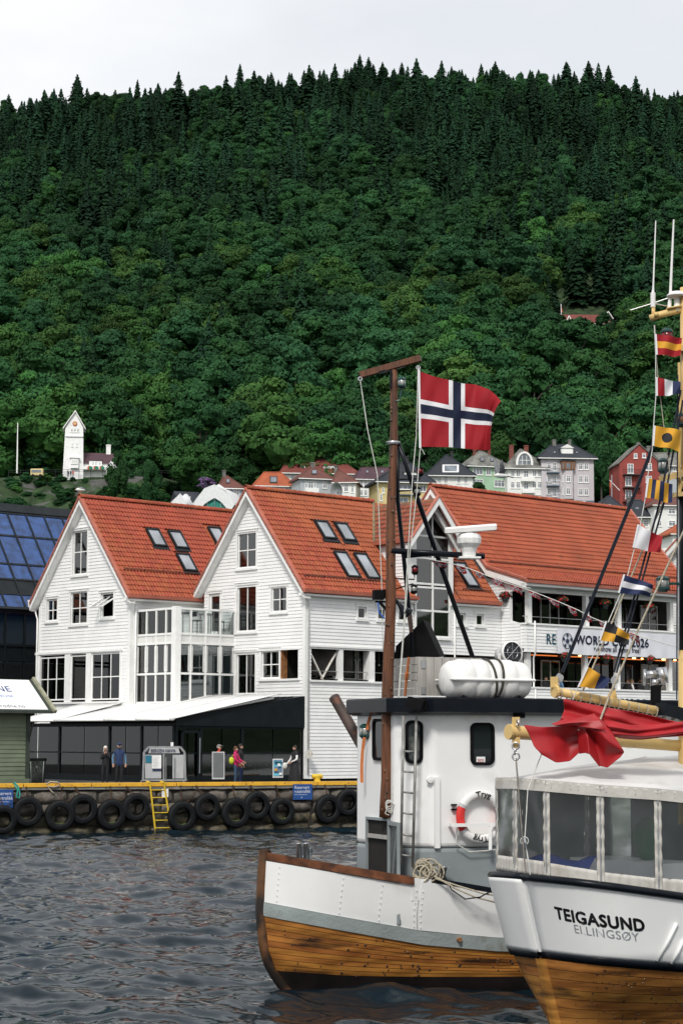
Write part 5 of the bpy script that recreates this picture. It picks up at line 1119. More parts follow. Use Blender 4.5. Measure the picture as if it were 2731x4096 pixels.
def arch(h):
    o = -.2; n = 14; u0, u1 = h.u(558, 325, o), h.u(650, 325, o); z0, z1 = h.z(600, 322, o), h.z(600, 243, o); um, r, hh_ = (u0+u1)/2, (u1-u0)/2, z1-z0
    prof = [(um+r*math.cos(math.pi*i/n)*(1 if math.sin(math.pi*i/n) > .0 else 1), z0+hh_*math.sin(math.pi*i/n)**.8) for i in range(n+1)]; inn = [(um+(u-um)*.8, z0+.2+(z-z0)*.82) for u, z in prof]
    d = MB().prism([h.P(u, z, o) for u, z in inn], -h.N*3.5).build('arched_dormer', 'hh_white', h.e); p = MB(); p.add([h.P(u, z, o+.02) for u, z in inn], [tuple(range(n+1))]); p.build('pane', 'hh_pane', d)
    f = MB(); [f.bar(h.P(*prof[i], o), h.P(*prof[i+1], o), .5, .45) for i in range(n)]; f.bar(h.P(u0, z0+.1, o+.05), h.P(u1, z0+.1, o+.05), .2); [f.bar(h.P(um+k*r*.28, z0, o+.06), h.P(um+k*r*.28, z0+hh_*.75, o+.06), .1) for k in (-1, 1)]; f.bar(h.P(um-r*.7, z0+hh_*.4, o+.06), h.P(um+r*.7, z0+hh_*.4, o+.06), .12); f.build('arched_frame', 'white_trim', d)
    d2 = MB().prism([h.P(u, z+.05, o-.05) for u, z in prof], -h.N*3.5).build('dormer_roof', 'rf_slate', d)
arch(h)
h = HH('apartment_house', 'lilac-grey four-storey apartment house with bay window, iron balconies and dark hip roof', c5, 462, 60, 880, 398, 1060, 'hh_lilac', 11, yaw=5).walls().hip(215, 190, 545, 190, 'rf_black', ov=.8).chim(232, 108, 285, 195, 'rf_slate').chim(478, 108, 520, 200, 'rf_slate')
for y in (478, 680, 880):
    for x in (640, 727): h.win(x, y, x+66, y+104)
    h.win(143, y-8, 207, y+95).win(233, y-8, 297, y+125)
for y in (555, 765, 965): h.balc(135, y, 335, y+60, 1.3)
q = MB(); h.box(q, h.u0+.02, h.u1, h.z0, h.z(400, 1062), -.1, .06); q.build('plinth', 'hh_base', h.e); h.win(420, 1074, 520, 1128, 3, 1, o=.06).win(685, 1075, 756, 1146, 2, o=.06)
q = MB(); ub = [h.u(x, 700) for x in (368, 430, 535, 566)]; zb_ = (h.z(450, 1045), h.z(450, 455)); q.prism([h.P(ub[0], zb_[0]), h.P(ub[1], zb_[0], .9), h.P(ub[2], zb_[0], .9), h.P(ub[3], zb_[0])], (0, 0, zb_[1]-zb_[0])); bay = q.build('bay', 'hh_lilac', h.e)
for y in (668, 868): h.win(447, y, 512, y+105, o=.9).win(390, y, 412, y+105, 1, 1, o=.35).win(538, y, 552, y+105, 1, 1, o=.35)
q = MB(); h.box(q, ub[0]-.1, ub[3]+.1, h.z(450, 585), h.z(450, 450), .2, 1.0); q.build('wooden_bay', 'varnished', bay); h.win(438, 470, 520, 570, 1, 1, o=1.0, m='varnished').win(378, 470, 420, 570, 1, 1, o=1.0, m='varnished').win(530, 470, 556, 570, 1, 1, o=1.0, m='varnished')
q = MB(); q.add([h.P(ub[0]-.5, zb_[1], -.1), h.P(ub[0]-.3, zb_[1], 1.2), h.P(ub[3]+.3, zb_[1], 1.2), h.P(ub[3]+.5, zb_[1], -.1), h.P((ub[0]+ub[3])/2, zb_[1]+.9, .2)], [(0, 1, 4), (1, 2, 4), (2, 3, 4), (3, 0, 4)]); q.build('bay_roof', 'dark_tin', bay)
h.dormer(372, 240, 555, 380, 'hh_white', 'hh_white', flat=False).slight(245, 306, 282, 332).slight(595, 308, 630, 334)
h = HH('apartment_house', 'red gabled house with three black iron balconies at the wood edge', cF, 455, 2478, 2640, 1851, 2016, 'hh_red', 10, yaw=6).gable(2555, 1779, 'rf_slate').chim(2547, 1769, 2557, 1785, 'rf_slate').chim(2586, 1783, 2603, 1805, 'rf_slate')
h.win(2534, 1813, 2548, 1833, 1).win(2568, 1812, 2582, 1831, 1).win(2509, 1855, 2533, 1893).win(2580, 1853, 2606, 1881).win(2500, 1906, 2525, 1943).win(2500, 1960, 2526, 1995).win(2582, 1904, 2606, 1930)
for y in (1876, 1928, 1984): h.balc(2489, y, 2558, y+20, 1.3, slab='iron')
h = HH('hill_house', 'slate roofed house behind the flags right of the red gable', cF, 468, 2660, 2800, 1862, 2010, 'hh_grey', 9, yaw=10).walls().hip(2610, 1812, 2800, 1812, 'rf_slate').win(2690, 1868, 2712, 1885).win(2715, 1868, 2735, 1885)
h = HH('hill_house', 'dark pyramid roof with one roof window below the bare flag stick', cF, 440, 2385, 2495, 2040, 2080, 'hh_white', 9).walls().hip(2432, 1984, 2438, 1984, 'rf_black').slight(2428, 2018, 2445, 2036)
h = HH('hill_house', 'white house with black hip roof just past the long tiled ridge', cF, 432, 2500, 2612, 2068, 2150, 'hh_white', 9, yaw=-6).walls().hip(2520, 2000, 2560, 2000, 'rf_black', ov=1.2).chim(2506, 1990, 2522, 2030, 'rf_slate').win(2574, 2080, 2592, 2108).slight(2540, 2030, 2556, 2050)
h = HH('hill_house', 'white house with red roof low behind the striped signal flag', cF, 428, 2618, 2790, 2020, 2180, 'hh_white', 9, yaw=10).walls().hip(2640, 1985, 2760, 1985, 'rf_brown').win(2630, 2032, 2642, 2055, 1).win(2672, 2034, 2700, 2056).win(2630, 2082, 2645, 2105).win(2673, 2082, 2701, 2105)
h = HH('hill_house', 'red tiled roof house low at the right photograph edge', cF, 400, 2690, 2850, 2135, 2200, 'hh_white', 9).walls().hip(2720, 2092, 2850, 2092, 'rf_orange')
# cottage high on the wooded hill
h = HH('cottage', 'red roofed cottage with white gable trim alone among the hillside trees', cF, 682, 2262, 2436, 1292, 1312, 'hh_white', 8, yaw=8, base=3).walls().hip(2278, 1258, 2400, 1258, 'rf_red', gable=True)
q = MB(); [q.bar(h.P(h.u(x0, y0, .8), h.z(x0, y0, .8), .8), h.P(h.u(x1, y1, .8), h.z(x1, y1, .8), .8), .5, .3) for x0, y0, x1, y1 in ((2256, 1305, 2275, 1262), (2275, 1262, 2290, 1290), (2400, 1290, 2432, 1245), (2432, 1245, 2452, 1275))]; q.build('bargeboard', 'white_trim', h.e); h.win(2420, 1268, 2434, 1285)
# ================================================================ fire-watch station on its terrace
FS = HH('fire_station', 'white clapboard watch tower with crest and low wing on the rocky terrace', cF, 505, 258, 333, 1710, 1912, 'white_paint', 9.0, yaw=8, base=1.0, group=None); FS.e['category'] = 'tower'
f = FS; a_ = f.hit(301, 1648); du = .45
mb = MB(); mb.hexa([f.P(f.u0-du, f.z0, .3), f.P(f.u1+.15, f.z0, .3), f.P(f.u1+.15, f.z0, -6), f.P(f.u0-du, f.z0, -6), f.P(f.u0+.1, f.z1, 0), f.P(f.u1-.1, f.z1, 0), f.P(f.u1-.1, f.z1, -5.5), f.P(f.u0+.1, f.z1, -5.5)])
mb.prism([f.P(f.u0+.1, f.z1), f.P(f.u1-.1, f.z1), f.P(*a_)], -f.N*5.5); mb.build('tower_shaft', 'white_paint', f.e)
r = MB(); ov = .5
for u in (f.u0, f.u1):
    s_ = -1 if u == f.u0 else 1; zo = f.z1-(a_[1]-f.z1)*ov/abs(a_[0]-u)*.6
    r.prism([f.P(u+s_*ov, zo, .5), f.P(a_[0], a_[1]+.05, .5), f.P(a_[0], a_[1]+.5, .5), f.P(u+s_*ov, zo+.4, .5)], -f.N*6.4)
r.build('tower_roof', 'hh_white', f.e)
for x in (282.5, 294.5, 307): f.win(x, 1713, x+9.5, 1728, 2, o=.02)
for x in (285.5, 304): f.win(x, 1771, x+6.5, 1786, 2, o=.1)
q = MB(); f.box(q, f.u0+.1, f.u1-.1, f.z(300, 1747), f.z(300, 1743), 0, .35); q.build('cornice', 'white_trim', f.e)
q = MB(); ob = (f.u(283, 1840), f.u(314, 1840), f.z(300, 1874), f.z(300, 1833)); f.box(q, *ob, 0, 1.0); ori = q.build('oriel', 'white_paint', f.e); q = MB(); q.add([f.P(ob[0]-.3, ob[3], 1.3), f.P(ob[1]+.3, ob[3], 1.3), f.P(ob[1]-.3, ob[3]+1.2, .1), f.P(ob[0]+.3, ob[3]+1.2, .1), f.P(ob[0]-.3, ob[3], .1), f.P(ob[1]+.3, ob[3], .1)], [(0, 1, 2, 3), (0, 3, 4), (1, 5, 2)]); q.build('oriel_roof', 'hh_white', ori)
for x in (286, 294.5, 303): f.win(x, 1838, x+6.5, 1854, 2, o=1.0)
cp = f.P(*f.hit(299.5, 1694, .05), .1); MB().lathe([(.58, 0), (.58, .12), (.40, .14)], cp, f.N, 20).build('crest', 'crest_red', f.e); MB().lathe([(.36, .12), (.36, .17)], cp, f.N, 16).build('crest_centre', 'hh_yellow', f.e)
w_ = MB(); w0, w1_ = f.u1+.0, f.u(475, 1860); wz = (f.z(400, 1912), f.z(400, 1850)); f.box(w_, w0, w1_, wz[0]-1, wz[1], -7, -1.0); w_.build('wing', 'white_paint', f.e)
q = MB(); zr_ = f.z(400, 1803); q.prism([f.P(w0, wz[1], -.6), f.P(w1_, wz[1], -.6), f.P(w1_, zr_, -4.2), f.P(w0, zr_, -4.2)], (0, 0, -.2)); q.build('wing_roof', 'rf_purple', f.e)
q = MB(); d0, d1 = f.u(357, 1840), f.u(408, 1840); f.box(q, d0, d1, f.z(380, 1868), f.z(380, 1840), -4, -.4); dm = q.build('wing_dormer', 'white_paint', f.e); q = MB().prism([f.P(d0, f.z(380, 1840), -.3), f.P(d1, f.z(380, 1840), -.3), f.P(d1, f.z(380, 1815), -3.4), f.P(d0, f.z(380, 1815), -3.4)], (0, 0, -.15)).build('dormer_roof', 'rf_purple', dm)
for x in (368, 380, 394): f.win(x, 1846, x+8, 1862, 2, o=-.4)
q = MB(); g0, g1, ga_ = f.hit(425, 1870), f.hit(500, 1880), f.hit(472, 1806); q.prism([f.P(g0[0], wz[0]-1, .4), f.P(g1[0], wz[0]-1, .4), f.P(g1[0], g0[1], .4), f.P(*ga_, .4), f.P(g0[0], g0[1], .4)], -f.N*6); q.build('wing_gable', 'white_paint', f.e)
q = MB(); f.box(q, w0, f.u(425, 1880), f.z(380, 1880), f.z(380, 1877), -1, .6); f.box(q, w0, f.u(425, 1880), f.z(380, 1877), f.z(380, 1866), .5, .6); q.build('gallery', 'white_paint', f.e)
for x in (360, 384, 408): c_ = f.P(*f.hit(x, 1872, .6), .65); MB().lathe([(.55, 0), (.55, .1)], c_-f.U*.12, f.N, 14).build('round_shield', 'crest_red', f.e); MB().lathe([(.50, .05), (.50, .12)], c_+f.U*.14, f.N, 14).build('round_shield', 'wreath_green', f.e)
f.chim(425, 1778, 443, 1832, 'hh_white', -4)
fp = at(68, 1893, 505); MBp = MB().tube([fp, at(71, 1690, 505)], [.22, .1], 8); e = thing(MBp, 'flagpole', 'white_trim', 'tall bare white flagpole on the terrace left of the watch tower', 'flagpole')
fp = at(2245, 1300, 678); e = empty('flagpole', fp, 'small white flagpole with hanging pennant beside the hillside cottage', 'flagpole'); MB().tube([fp, at(2243, 1215, 678)], .13, 6).build('pole', 'white_trim', e); MB().prism([at(2244, 1222, 678), at(2250, 1245, 678), at(2243, 1250, 678)], (0, .05, 0)).build('pennant', 'crest_red', e)
e = empty('flagpole', at(2448, 2010, 448), 'leaning flag stick with drooping pennant on a grey post left of the red gable', 'flagpole'); MB().tube([at(2446, 2010, 448), at(2446, 1900, 448)], .12, 6).build('post', 'grey_metal', e); MB().tube([at(2478, 1962, 448), at(2437, 1920, 448)], .08, 6).build('pole', 'white_trim', e); MB().prism([at(2439, 1922, 448), at(2446, 1928, 448), at(2441, 1958, 448), at(2438, 1945, 448)], (0, .05, 0)).build('pennant', 'crest_red', e)
def bus():
    p = at(147, 1908, 500); e = empty('yellow_minibus', p, 'yellow minibus parked on the terrace beside the watch tower', 'minibus'); z0 = at(147, 1907, 500).z
    X0, X1, z1 = at(121, 1900, 500).x, at(172, 1900, 500).x, at(147, 1874, 500).z; y = 500
    bevel(MB().box((X0, y, z0+.35), (X1, y+2, z1)).build('body', 'hh_yellow', e), .2); MB().box((X0+.25, y-.03, lerp(z0, z1, .52)), (X1-.5, y+.1, lerp(z0, z1, .84))).build('window_band', 'hh_pane', e); MB().box((X1-.1, y+.2, lerp(z0, z1, .5)), (X1+.03, y+1.8, lerp(z0, z1, .85))).build('windscreen', 'hh_pane', e)
    for k in (.2, .8): MB().lathe([(.36, -.1), (.36, .12)], (lerp(X0, X1, k), y, z0+.36), (0, 1, 0), 14).build('wheel', 'rubber', e)
bus()
mb = MB(); u = -85
while u < 0:
    p = V((u, 504, hill(u, 504)+1.5)); mb.tube([p-V((0, 0, 2)), p+V((0, 0, 1.1))], .06, 5); mb.bar(p+V((0, 0, 1.05)), V((u+3, 504, hill(u+3, 504)+2.55)), .07); mb.bar(p+V((0, 0, .5)), V((u+3, 504, hill(u+3, 504)+2.0)), .05); u += 3
thing(mb, 'terrace_fence', 'iron', 'dark railing along the edge of the watch tower terrace', 'fence')
# ================================================================ trees and shrubs standing by themselves
def px_tree(x0, x1, yt, yb, Y, kind, label, group=None, name=None, cat='tree'):
    p = at((x0+x1)/2, yb, Y); h = at((x0+x1)/2, yt, Y).z-p.z; w_ = (x1-x0)*Y/FPX; cm, tm, H_, W_, con = CROWN[kind]
    return tree(kind, p, w_/W_*.92, h/H_, random.random()*6, label, group, name, cat)
for a in [(630, 890, 1735, 1990, 492, 4, 'big round bright green tree right of the watch tower'), (420, 520, 1805, 2010, 484, 0, 'dark green tree in front of the watch tower wing'), (548, 650, 1835, 2020, 484, 2, 'low dark tree between the tower and the round bright tree'), (760, 900, 1760, 1960, 515, 5, 'pale leaved tree behind the big round bright tree'), (480, 640, 1780, 1950, 520, 1, 'tree on the terrace right of the watch tower wing'),
          (2180, 2430, 1610, 1960, 520, 4, 'tall yellow-green tree above the lilac apartment house'), (2330, 2480, 1690, 1990, 505, 0, 'dark tree between the lilac house and the red gable'), (1880, 1950, 1925, 2000, 448, 2, 'dark rounded bush between the blue-roofed and mint houses'), (90, 250, 1770, 1920, 540, 3, 'dark tree behind the parked yellow minibus'), (330, 450, 1700, 1880, 545, 4, 'bright tree directly behind the watch tower wing')]:
    px_tree(*a[:6], a[6], None, 'broadleaf_tree')
rr = random.Random(11)
for k in range(210):
    a = rr.uniform(-.178, -.045); Y = rr.uniform(472, 506); x = a*Y; kk = rr.choice([0, 1, 2, 4, 5, 0, 2]); cm, tm, H_, W_, con = CROWN[kk]; w_ = rr.uniform(3.5, 9)
    if Y > 498: w_ = min(w_, 3.2)
    if -.142 < a < -.12 and Y > 490: w_ *= .6
    tree(kk, (x, Y, hill(x, Y)-.25*w_), w_/W_*1.1, w_*rr.uniform(.6, 1.0)/H_, rr.random()*6, 'green shrub growing on the rocky slope under the tower terrace', 'shrubs on the rocky slope', 'shrub', 'shrub')
for (x0, x1, yt, yb, l) in ((775, 870, 1908, 1960, 'purple blooming bush behind the large scaffold cover'), (635, 690, 2012, 2040, 'purple blooming bush left of the small scaffold cover')):
    e = px_tree(x0, x1, yt, yb, 474, 2, l, None, 'lilac_bush', 'bush')
    for c in e.children:
        if c.name.startswith('crown'):
            c.data = c.data.copy(); r_ = np.random.default_rng(4); c.data.materials.append(MT['lilac_bloom']); c.data.polygons.foreach_set('material_index', (r_.random(len(c.data.polygons)) < .5).astype(np.int32))
# ================================================================ fishing boat with the wooden mast
AL = R(22); AB = V((math.cos(AL), math.sin(AL), 0)); MBn = V((math.sin(AL), -math.cos(AL), 0))
_p = atz(1140, 3960, 0); B0 = V((_p.x, _p.y, 0))-AB*.35
def W1(a, b, z): q = B0+AB*a+MBn*b; return V((q.x, q.y, z))
def w1side(px, py, b): p = atp(px, py, W1(0, b, 0), MBn)-B0; return p.dot(AB), p.z          # on a plane along the boat -> (a, z)
def w1front(px, py, a): p = atp(px, py, W1(a, 0, 0), AB)-B0; return p.dot(MBn), p.z
B1 = empty('fishing_boat', W1(5, 0, 0), 'white and varnished wooden fishing boat with wheelhouse, tall wooden mast and bow to the left', 'boat')
SA = ([0, 1.95, 3.3, 6, 10, 13], [2.07, 1.727, 1.49, 1.38, 1.5, 1.75]); WA = ([0, 2.1, 3.3, 6, 10, 13], [1.34, .94, .82, .72, .8, 1.0])
BR = ([0, .15, .4, .8, 1.3, 2, 3.3, 5, 9, 11, 12.6, 13], [0.06, .32, .64, .97, 1.22, 1.44, 1.69, 1.86, 1.86, 1.6, .6, .05])
sheer = lambda a: interp(a, *SA); wb = lambda a: interp(a, *WA); a_st = lambda z: interp(z, [-.6, 0, .3, .6, 1.2, 2.1], [1.0, .35, .13, .02, -.05, 0])
def hb(d, z):
    f = max(0, min(1, z/1.9)); kw = interp(d, [0, .5, 2, 4, 9, 12], [.30, .5, .70, .84, .84, .6]); k = kw+(1-kw)*f**.75
    if z < 0: k *= 1+z*.55
    return interp(d, *BR)*k
def hull1(d, z, o=0., side=1): a = a_st(z)+d*(13-a_st(z))/13; return W1(a, side*(hb(d, z)+o), z)
DS = [0, .06, .13, .22, .32, .45, .6, .8, 1.05, 1.35, 1.7, 2.1, 2.6, 3.2, 4, 5, 6.5, 8, 9.5, 11, 12, 12.6, 13]
def strip(z0f, z1f, o, n=5, side=1, ds=DS): return [[hull1(d, lerp(z0f(d), z1f(d), j/n), o, side) for d in ds] for j in range(n+1)]
ZB = lambda d: interp(d, [0, 1, 3, 6, 13], [.30, .25, .22, .2, .3])
def shell(outer, inner, name, m, parent):
    mb = MB().surf(outer); mb.surf([outer[0], inner[0]]); mb.surf([outer[-1], inner[-1]])
    for k in (0, -1): mb.surf([[r[k] for r in outer], [r[k] for r in inner]])
    return mb.build(name, m, parent, True)
hl_ = MB().surf(strip(lambda d: -.7, lambda d: wb(d)-.1, 0, 8)); hl_.surf(strip(lambda d: -.7, lambda d: sheer(d), 0, 10, -1)); hl_.surf(strip(lambda d: -.7, ZB, .025, 5)); hull = hl_.build('hull', 'antifoul', B1, True)
solid(MB().surf(strip(lambda d: wb(d)-.02, lambda d: sheer(d), -.06, 4)).build('inner_bulwark', 'boat_grey', hull, True), .02)
NP = 9
for k in range(NP):
    lo = (lambda k: lambda d: lerp(ZB(d), wb(d)-.21, k/NP)+.0038)(k); hi = (lambda k: lambda d: lerp(ZB(d), wb(d)-.21, (k+1)/NP)-.0038)(k)
    shell(strip(lo, hi, .028, 2), strip(lo, hi, .0, 2), 'plank', 'hull_wood', hull)
shell(strip(lambda d: wb(d)-.21, lambda d: wb(d)-.005, .055, 3), strip(lambda d: wb(d)-.21, lambda d: wb(d)-.005, 0, 3), 'rubbing_strake', 'strake_grey', hull)
cutA = 2.0
pan = [([d for d in DS if d < cutA]+[cutA], 0.), ([cutA+.015]+[d for d in DS if cutA+.1 < d < 6]+[6.0], 0.012), ([6.01]+[d for d in DS if d > 6.1], 0.)]
zw = lambda d: sheer(d)-(.11 if d < 1.96 else .02)
for ds, oo in pan: shell(strip(wb, zw, .03+oo, 6, ds=ds), strip(wb, zw, -.01, 6, ds=ds), 'bulwark_panel', 'boat_white', hull)
bl = MB()
for d in (.13, .9, 1.45, 1.95, 2.05):
    for j in range(7): p = hull1(d, lerp(wb(d)+.05, sheer(d)-.17, j/6), .06); bl.ball(p-MBn*.006, .009, 6, 4)
bl.build('bolts', 'boat_white', hull, kind='stuff')
kn = MB(); rr = random.Random(3)
for i in range(90):
    d = rr.uniform(.15, 6); z_ = lerp(ZB(d), wb(d)-.25, rr.random()); p = hull1(d, z_, .030); n_ = (hull1(d+.02, z_)-hull1(d, z_)).cross(V((0, 0, 1))).normalized(); kn.lathe([(rr.uniform(.012, .024), -.004), (.010, .004)], p, n_, 8)
kn.build('plugs', 'stem_wood', hull, kind='stuff')
g_ = [[hull1(0, z_, 0)*1.0 for z_ in np.linspace(-.6, 2.1, 16)]]
sp = MB(); zs = list(np.linspace(-.6, 2.12, 18)); q = [[W1(a_st(z_)-.07, -.085, z_), W1(a_st(z_)-.10, 0, z_), W1(a_st(z_)-.07, .085, z_), W1(a_st(z_)+.07, .10, z_), W1(a_st(z_)+.07, -.10, z_), W1(a_st(z_)-.07, -.085, z_)] for z_ in zs]; sp.surf(q); sp.build('stem', 'stem_wood', B1, True)
def rail(side, d0, d1, nm, m, h, w_, zo=0.):
    ds = [d for d in DS if d0 <= d <= d1]; ds = ([d0] if d0 not in ds else [])+ds+([d1] if d1 not in ds else []); mb = MB(); rows = []
    for o, z_ in ((-w_, zo-h), (w_*.4, zo-h), (w_*.4, zo), (-w_, zo), (-w_, zo-h)): rows.append([hull1(d, sheer(d), o, side)+V((0, 0, z_)) for d in ds])
    mb.surf(rows); n = len(ds); mb.add([rows[k][0] for k in range(4)], [(0, 1, 2, 3)]); mb.add([rows[k][-1] for k in range(4)], [(3, 2, 1, 0)]); return mb.build(nm, m, B1)
rail(1, 0, 1.9, 'cap_rail', 'rail_wood', .12, .12, .02); rail(-1, 0, 13, 'cap_rail', 'rail_wood', .10, .12, .02); rail(1, 2.2, 13, 'cap_rail', 'gloss_black', .06, .10, .06)
q = MB(); p0, p1 = hull1(1.9, sheer(1.9)), hull1(2.16, sheer(2.16)); q.hexa([hull1(1.9, 1.4, .04), hull1(2.16, 1.4, .04), hull1(2.16, 1.4, -.1), hull1(1.9, 1.4, -.1), hull1(1.9, sheer(1.9)+.0, .04), hull1(2.16, sheer(2.0)+.0, .04), hull1(2.16, sheer(2.0)+.0, -.1), hull1(1.9, sheer(1.9)+.0, -.1)]); q.build('rail_block', 'boat_white', B1)
dk = MB(); dk.surf([[hull1(d, .95, -.05, s) for d in DS] for s in (-1, 1)]); dk.build('deck', 'boat_grey', B1)
# ---- wheelhouse
aF, bN, ch = 1.84, 1.22, .45; AF2 = 7.5; ZD, ZG, ZT = .95, 2.17, 4.30
plan = [(aF, -bN+ch), (aF, bN-ch), (aF+ch*.35, bN-ch*.42), (aF+ch, bN), (AF2, bN), (AF2, -bN), (aF+ch, -bN)]
plan = [(aF, -bN+ch), (aF, bN-ch), (aF+ch, bN), (AF2, bN), (AF2, -bN), (aF+ch, -bN)]
def offs(o): return [(aF-o*.6, -bN+ch-o*.2), (aF-o*.7, bN-ch+o*.4), (aF+ch-o*.4, bN+o), (AF2+o, bN+o), (AF2+o, -bN), (aF+ch, -bN)]
WH = MB().prism([W1(a, b, ZG) for a, b in plan], (0, 0, ZT-ZG)).build('wheelhouse', 'boat_white', B1); bevel(WH, .07, 3)
bevel(MB().prism([W1(a, b, ZD) for a, b in plan], (0, 0, ZG-ZD-.004)).build('lower_house', 'boat_grey', WH), .06, 3)
r0, r1 = offs(.10), offs(.26); n = 6
v = MB(); v.add([W1(a, b, 4.20) for a, b in r0]+[W1(a, b, 4.24) for a, b in r1]+[W1(a, b, 4.44) for a, b in r1]+[W1(a, b, 4.46) for a, b in offs(.24)], [tuple(range(n))[::-1]]+[(i, (i+1) % n, n+(i+1) % n, n+i) for i in range(n)]+[(n+i, n+(i+1) % n, 2*n+(i+1) % n, 2*n+i) for i in range(n)]+[(2*n+i, 2*n+(i+1) % n, 3*n+(i+1) % n, 3*n+i) for i in range(n)]+[tuple(range(3*n, 4*n))]); v.build('roof_visor', 'gloss_black', WH)
def rounded(c0, c1, r, n=5):
    (u0, z0), (u1, z1) = c0, c1; out = []
    for cu, cz, a0 in ((u1-r, z0+r, -90), (u1-r, z1-r, 0), (u0+r, z1-r, 90), (u0+r, z0+r, 180)):
        for i in range(n+1): a = R(a0+90*i/n); out.append((cu+r*math.cos(a), cz+r*math.sin(a)))
    return out
def port(pos, u0, u1, z0, z1, r=.1, g='house_glass', nm='window'):
    o_ = rounded((u0, z0), (u1, z1), r); i_ = rounded((u0+.045, z0+.045), (u1-.045, z1-.045), r*.7); k = len(o_); mb = MB()
    mb.add([pos(u, z, .0) for u, z in o_]+[pos(u, z, .035) for u, z in o_]+[pos(u, z, .035) for u, z in i_]+[pos(u, z, .005) for u, z in i_], [(i, (i+1) % k, k+(i+1) % k, k+i) for i in range(k)]+[(k+i, k+(i+1) % k, 2*k+(i+1) % k, 2*k+i) for i in range(k)]+[(2*k+i, 2*k+(i+1) % k, 3*k+(i+1) % k, 3*k+i) for i in range(k)])
    w_ = mb.build(nm, 'matt_black', WH); MB().add([pos(u, z, .012) for u, z in i_], [tuple(range(k))]).build('pane', g, w_); return w_
sidepos = lambda u, z, o: W1(u, bN+o, z); frontpos = lambda u, z, o: W1(aF-o, u, z)
chd = V((ch, ch, 0)).normalized(); cA, cB = (aF, bN-ch), (aF+ch, bN); cl = math.hypot(ch, ch)
chpos = lambda u, z, o: W1(cA[0]+ch*u/cl-o*.7071, cA[1]+ch*u/cl+o*.7071, z)
def w1ch(px, py):
    P0 = W1(cA[0], cA[1], 0); d = (W1(cB[0], cB[1], 0)-P0).normalized(); n_ = V((d.y, -d.x, 0)); p = atp(px, py, P0, n_); return (p-P0).dot(d), p.z
s0, s1 = w1side(1880, 3062, bN), w1side(1974, 2892, bN); sw = port(sidepos, s0[0], s1[0], s0[1], s1[1], .10)
st = w1side(1903, 3054, bN); q = MB(); bx(q, sidepos, st[0], st[0]+.15, st[1], st[1]+.10, .014, .018); q.build('sticker', 'paper_white', sw); lettering('2025', .075, 'buoy_red', sw, lambda x, y: sidepos(st[0]+.012+x*.75, st[1]+.012+y, .020), 'sticker_print', bold=.002)
c0, c1_ = w1ch(1622, 3055), w1ch(1692, 2882); port(chpos, max(.06, c0[0]), min(cl-.06, c1_[0]), c0[1], c1_[1], .10, 'house_glass_reflect')
f0, f1 = w1front(1495, 3042, aF), w1front(1556, 2875, aF); port(frontpos, f0[0], f1[0], f0[1], f1[1], .09)
d0, d1 = w1front(1476, 3480, aF), w1front(1560, 3286, aF); q = MB(); bx(q, frontpos, d0[0], d1[0], ZD, d1[1], .0, .012); hatch = q.build('hatchway', 'hatch_shade', WH); q = MB(); bx(q, frontpos, d0[0]-.04, d0[0], ZD, d1[1]+.04, 0, .05); bx(q, frontpos, d1[0], d1[0]+.03, ZD, d1[1]+.04, 0, .05); bx(q, frontpos, d0[0], d1[0], d1[1], d1[1]+.04, 0, .05); q.build('hatch_frame', 'boat_grey', hatch); q = MB(); bx(q, frontpos, d0[0]+.05, d1[0], 2.28, 2.34, .012, .06); q.build('hatch_shelf', 'weathered_board', hatch)  # hatchway is a dark plate on the wall, the opening's shade in its colour
hd = V((-.35, 0, 0)); dp = lambda k, z, o: W1(aF-.03-.10*k+o*.6, d1[0]+.04+.60*k, z); q = MB(); q.hexa([dp(0, ZD+.1, 0), dp(1, ZD+.1, 0), dp(1, ZD+.1, .05), dp(0, ZD+.1, .05), dp(0, d1[1], 0), dp(1, d1[1], 0), dp(1, d1[1], .05), dp(0, d1[1], .05)]); lf = q.build('hatch_door', 'bare_metal', WH); q = MB(); q.bar(dp(.1, 1.3, -.01), dp(.9, d1[1]-.06, -.01), .03); [q.bar(dp(x, ZD+.1, -.01), dp(x, d1[1], -.01), .05) for x in (.03, .97)]; q.bar(dp(0, d1[1]-.03, -.01), dp(1, d1[1]-.03, -.01), .05); q.build('door_stiffener', 'boat_grey', lf)
# ---- ladder, mast and rigging
YM = W1(1.72, .5, 0).y
lad = MB(); YL = W1(2.0, 1.2, 0).y-.12; Ra = [at(1613, 2865, YL), at(1603, 3460, YL)]; Rb = [at(1665, 2865, YL), at(1650, 3470, YL)]
lad.tube(Ra, .022, 8); lad.tube(Rb, .022, 8); lo_ = MB()
for y in (3008, 3090, 3173, 3257, 3343, 3425): k = (y-2865)/600; lad.tube([lerp(Ra[0], Ra[1], k), lerp(Rb[0], Rb[1], k)], .016, 6)
ld = lad.build('ladder', 'galv_pipe', B1, True)
MA = W1(1.70, .55, 2.62); mt_, mb_ = at(1577, 1470, YM), at(1543, 3272, YM); K_ = 24
mp_ = [lerp(mb_, mt_, i/K_)+V((.012*math.sin(i*.7), 0, 0)) for i in range(K_+1)]; mr = [.105-.050*i/K_+.004*math.sin(i*2.3) for i in range(K_+1)]
MAST = MB().tube(mp_, mr, 14).build('mast', 'mast_wood', B1, True); kb = MB(); rr = random.Random(9)
for i in range(46):
    k = rr.random(); p = lerp(mb_, mt_, k); a = rr.uniform(-2.4, -.7); r_ = lerp(.105, .055, k); kb.ball(p+V((math.cos(a)*r_*.9, math.sin(a)*r_*.9, 0)), (.02, .02, .03), 6, 5)
kb.build('knots', 'stem_wood', MAST, True, kind='stuff')
Yt = YM; b0, b1 = at(1440, 1500, Yt+.10), at(1682, 1432, Yt-.10); MB().bar(b0, b1, .11, .10).build('crossbeam', 'mast_wood', MAST)
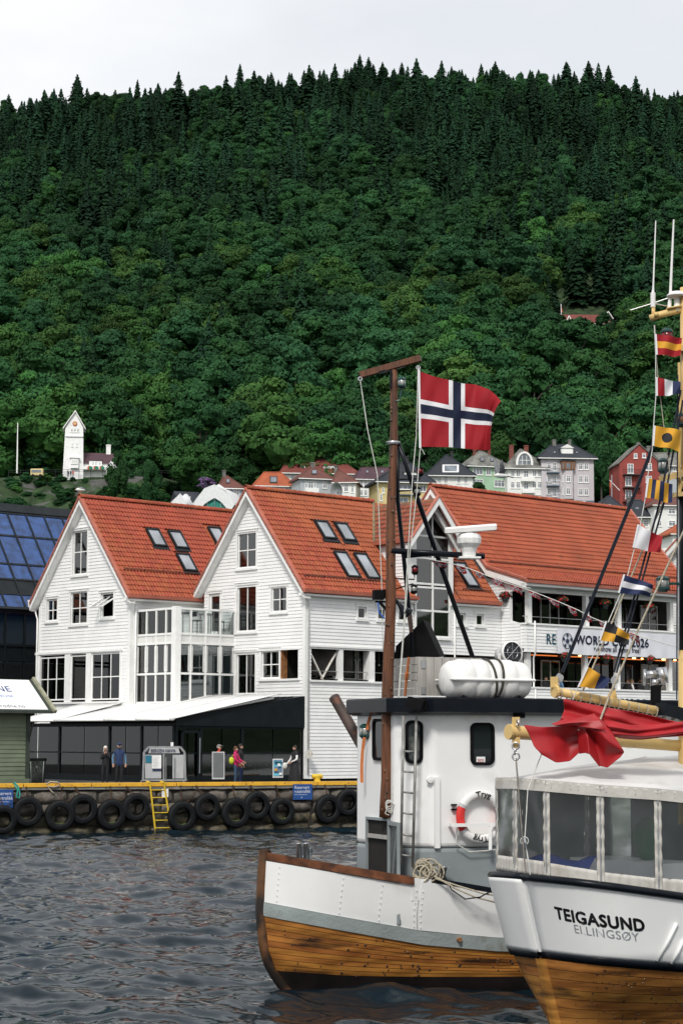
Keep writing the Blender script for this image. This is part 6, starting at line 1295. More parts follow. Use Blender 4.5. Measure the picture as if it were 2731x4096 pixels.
q = MB(); q.bar(at(1515, 1490, Yt), at(1620, 1462, Yt), .08, .03); q.bar(at(1563, 1482, Yt-.06), at(1561, 1552, Yt-.06), .03, .06); q.build('bracket', 'gloss_black', MAST)
MB().lathe([(.085, -.025), (.09, 0), (.085, .025)], at(1573, 1771, YM), (0, 0, 1), 16).build('clamp', 'steel', MAST); MB().tube([at(1545, 1770, YM-.05), at(1600, 1770, YM-.05)], .02, 6).build('clamp_bolt', 'steel', MAST)
MB().bar(at(1528, 3268, YM), at(1600, 3262, YM), .14, .05).build('mast_step', 'gloss_black', MAST)
def lantern(px, py, r, Y, lens, parent, nm='lantern', cap='lamp_green', h=1.4, arm=None):
    c = at(px, py, Y); l = MB().lathe([(r*.85, -h*r*.55), (r, -h*r*.5), (r, h*r*.5), (r*.85, h*r*.55)], c, (0, 0, 1), 12).build(nm, lens, parent, True)
    k = MB(); k.lathe([(r*1.15, h*r*.5), (r*1.15, h*r*.7), (r*.5, h*r*1.05)], c, (0, 0, 1), 12); k.lathe([(r*.6, -h*r*1.15), (r*1.15, -h*r*.75), (r*1.15, -h*r*.5)], c, (0, 0, 1), 12)
    for i in range(6): a = 6.283*i/6; k.tube([c+V((math.cos(a)*r*1.1, math.sin(a)*r*1.1, s*h*r*.6)) for s in (-1, 1)], r*.07, 4)
    if arm: k.tube([at(x, y, Y) for x, y in arm], r*.22, 6)
    k.build('lantern_cage', cap, l); return l
lantern(1606, 1530, .062, YM-.05, 'clear_lens', MAST, arm=[(1606, 1560), (1598, 1600), (1580, 1605)])
for px, py, ln, arm in ((1659, 2279, 'lamp_red', [(1657, 2300), (1657, 2318), (1580, 2314)]), (1655, 2356, 'clear_lens', [(1652, 2335), (1620, 2345), (1582, 2356)]), (1680, 1885, 'lamp_red', [(1680, 1900), (1680, 1915), (1590, 1918)]), (1669, 1965, 'clear_lens', [(1668, 1945), (1640, 1962), (1590, 1965)])): lantern(px, py, .05, YM+.1, ln, MAST, cap='matt_black', arm=arm)
q = MB(); q.tube([at(1590, 1768, YM), at(1640, 1910, YM+.1), at(1897, 2650, YM+.55)], .038, 8); q.build('stay_pole', 'gloss_black', B1, True)
q = MB(); q.tube([at(1590, 1800, YM), at(1590, 2000, YM+.15), at(1612, 2208, YM+.25), at(1645, 2530, YM+.5), at(1655, 2640, YM+.6)], .034, 8); q.build('stay_pole', 'gloss_black', B1, True)
rp1, rp2 = at(1565, 2203, YM-.05), at(1936, 2226, YM+.2)
q = MB(); q.tube([rp1, rp2], .048, 10); q.tube([at(1615, 2226, YM+.3), at(1750, 2212, YM+.1), at(1860, 2228, YM+.3)], .035, 8); q.build('radar_boom', 'gloss_black', MAST, True)
def radar():
    c = at(1875, 2180, YM+.1); u = V((1, .1, .0)).normalized(); f_ = V((.1, -1, 0)).normalized(); s = (YM)/FPX
    b = MB().lathe([(.105, -.20), (.11, -.12), (.13, -.05), (.19, .02), (.20, .10), (.18, .16), (.10, .20), (.06, .21), (.06, .27)], c, (0, 0, 1), 12); b.obox(c+V((0, 0, -.205)), u*.17, f_*.12, (0, 0, .015)); b.obox(c+V((0, 0, .26)), u*.12, f_*.05, (0, 0, .012)); rb = b.build('radar_unit', 'raft_white', MAST)
    p0, p1 = at(1778, 2123, YM), at(1985, 2108, YM); d = (p1-p0).normalized(); rows = []
    for y, z_ in ((-.05, -.045), (.05, -.05), (.055, .0), (.03, .045), (-.03, .05), (-.055, .02), (-.05, -.045)): rows.append([lerp(p0, p1, k)+f_*(-y)*sc_+V((0, 0, z_*sc_)) for k, sc_ in ((0, .7), (.02, 1), (.98, 1.05), (1, .8))])
    m_ = MB().surf(rows); m_.add([r_[0] for r_ in rows[:-1]], [tuple(range(6))]); m_.add([r_[-1] for r_ in rows[:-1]], [tuple(range(6))]); m_.build('scanner_bar', 'raft_white', rb)
radar()
hal = [('halyard', [at(1440, 1518, Yt+.1), at(1470, 1720, Yt), at(1509, 1900, Yt), at(1527, 2360, Yt), at(1530, 2600, Yt)]), ('halyard', [at(1672, 1462, Yt-.1), at(1664, 1750, Yt), at(1650, 1900, Yt-.1), at(1613, 2520, Yt-.15), at(1590, 2815, Yt-.15), at(1563, 3257, Yt-.15)]), ('halyard', [at(1680, 1795, Yt-.1), at(1665, 1980, Yt-.1), at(1640, 2200, Yt-.1), at(1602, 2700, Yt-.15), at(1566, 3250, Yt-.17)])]
for nm, pts in hal: MB().tube(pts, .008, 5).build(nm, 'rope_white', MAST)
q = MB(); [q.torus(at(1555, 3215, Yt-.17)+V((.01*k, 0, -.02*k)), V((.3, 1, .2)), .05+.01*k, .008, 14, 5) for k in range(4)]; q.tube([at(1552, 3225, Yt-.17), at(1540, 3255, Yt-.17), at(1556, 3262, Yt-.17)], .008, 5); q.build('rope_coil', 'rope_white', MAST)
for px, py in ((1440, 1515), (1672, 1470)): MB().torus(at(px, py, Yt-.02), (0, 1, 0), .03, .01, 12, 6).build('pulley', 'steel', MAST)
q = MB(); c = at(1512, 2380, YM); q.obox(c, (.075, .03, 0), (-.02, .05, 0), (0, 0, .075)); q.obox(at(1532, 2375, YM+.05), (.03, .05, 0), (-.05, .03, 0), (0, 0, .06)); q.tube([at(1515, 2405, YM), at(1545, 2440, YM), at(1560, 2440, YM)], .025, 6); q.bar(at(1500, 2407, YM), at(1550, 2407, YM), .03); q.build('floodlight', 'matt_black', MAST)
q = MB().lathe([(.025, 0), (.03, .12), (.05, .2), (.11, .32), (.115, .33)], at(1578, 2395, YM+.05), V((.55, -.3, -.75)), 14); q.build('horn', 'gloss_black', MAST, True)
MB().tube([at(1512, 2410, YM-.05), at(1515, 2450, YM-.05), at(1538, 2475, YM-.04)], .012, 6).build('blue_cable', 'blue_print', MAST)
q = MB(); q.tube([at(1645, 2510, YM+.4), at(1640, 2460, YM+.4), at(1632, 2450, YM+.4), at(1645, 2530, YM+.4)], .03, 6); q.build('lashing', 'rust_pipe', B1)
# ---- national flag
def cloth(name, corners, cells, mats, label, cat='flag', parent=None, wave=.05, nx=22, ny=16, sub=3, Y=None, group=None, ph=0., sag=0.):
    """corners: pixel points top-hoist, top-fly, bottom-fly, bottom-hoist; cells(i, j) gives the material"""
    p = [at(x, y, Y+dy) for x, y, dy in corners]; X, Yn = nx*sub, ny*sub; g_ = []
    for j in range(Yn+1):
        row = []
        for i in range(X+1):
            u, v = i/X, j/Yn; a = lerp(p[0], p[1], u); b = lerp(p[3], p[2], u); q = lerp(a, b, v)
            q = q+V((.25*wave*math.sin(u*9+v*2+ph), wave*u**.6*math.sin(u*8.5+v*2.5+ph)*1.6, wave*.35*math.sin(u*7+ph)*u-sag*math.sin(math.pi*u)))
            row.append(q)
        g_.append(row)
    mb = MB().surf(g_, mf=lambda r, c: cells(c/sub, r/sub)); mb.m = mb.m
    o = mb.build(name, mats, parent, True)
    if parent is None: T(o, label, cat, group)
    return o
def nor(i, j): return 2 if (7 <= i < 9 or 7 <= j < 9) else 1 if (6 <= i < 10 or 6 <= j < 10) else 0
def big_flag():
    p = lambda x, y, d=0.: at(x, y, YM-.1+d); nx, ny, s = 22, 16, 4; rows = []
    # control lines along the fly for several heights (pixels), depth ripples in metres
    top_ = [(1676, 1482), (1740, 1505), (1800, 1518), (1850, 1532), (1900, 1535), (1955, 1555), (1985, 1580), (2004, 1605)]
    mid_ = [(1680, 1634), (1740, 1643), (1800, 1655), (1850, 1658), (1900, 1665), (1945, 1668), (1962, 1672), (1970, 1676)]
    bot_ = [(1681, 1789), (1740, 1789), (1800, 1790), (1850, 1795), (1900, 1800), (1940, 1803), (1957, 1802), (1962, 1798)]
    dep = [0, .03, -.02, .02, .07, -.02, -.16, -.34]
    fx = lambda L_, u: (interp(u, np.linspace(0, 1, 8), [q[0] for q in L_]), interp(u, np.linspace(0, 1, 8), [q[1] for q in L_]))
    for j in range(ny*s+1):
        v = j/(ny*s); row = []
        for i in range(nx*s+1):
            u = i/(nx*s); a, b, c = fx(top_, u), fx(mid_, u), fx(bot_, u); w0, w1_, w2 = 2*(v-.5)*(v-1), 4*v*(1-v), 2*v*(v-.5)
            x, y = (a[k]*w0+b[k]*w1_+c[k]*w2 for k in (0, 1)); us = np.linspace(0, 1, 8)
            d = float(np.interp(u, us, dep))*(1.1-.5*v)+.05*u*math.sin(u*15+v*3.2)+.012*math.sin(u*34+v*9)+.03*u*math.sin(v*9+u*4)
            row.append(p(x, y, d))
        rows.append(row)
    mb = MB().surf(rows, mf=lambda r, c: nor(c//s, r//s)); o = mb.build('flag', ['flag_red', 'flag_white', 'flag_blue'], None, True); T(o, 'large red, white and blue cross flag flying from the wooden mast crossbeam', 'flag'); sb = o.modifiers.new('sm', 'SMOOTH'); sb.iterations = 6
    h = MB(); h.bar(p(1675, 1478), p(1680, 1792), .035, .012, up=(0, 1, 0)); h.build('hoist_band', 'flag_white', o); h = MB(); h.tube([p(1679, 1790), p(1690, 1802), p(1698, 1818)], .006, 5); h.tube([p(1676, 1480), p(1670, 1462)], .008, 5); h.build('toggle_line', 'rope_white', o)
big_flag()
# ---- roof gear
ZR_ = 4.50
def solve_a(px, b):
    lo, hi = 0., 9.
    for _ in range(40):
        m = (lo+hi)/2
        if proj(W1(m, b, 4.6))[0] < px: lo = m
        else: hi = m
    return lo
bb = .72; ab_ = solve_a(1668, bb); zc = at(1668, 2628, W1(ab_, bb, 0).y).z
CR = empty('wooden_locker', W1(ab_+.3, .3, ZR_), 'weathered grey plank locker on the wheelhouse roof behind the mast', 'locker'); 
for k in range(5): z0_, z1_ = lerp(ZR_, zc, k/5)+.004, lerp(ZR_, zc, (k+1)/5)-.004; MB().hexa([W1(ab_-.02, bb-.98, z0_), W1(ab_-.02, bb, z0_), W1(ab_, bb, z0_), W1(ab_, bb-.98, z0_), W1(ab_-.02, bb-.98, z1_), W1(ab_-.02, bb, z1_), W1(ab_, bb, z1_), W1(ab_, bb-.98, z1_)]).build('plank', 'weathered_board', CR)
for k in range(8): a0_, a1_ = ab_+k*.14+.003, ab_+(k+1)*.14-.003; MB().hexa([W1(a0_, bb+.02, ZR_), W1(a1_, bb+.02, ZR_), W1(a1_, bb, ZR_), W1(a0_, bb, ZR_), W1(a0_, bb+.02, zc+.0), W1(a1_, bb+.02, zc), W1(a1_, bb, zc), W1(a0_, bb, zc)]).build('plank', 'weathered_board', CR)
MB().prism([W1(ab_, bb-.98, zc-.03), W1(ab_, bb, zc-.03), W1(ab_+1.12, bb, zc-.03), W1(ab_+1.12, bb-.98, zc-.03)], (0, 0, .03)).build('lid', 'weathered_board', CR)
for z_ in (ZR_+.08, zc-.12): q = MB(); bx(q, lambda u, z, o: W1(u, bb+.02+o, z), ab_+.06, ab_+.13, z_-.06, z_+.06, 0, .012); q.build('hinge', 'grey_metal', CR)
mb = MB().tube([W1(ab_-.03, bb-.25, zc), W1(ab_-.04, bb-.32, lerp(ZR_, zc, .5)), W1(ab_-.03, bb-.4, ZR_)], .02, 6); mb.bar(W1(ab_-.04, bb-.33, lerp(ZR_, zc, .45)), W1(ab_-.04, bb-.29, lerp(ZR_, zc, .6)), .05); thing(mb, 'ratchet_strap', 'orange_web', 'orange ratchet strap holding the plank locker', 'strap')
Yk = W1(ab_+.5, bb-.5, 0).y; thing(MB().prism([at(1582, 2586, Yk), at(1692, 2480, Yk), at(1757, 2622, Yk), at(1582, 2634, Yk)], (.12, .5, 0)), 'black_cover', 'matt_black', 'black angular cover standing on the plank locker behind the mast', 'cover')
def raft():
    bR = 1.15; a0, a1 = solve_a(1768, bR), solve_a(2110, bR); zc_ = at(1940, 2722, W1((a0+a1)/2, bR, 0).y).z; r = .325; e = empty('life_raft_canister', W1((a0+a1)/2, bR, zc_-.33), 'white ribbed life raft canister strapped on the wheelhouse roof edge', 'life raft'); L_ = a1-a0
    prof = [(.02, 0), (.16, .012), (.245, .05), (.29, .12), (.30, .2)]
    for k in range(4): x = .26+k*(L_-.52)/4; w_ = (L_-.52)/4; prof += [(.325, x), (.325, x+w_*.72), (.305, x+w_*.78), (.305, x+w_*.95)]
    prof += [(.30, L_-.2), (.29, L_-.12), (.245, L_-.05), (.16, L_-.012), (.02, L_)]
    MB().lathe(prof, W1(a0, bR, zc_), AB, 28).build('shell', 'raft_white', e, True); q = MB(); q.obox(W1((a0+a1)/2, bR, zc_), AB*(L_/2-.03), MBn*.355, (0, 0, .022)); bevel(q.build('seam_flange', 'raft_white', e), .02)
    for x in (.52, .60): q = MB(); q.torus(W1(a0+L_*x, bR, zc_), AB+V((0, 0, .12 if x < .55 else -.1)), .34, .012, 26, 6, rz=.022); q.build('strap', 'strap_dark', e)
    for x in (.25, .62, .9): q = MB(); q.tube([W1(a0+L_*x-.12, bR+.2, zc_-.25), W1(a0+L_*x, bR+.28, zc_-.32), W1(a0+L_*x, bR+.05, 4.3), W1(a0+L_*x, bR, 4.5)], .025, 6); q.bar(W1(a0+L_*x, bR+.28, zc_-.32), W1(a0+L_*x, bR-.2, zc_-.34), .04); q.build('cradle', 'gloss_black', e)
raft()
def search():
    c = at(2040, 2614, W1(4.2, .2, 0).y); ax = V((.45, -.85, .12)).normalized(); e = empty('searchlight', c-V((0, 0, .35)), 'round white searchlight behind the life raft canister', 'searchlight')
    MB().lathe([(.05, -.30), (.14, -.26), (.175, -.1), (.18, .03), (.20, .035), (.20, .075), (.175, .08)], c, ax, 24, cap=False).build('housing', 'raft_white', e, True); MB().lathe([(.172, .055), (.01, .065)], c, ax, 24).build('lens', 'house_glass', e); q = MB(); u = ax.cross(V((0, 0, 1))).normalized()
    for k in range(4): a = math.pi*k/4; d = u*math.cos(a)+V((0, 0, 1))*math.sin(a); q.tube([c+ax*.07-d*.17, c+ax*.07+d*.17], .004, 4)
    q.torus(c+ax*.07, ax, .10, .004, 20, 4); q.build('wire_guard', 'steel', e); q = MB(); q.bar(c-u*.21, c-u*.21-V((0, 0, .4)), .05, .02); q.bar(c+u*.21, c+u*.21-V((0, 0, .4)), .05, .02); q.bar(c-u*.22-V((0, 0, .4)), c+u*.22-V((0, 0, .4)), .06, .04); q.build('yoke', 'raft_white', e)
search()
q = MB(); p0, p1 = at(1337, 2792, 33.3), at(1462, 3010, 32.6); q.tube([p0, lerp(p0, p1, .04), p1], [.095, .09, .09], 16, cap=False); q.lathe([(.07, .02), (.001, .03)], p0, p1-p0, 12); q.build('exhaust_pipe', 'rust_pipe', B1, True)
lantern(1460, 2925, .085, W1(1.5, -.7, 0).y-.25, 'clear_lens', WH, 'side_light', 'lamp_green', 1.3)
Yf = W1(1.5, -.3, 0).y
for pts in ([(1534, 2800), (1495, 2840), (1475, 2880), (1468, 2920)], [(1457, 2950), (1450, 3000), (1446, 3070), (1447, 3132)]): q = MB(); [q.bar(at(*a, Yf), at(*b, Yf), .05, .008, up=(0, 1, 0)) for a, b in zip(pts[:-1], pts[1:])]; thing(q, 'webbing_strap', 'orange_web', 'orange webbing strap looped over the visor beside the green side light' if pts[0][1] < 2900 else 'orange webbing strap hanging down the wheelhouse front edge', 'strap')
q = MB(); c = at(1660, 2815, W1(1.9, 1.3, 0).y-.15); q.obox(c, (.12, -.04, -.03), (.02, .05, 0), (.03, 0, .08)); q.obox(c+V((.14, .05, 0)), (.04, 0, 0), (0, .03, 0), (0, 0, .09)); q.build('floodlight', 'matt_black', WH); q = MB(); q.obox(at(2075, 2860, W1(4, 1.5, 0).y), AB*.09, MBn*.03, (0, 0, .05)); q.build('floodlight', 'matt_black', WH)
q = MB(); rr = random.Random(2)
for k in range(5): q.tube([at(1580+rr.uniform(-8, 25), 2790+rr.uniform(-10, 20)+40*j, YM+.05) +V((.03*math.sin(j*2+k), 0, 0)) for j in range(4)], .008, 5)
q.build('cables', 'matt_black', WH)
q = MB(); bx(q, sidepos, *[w1side(x, 2935, bN)[0] for x in (1597, 1597)], 0, 0, 0, 0); 
MB().obox(at(1597, 2938, W1(2.0, 1.1, 0).y-.1), (.05, 0, 0), (0, .04, 0), (0, 0, .05)).build('switch_box', 'raft_white', WH)
q = MB(); a_, z_ = w1side(1745, 3300, bN); bx(q, sidepos, a_-.04, a_+.04, ZG, w1side(1745, 3110, bN)[1], 0, .05); q.build('drain_channel', 'boat_white', WH)
MB().lathe([(.06, 0), (.05, .03), (.01, .035)], sidepos(*w1side(1718, 3120, bN), .0), MBn, 12).build('bracket_plate', 'boat_white', WH); q = MB(); c = sidepos(*w1side(1812, 3228, bN), .03); q.obox(c+V((0, 0, .03)), AB*.04, MBn*.03, (0, 0, .012)); q.obox(c-V((0, 0, .04)), AB*.04, MBn*.03, (0, 0, .012)); q.build('catch', 'matt_black', WH)
# lifebuoy
lc = sidepos(*w1side(1920, 3268, bN+.08), .09); LB = empty('lifebuoy', lc-V((0, 0, .4)), 'white lifebuoy with red band and black lettering on the wheelhouse side', 'lifebuoy')
rm = lambda i: 1 if (.25*40 <= i % 40 < .25*40+11-4) else 0
def buoy_seg(a0, a1, m, grow=0.): MB().torus(lc, -MBn, .345, .068+grow, max(4, int((a1-a0)*8)), 12, a0=a0, a1=a1, rz=.05+grow).build('ring' if m == 'raft_white' else 'band', m, LB, True)
ang = [(R(-58), R(58), 'raft_white'), (R(58), R(66), 'reflective'), (R(66), R(122), 'buoy_red'), (R(122), R(130), 'reflective'), (R(130), R(230), 'raft_white'), (R(230), R(238), 'reflective'), (R(238), R(294), 'buoy_red'), (R(294), R(302), 'reflective')]
for a0, a1, m in ang: buoy_seg(a0, a1, m, .002 if m != 'raft_white' else 0)
def arc(x, y, up=True):
    a = (x/.345); r_ = .345+(y-.04); s = 1 if up else -1
    return lc+AB*(math.sin(a)*r_)*s+V((0, 0, math.cos(a)*r_*s))+MBn*.058
vs, fs = text_mesh('Tryg', .13, .003)
for s in (True, False): MB().add([arc(x-.10, y, s) for x, y in vs], fs).build('lettering', 'black_print', LB)
q = MB(); zz_ = lc.z-.10; q.bar(lc-AB*.5+V((0, 0, -.12))+MBn*.08, lc+AB*.5+V((0, 0, -.12))+MBn*.08, .04, .05); q.bar(lc+AB*.12+V((0, 0, -.12))+MBn*.09, lc+AB*.12+V((0, 0, -.50))+MBn*.09, .05, .02); q.bar(lc-AB*.5+V((0, 0, -.12))-MBn*.06, lc-AB*.5+V((0, 0, -.12))+MBn*.08, .04); q.build('holder', 'boat_white', LB)
q = MB(); q.tube([lc-AB*.4+V((0, 0, -.15)), lc-AB*.42+V((0, 0, -.4)), lc-AB*.2+V((0, 0, -.53)), lc+AB*.1+V((0, 0, -.52)), lc+AB*.3+V((0, 0, -.5))], .01, 6); q.build('grab_line', 'rope_white', LB)
# deck gear by the rail
Yr = W1(2.0, 1.25, 0).y
for px, py, k in ((1690, 3462, 0), (1765, 3475, 1)): c = at(px, py+40, Yr); e = empty('mooring_bitt', c, ('steel mooring bitt left, wound with rope beside the hatch', 'steel mooring bitt right, at the end of the rope coil')[k], 'bitt', 'mooring bitts'); MB().lathe([(.05, -.05), (.05, .17), (.06, .18)], c, (.25*(1 if k else -1), 0, 1), 14).build('post', 'steel', e, True); MB().obox(c+V((.05*(1 if k else -1), 0, .175)), (.09, 0, 0), (0, .05, 0), (0, 0, .012)).build('horn_plate', 'steel', e)
q = MB(); c = at(1715, 3490, Yr-.08); rr = random.Random(5)
for k in range(16): q.torus(c+V((rr.uniform(-.12, .12), rr.uniform(-.05, .05), rr.uniform(-.05, .08))), V((rr.uniform(-.5, .5), 1, rr.uniform(-.4, .4))), rr.uniform(.07, .15), .013, 18, 6)
rc = thing(q, 'mooring_rope_coil', 'rope_beige', 'beige mooring rope wound in a bundle round the steel bitts', 'rope', smooth=True)
for pts, m, l in (([(1735, 3505), (1820, 3555), (1900, 3590), (1985, 3612)], 'rope_beige', 'upper beige mooring line running to the second boat'), ([(1740, 3515), (1830, 3545), (1930, 3575), (1990, 3585)], 'rope_beige', 'lower beige mooring line running to the second boat'), ([(1775, 3500), (1805, 3560), (1860, 3598), (1920, 3590), (1965, 3565)], 'matt_black', 'thin black line sagging between the two boats')): thing(MB().tube([at(x, y, Yr-.2-.02*i) for i, (x, y) in enumerate(pts)], .014 if m == 'rope_beige' else .010, 6), 'mooring_line', m, l, 'rope', 'mooring lines', True)
for px, l in ((1197, 'left one of two polished steel posts on the foredeck'), (1225, 'right one of two polished steel posts on the foredeck')): c = at(px, 3425, W1(.9, -.7, 0).y); thing(MB().lathe([(.045, -.25), (.045, .19), (.05, .20), (.04, .205)], c, (-.05, 0, 1), 14), 'deck_post', 'steel', l, 'post', 'foredeck posts', True)
c = at(1241, 3415, W1(.9, -.6, 0).y); thing(MB().lathe([(.025, -.02), (.03, 0), (.03, .09), (.012, .12), (.012, .14)], c, (0, 0, 1), 10), 'plastic_bottle', 'clear_glass', 'small clear bottle standing beside the steel deck posts', 'bottle', smooth=True)
q = MB().lathe([(.05, -.06), (.055, 0), (.055, .1), (.03, .15), (.03, .18)], at(1500, 3455, W1(1.7, -.5, 0).y), (0, 0, 1), 10); thing(q, 'gas_canister', 'blue_print', 'blue canister standing in the open hatchway', 'canister', smooth=True)
q = MB(); q.lathe([(.035, 0), (.035, .06)], hull1(2.62, wb(2.62)-.08, .05), MBn, 10); q.build('scupper', 'raw_wood', hull)
# ================================================================ second boat, seen at its rounded stern
A2_ = R(35); F2 = V((math.cos(A2_), math.sin(A2_), 0)); M2 = V((math.sin(A2_), -math.cos(A2_), 0)); _p = at(2092, 3515, 26.); S0 = V((_p.x, _p.y, 0))
def W2(d, b, z): q = S0+F2*d+M2*b; return V((q.x, q.y, z))
B2 = empty('tour_boat', W2(5, 0, 0), 'white boat with varnished planked stern, canvas tent with clear windows and cream booms', 'boat')
S2f = lambda d: interp(d, [0, 1.5, 3, 6, 10, 13], [2.04, 1.80, 1.66, 1.62, 1.8, 2.2]); WB2 = lambda d: interp(d, [0, 1.5, 3, 6, 13], [1.10, .94, .86, .82, 1.1])
BR2 = ([0, .03, .07, .14, .25, .5, 1, 2, 4, 8, 11, 12.6, 13], [.0, .36, .60, .82, .98, 1.2, 1.40, 1.64, 1.9, 1.9, 1.2, .3, .03]); dst = lambda z: interp(z, [-.6, .26, 1.1, 2.05], [.72, .50, .26, 0])
def hb2(d, z):
    k = interp(z, [-.6, 0, .26, .7, 1.1, 2.05], [.12, .27, .40, .72, .92, 1]); k2 = interp(z, [-.6, 0, 1, 2], [.45, .8, .97, 1]); w_ = min(1, d/3.); return interp(d, *BR2)*lerp(k, k2, w_)
def hull2(d, z, o=0., side=1): a = dst(z)+d*(13-dst(z))/13; return W2(a, side*(hb2(d, z)+o), z)
D2 = [0, .015, .03, .05, .07, .1, .14, .19, .25, .31, .37, .43, .5, .6, .7, .8, .9, 1, 1.2, 1.4, 1.7, 2, 2.4, 2.8, 4, 6, 8, 10, 11.5, 12.6, 13]
def strip2(z0f, z1f, o, n=5, side=1): return [[hull2(d, lerp(z0f(d), z1f(d), j/n), o, side) for d in D2] for j in range(n+1)]
h2 = MB()
for s in (1, -1): h2.surf(strip2(lambda d: -.6, lambda d: WB2(d)-.05, -.012, 8, s))
hu2 = h2.build('hull', 'antifoul', B2, True)
h2 = MB(); [h2.surf(strip2(WB2, S2f, .0, 18, s)) for s in (1, -1)]; bul2 = h2.build('bulwark', 'boat_white', hu2, True); solid(bul2, .04, -1)
h2 = MB(); [h2.surf(strip2(lambda d: WB2(d)-.085, lambda d: WB2(d)+.006, .022, 2, s)) for s in (1, -1)]; solid(h2.build('rubbing_band', 'gloss_black', hu2, True), .03, -1)
NP2 = 8
for s in (1, -1):
    for k in range(NP2):
        lo = (lambda k: lambda d: lerp(.02, WB2(d)-.08, k/NP2)+.0036)(k); hi = (lambda k: lambda d: lerp(.02, WB2(d)-.08, (k+1)/NP2)-.0036)(k)
        shell(strip2(lo, hi, .004, 2, s), strip2(lo, hi, -.03, 2, s), 'plank', 'teak', hu2)
h2 = MB(); [h2.tube([hull2(d, S2f(d), .0, s)+V((0, 0, .02)) for d in D2], .050, 8) for s in (1, -1)]; h2.build('rubber_rail', 'gloss_black', B2, True)
zs = list(np.linspace(WB2(0), 2.0, 6)); MB().surf([[W2(dst(z_)+.04, -.09, z_), W2(dst(z_)-.012, -.02, z_), W2(dst(z_)-.012, .02, z_), W2(dst(z_)+.04, .09, z_)] for z_ in zs]).build('stern_plate', 'boat_white', B2, True)
zs = list(np.linspace(-.5, WB2(0)-.09, 12)); sp = MB().surf([[W2(dst(z_)-.03, -.075, z_), W2(dst(z_)-.035, 0, z_), W2(dst(z_)-.03, .075, z_), W2(dst(z_)+.05, .10, z_)] for z_ in zs]); sp.build('sternpost', 'teak', B2, True)
pl = MB(); rr = random.Random(8)
for i in range(170):
    d = rr.uniform(.06, 2.6); z_ = lerp(.05, WB2(d)-.12, rr.random()); p = hull2(d, z_, .006); n_ = (hull2(d+.01, z_)-hull2(d-.01, z_)).cross(hull2(d, z_+.02)-hull2(d, z_)).normalized(); n_ = n_ if n_.dot(CAM-p) > 0 else -n_; pl.lathe([(rr.choice([.008, .010, .022]), -.003), (.006, .004)], p, n_, 8)
pl.build('plugs', 'stem_wood', hu2, kind='stuff')
dk = MB(); dk.surf([[hull2(d, S2f(d)-.45, -.05, s) for d in D2] for s in (-1, 1)]); dk.build('deck', 'boat_grey', B2)
def hull2_at(px, z, side=1):
    lo, hi = 0.001, 8.
    for _ in range(50):
        m = (lo+hi)/2
        if proj(hull2(m, z, 0, side))[0] < px: lo = m
        else: hi = m
    return lo
def on2(x, y, px0, z0, o=.006):
    """lettering laid on the curved plating: x runs along the side in metres"""
    d0 = hull2_at(px0, z0); p = hull2(d0, z0); d = d0; s = 0; st = .004
    n = int(x/st)
    while s < x: q = hull2(d+.004, z0); s += (q-p).length; p = q; d += .004
    return hull2(d, z0+y-x*.145, o)
_tab = {}
def lay(txt, size, px0, y0, m, bold, sx, skew):
    d0 = None; z0 = hull2(0.4, 1.4).z; vs, fs = text_mesh(txt, size, bold, sx)
    # table of arc length -> d at that height
    zz0 = at(px0, y0, 25.8).z; d = hull2_at(px0, zz0); ds, ss = [d], [0.]; p = hull2(d, zz0)
    while ss[-1] < 2.2: d += .006; q = hull2(d, zz0); ss.append(ss[-1]+(q-p).length); ds.append(d); p = q
    MB().add([hull2(interp(x, ss, ds), zz0+y-x*skew, .007) for x, y in vs], fs).build('name_lettering', m, bul2)
lay('TEIGASUND', .215, 2222, 3674, 'black_print', .009, .97, .115); lay('ELLINGSØY', .155, 2295, 3727, 'name_ghost', .001, 1.0, .115)
for k in range(3):   # pipes welded on the bulwark at the right
    p0 = [(2715, 3700), (2731, 3770), (2775, 3800)][k]; q0 = [(2622, 3855), (2680, 3868), (2735, 3878)][k]; f_ = lambda px, py: hull2(hull2_at(px, 1.2), at(px, py, 25.4).z, .02)
    MB().tube([f_(*q0), f_(lerp(q0[0], p0[0], .5), lerp(q0[1], p0[1], .5)), f_(*p0)], .022, 8).build('fender_bar', 'boat_white', bul2, True)
# ---- canvas tent
def edge(px, z, ins=.10):
    if px > proj(hull2(0, z))[0]:
        d = hull2_at(px, z); p = hull2(d, z, -ins)
    else:
        best = min(np.linspace(.005, .16, 60), key=lambda d: abs(proj(hull2(d, z, -ins, -1))[0]-px)); p = hull2(best, z, -ins, -1)
    return p
pxs = [1972, 2062, 2207, 2425, 2657, 2900]
ez = [3.30, 3.31, 3.29, 3.24, 3.19, 3.10]; TN = empty('canvas_tent', W2(1, 0, 2.1), 'grey canvas deck tent with clear vinyl windows over the stern of the nearer boat', 'tent')
bt_ = [edge(x, 2.0) for x in pxs]; bt_ = [V((p.x, p.y, S2f(0 if i < 2 else (0, 0, .2, .8, 1.4, 2.0)[i])+.06)) for i, p in enumerate(bt_)]; far = [hull2(d, 1.9, -.1, -1) for d in (1.0, 2.5, 4.0)]; bt_ = [V((f_.x, f_.y, 1.95)) for f_ in far[::-1]]+bt_
tp = [V((p.x, p.y, z_)) for p, z_ in zip(bt_, [3.1, 3.2, 3.28]+ez)]
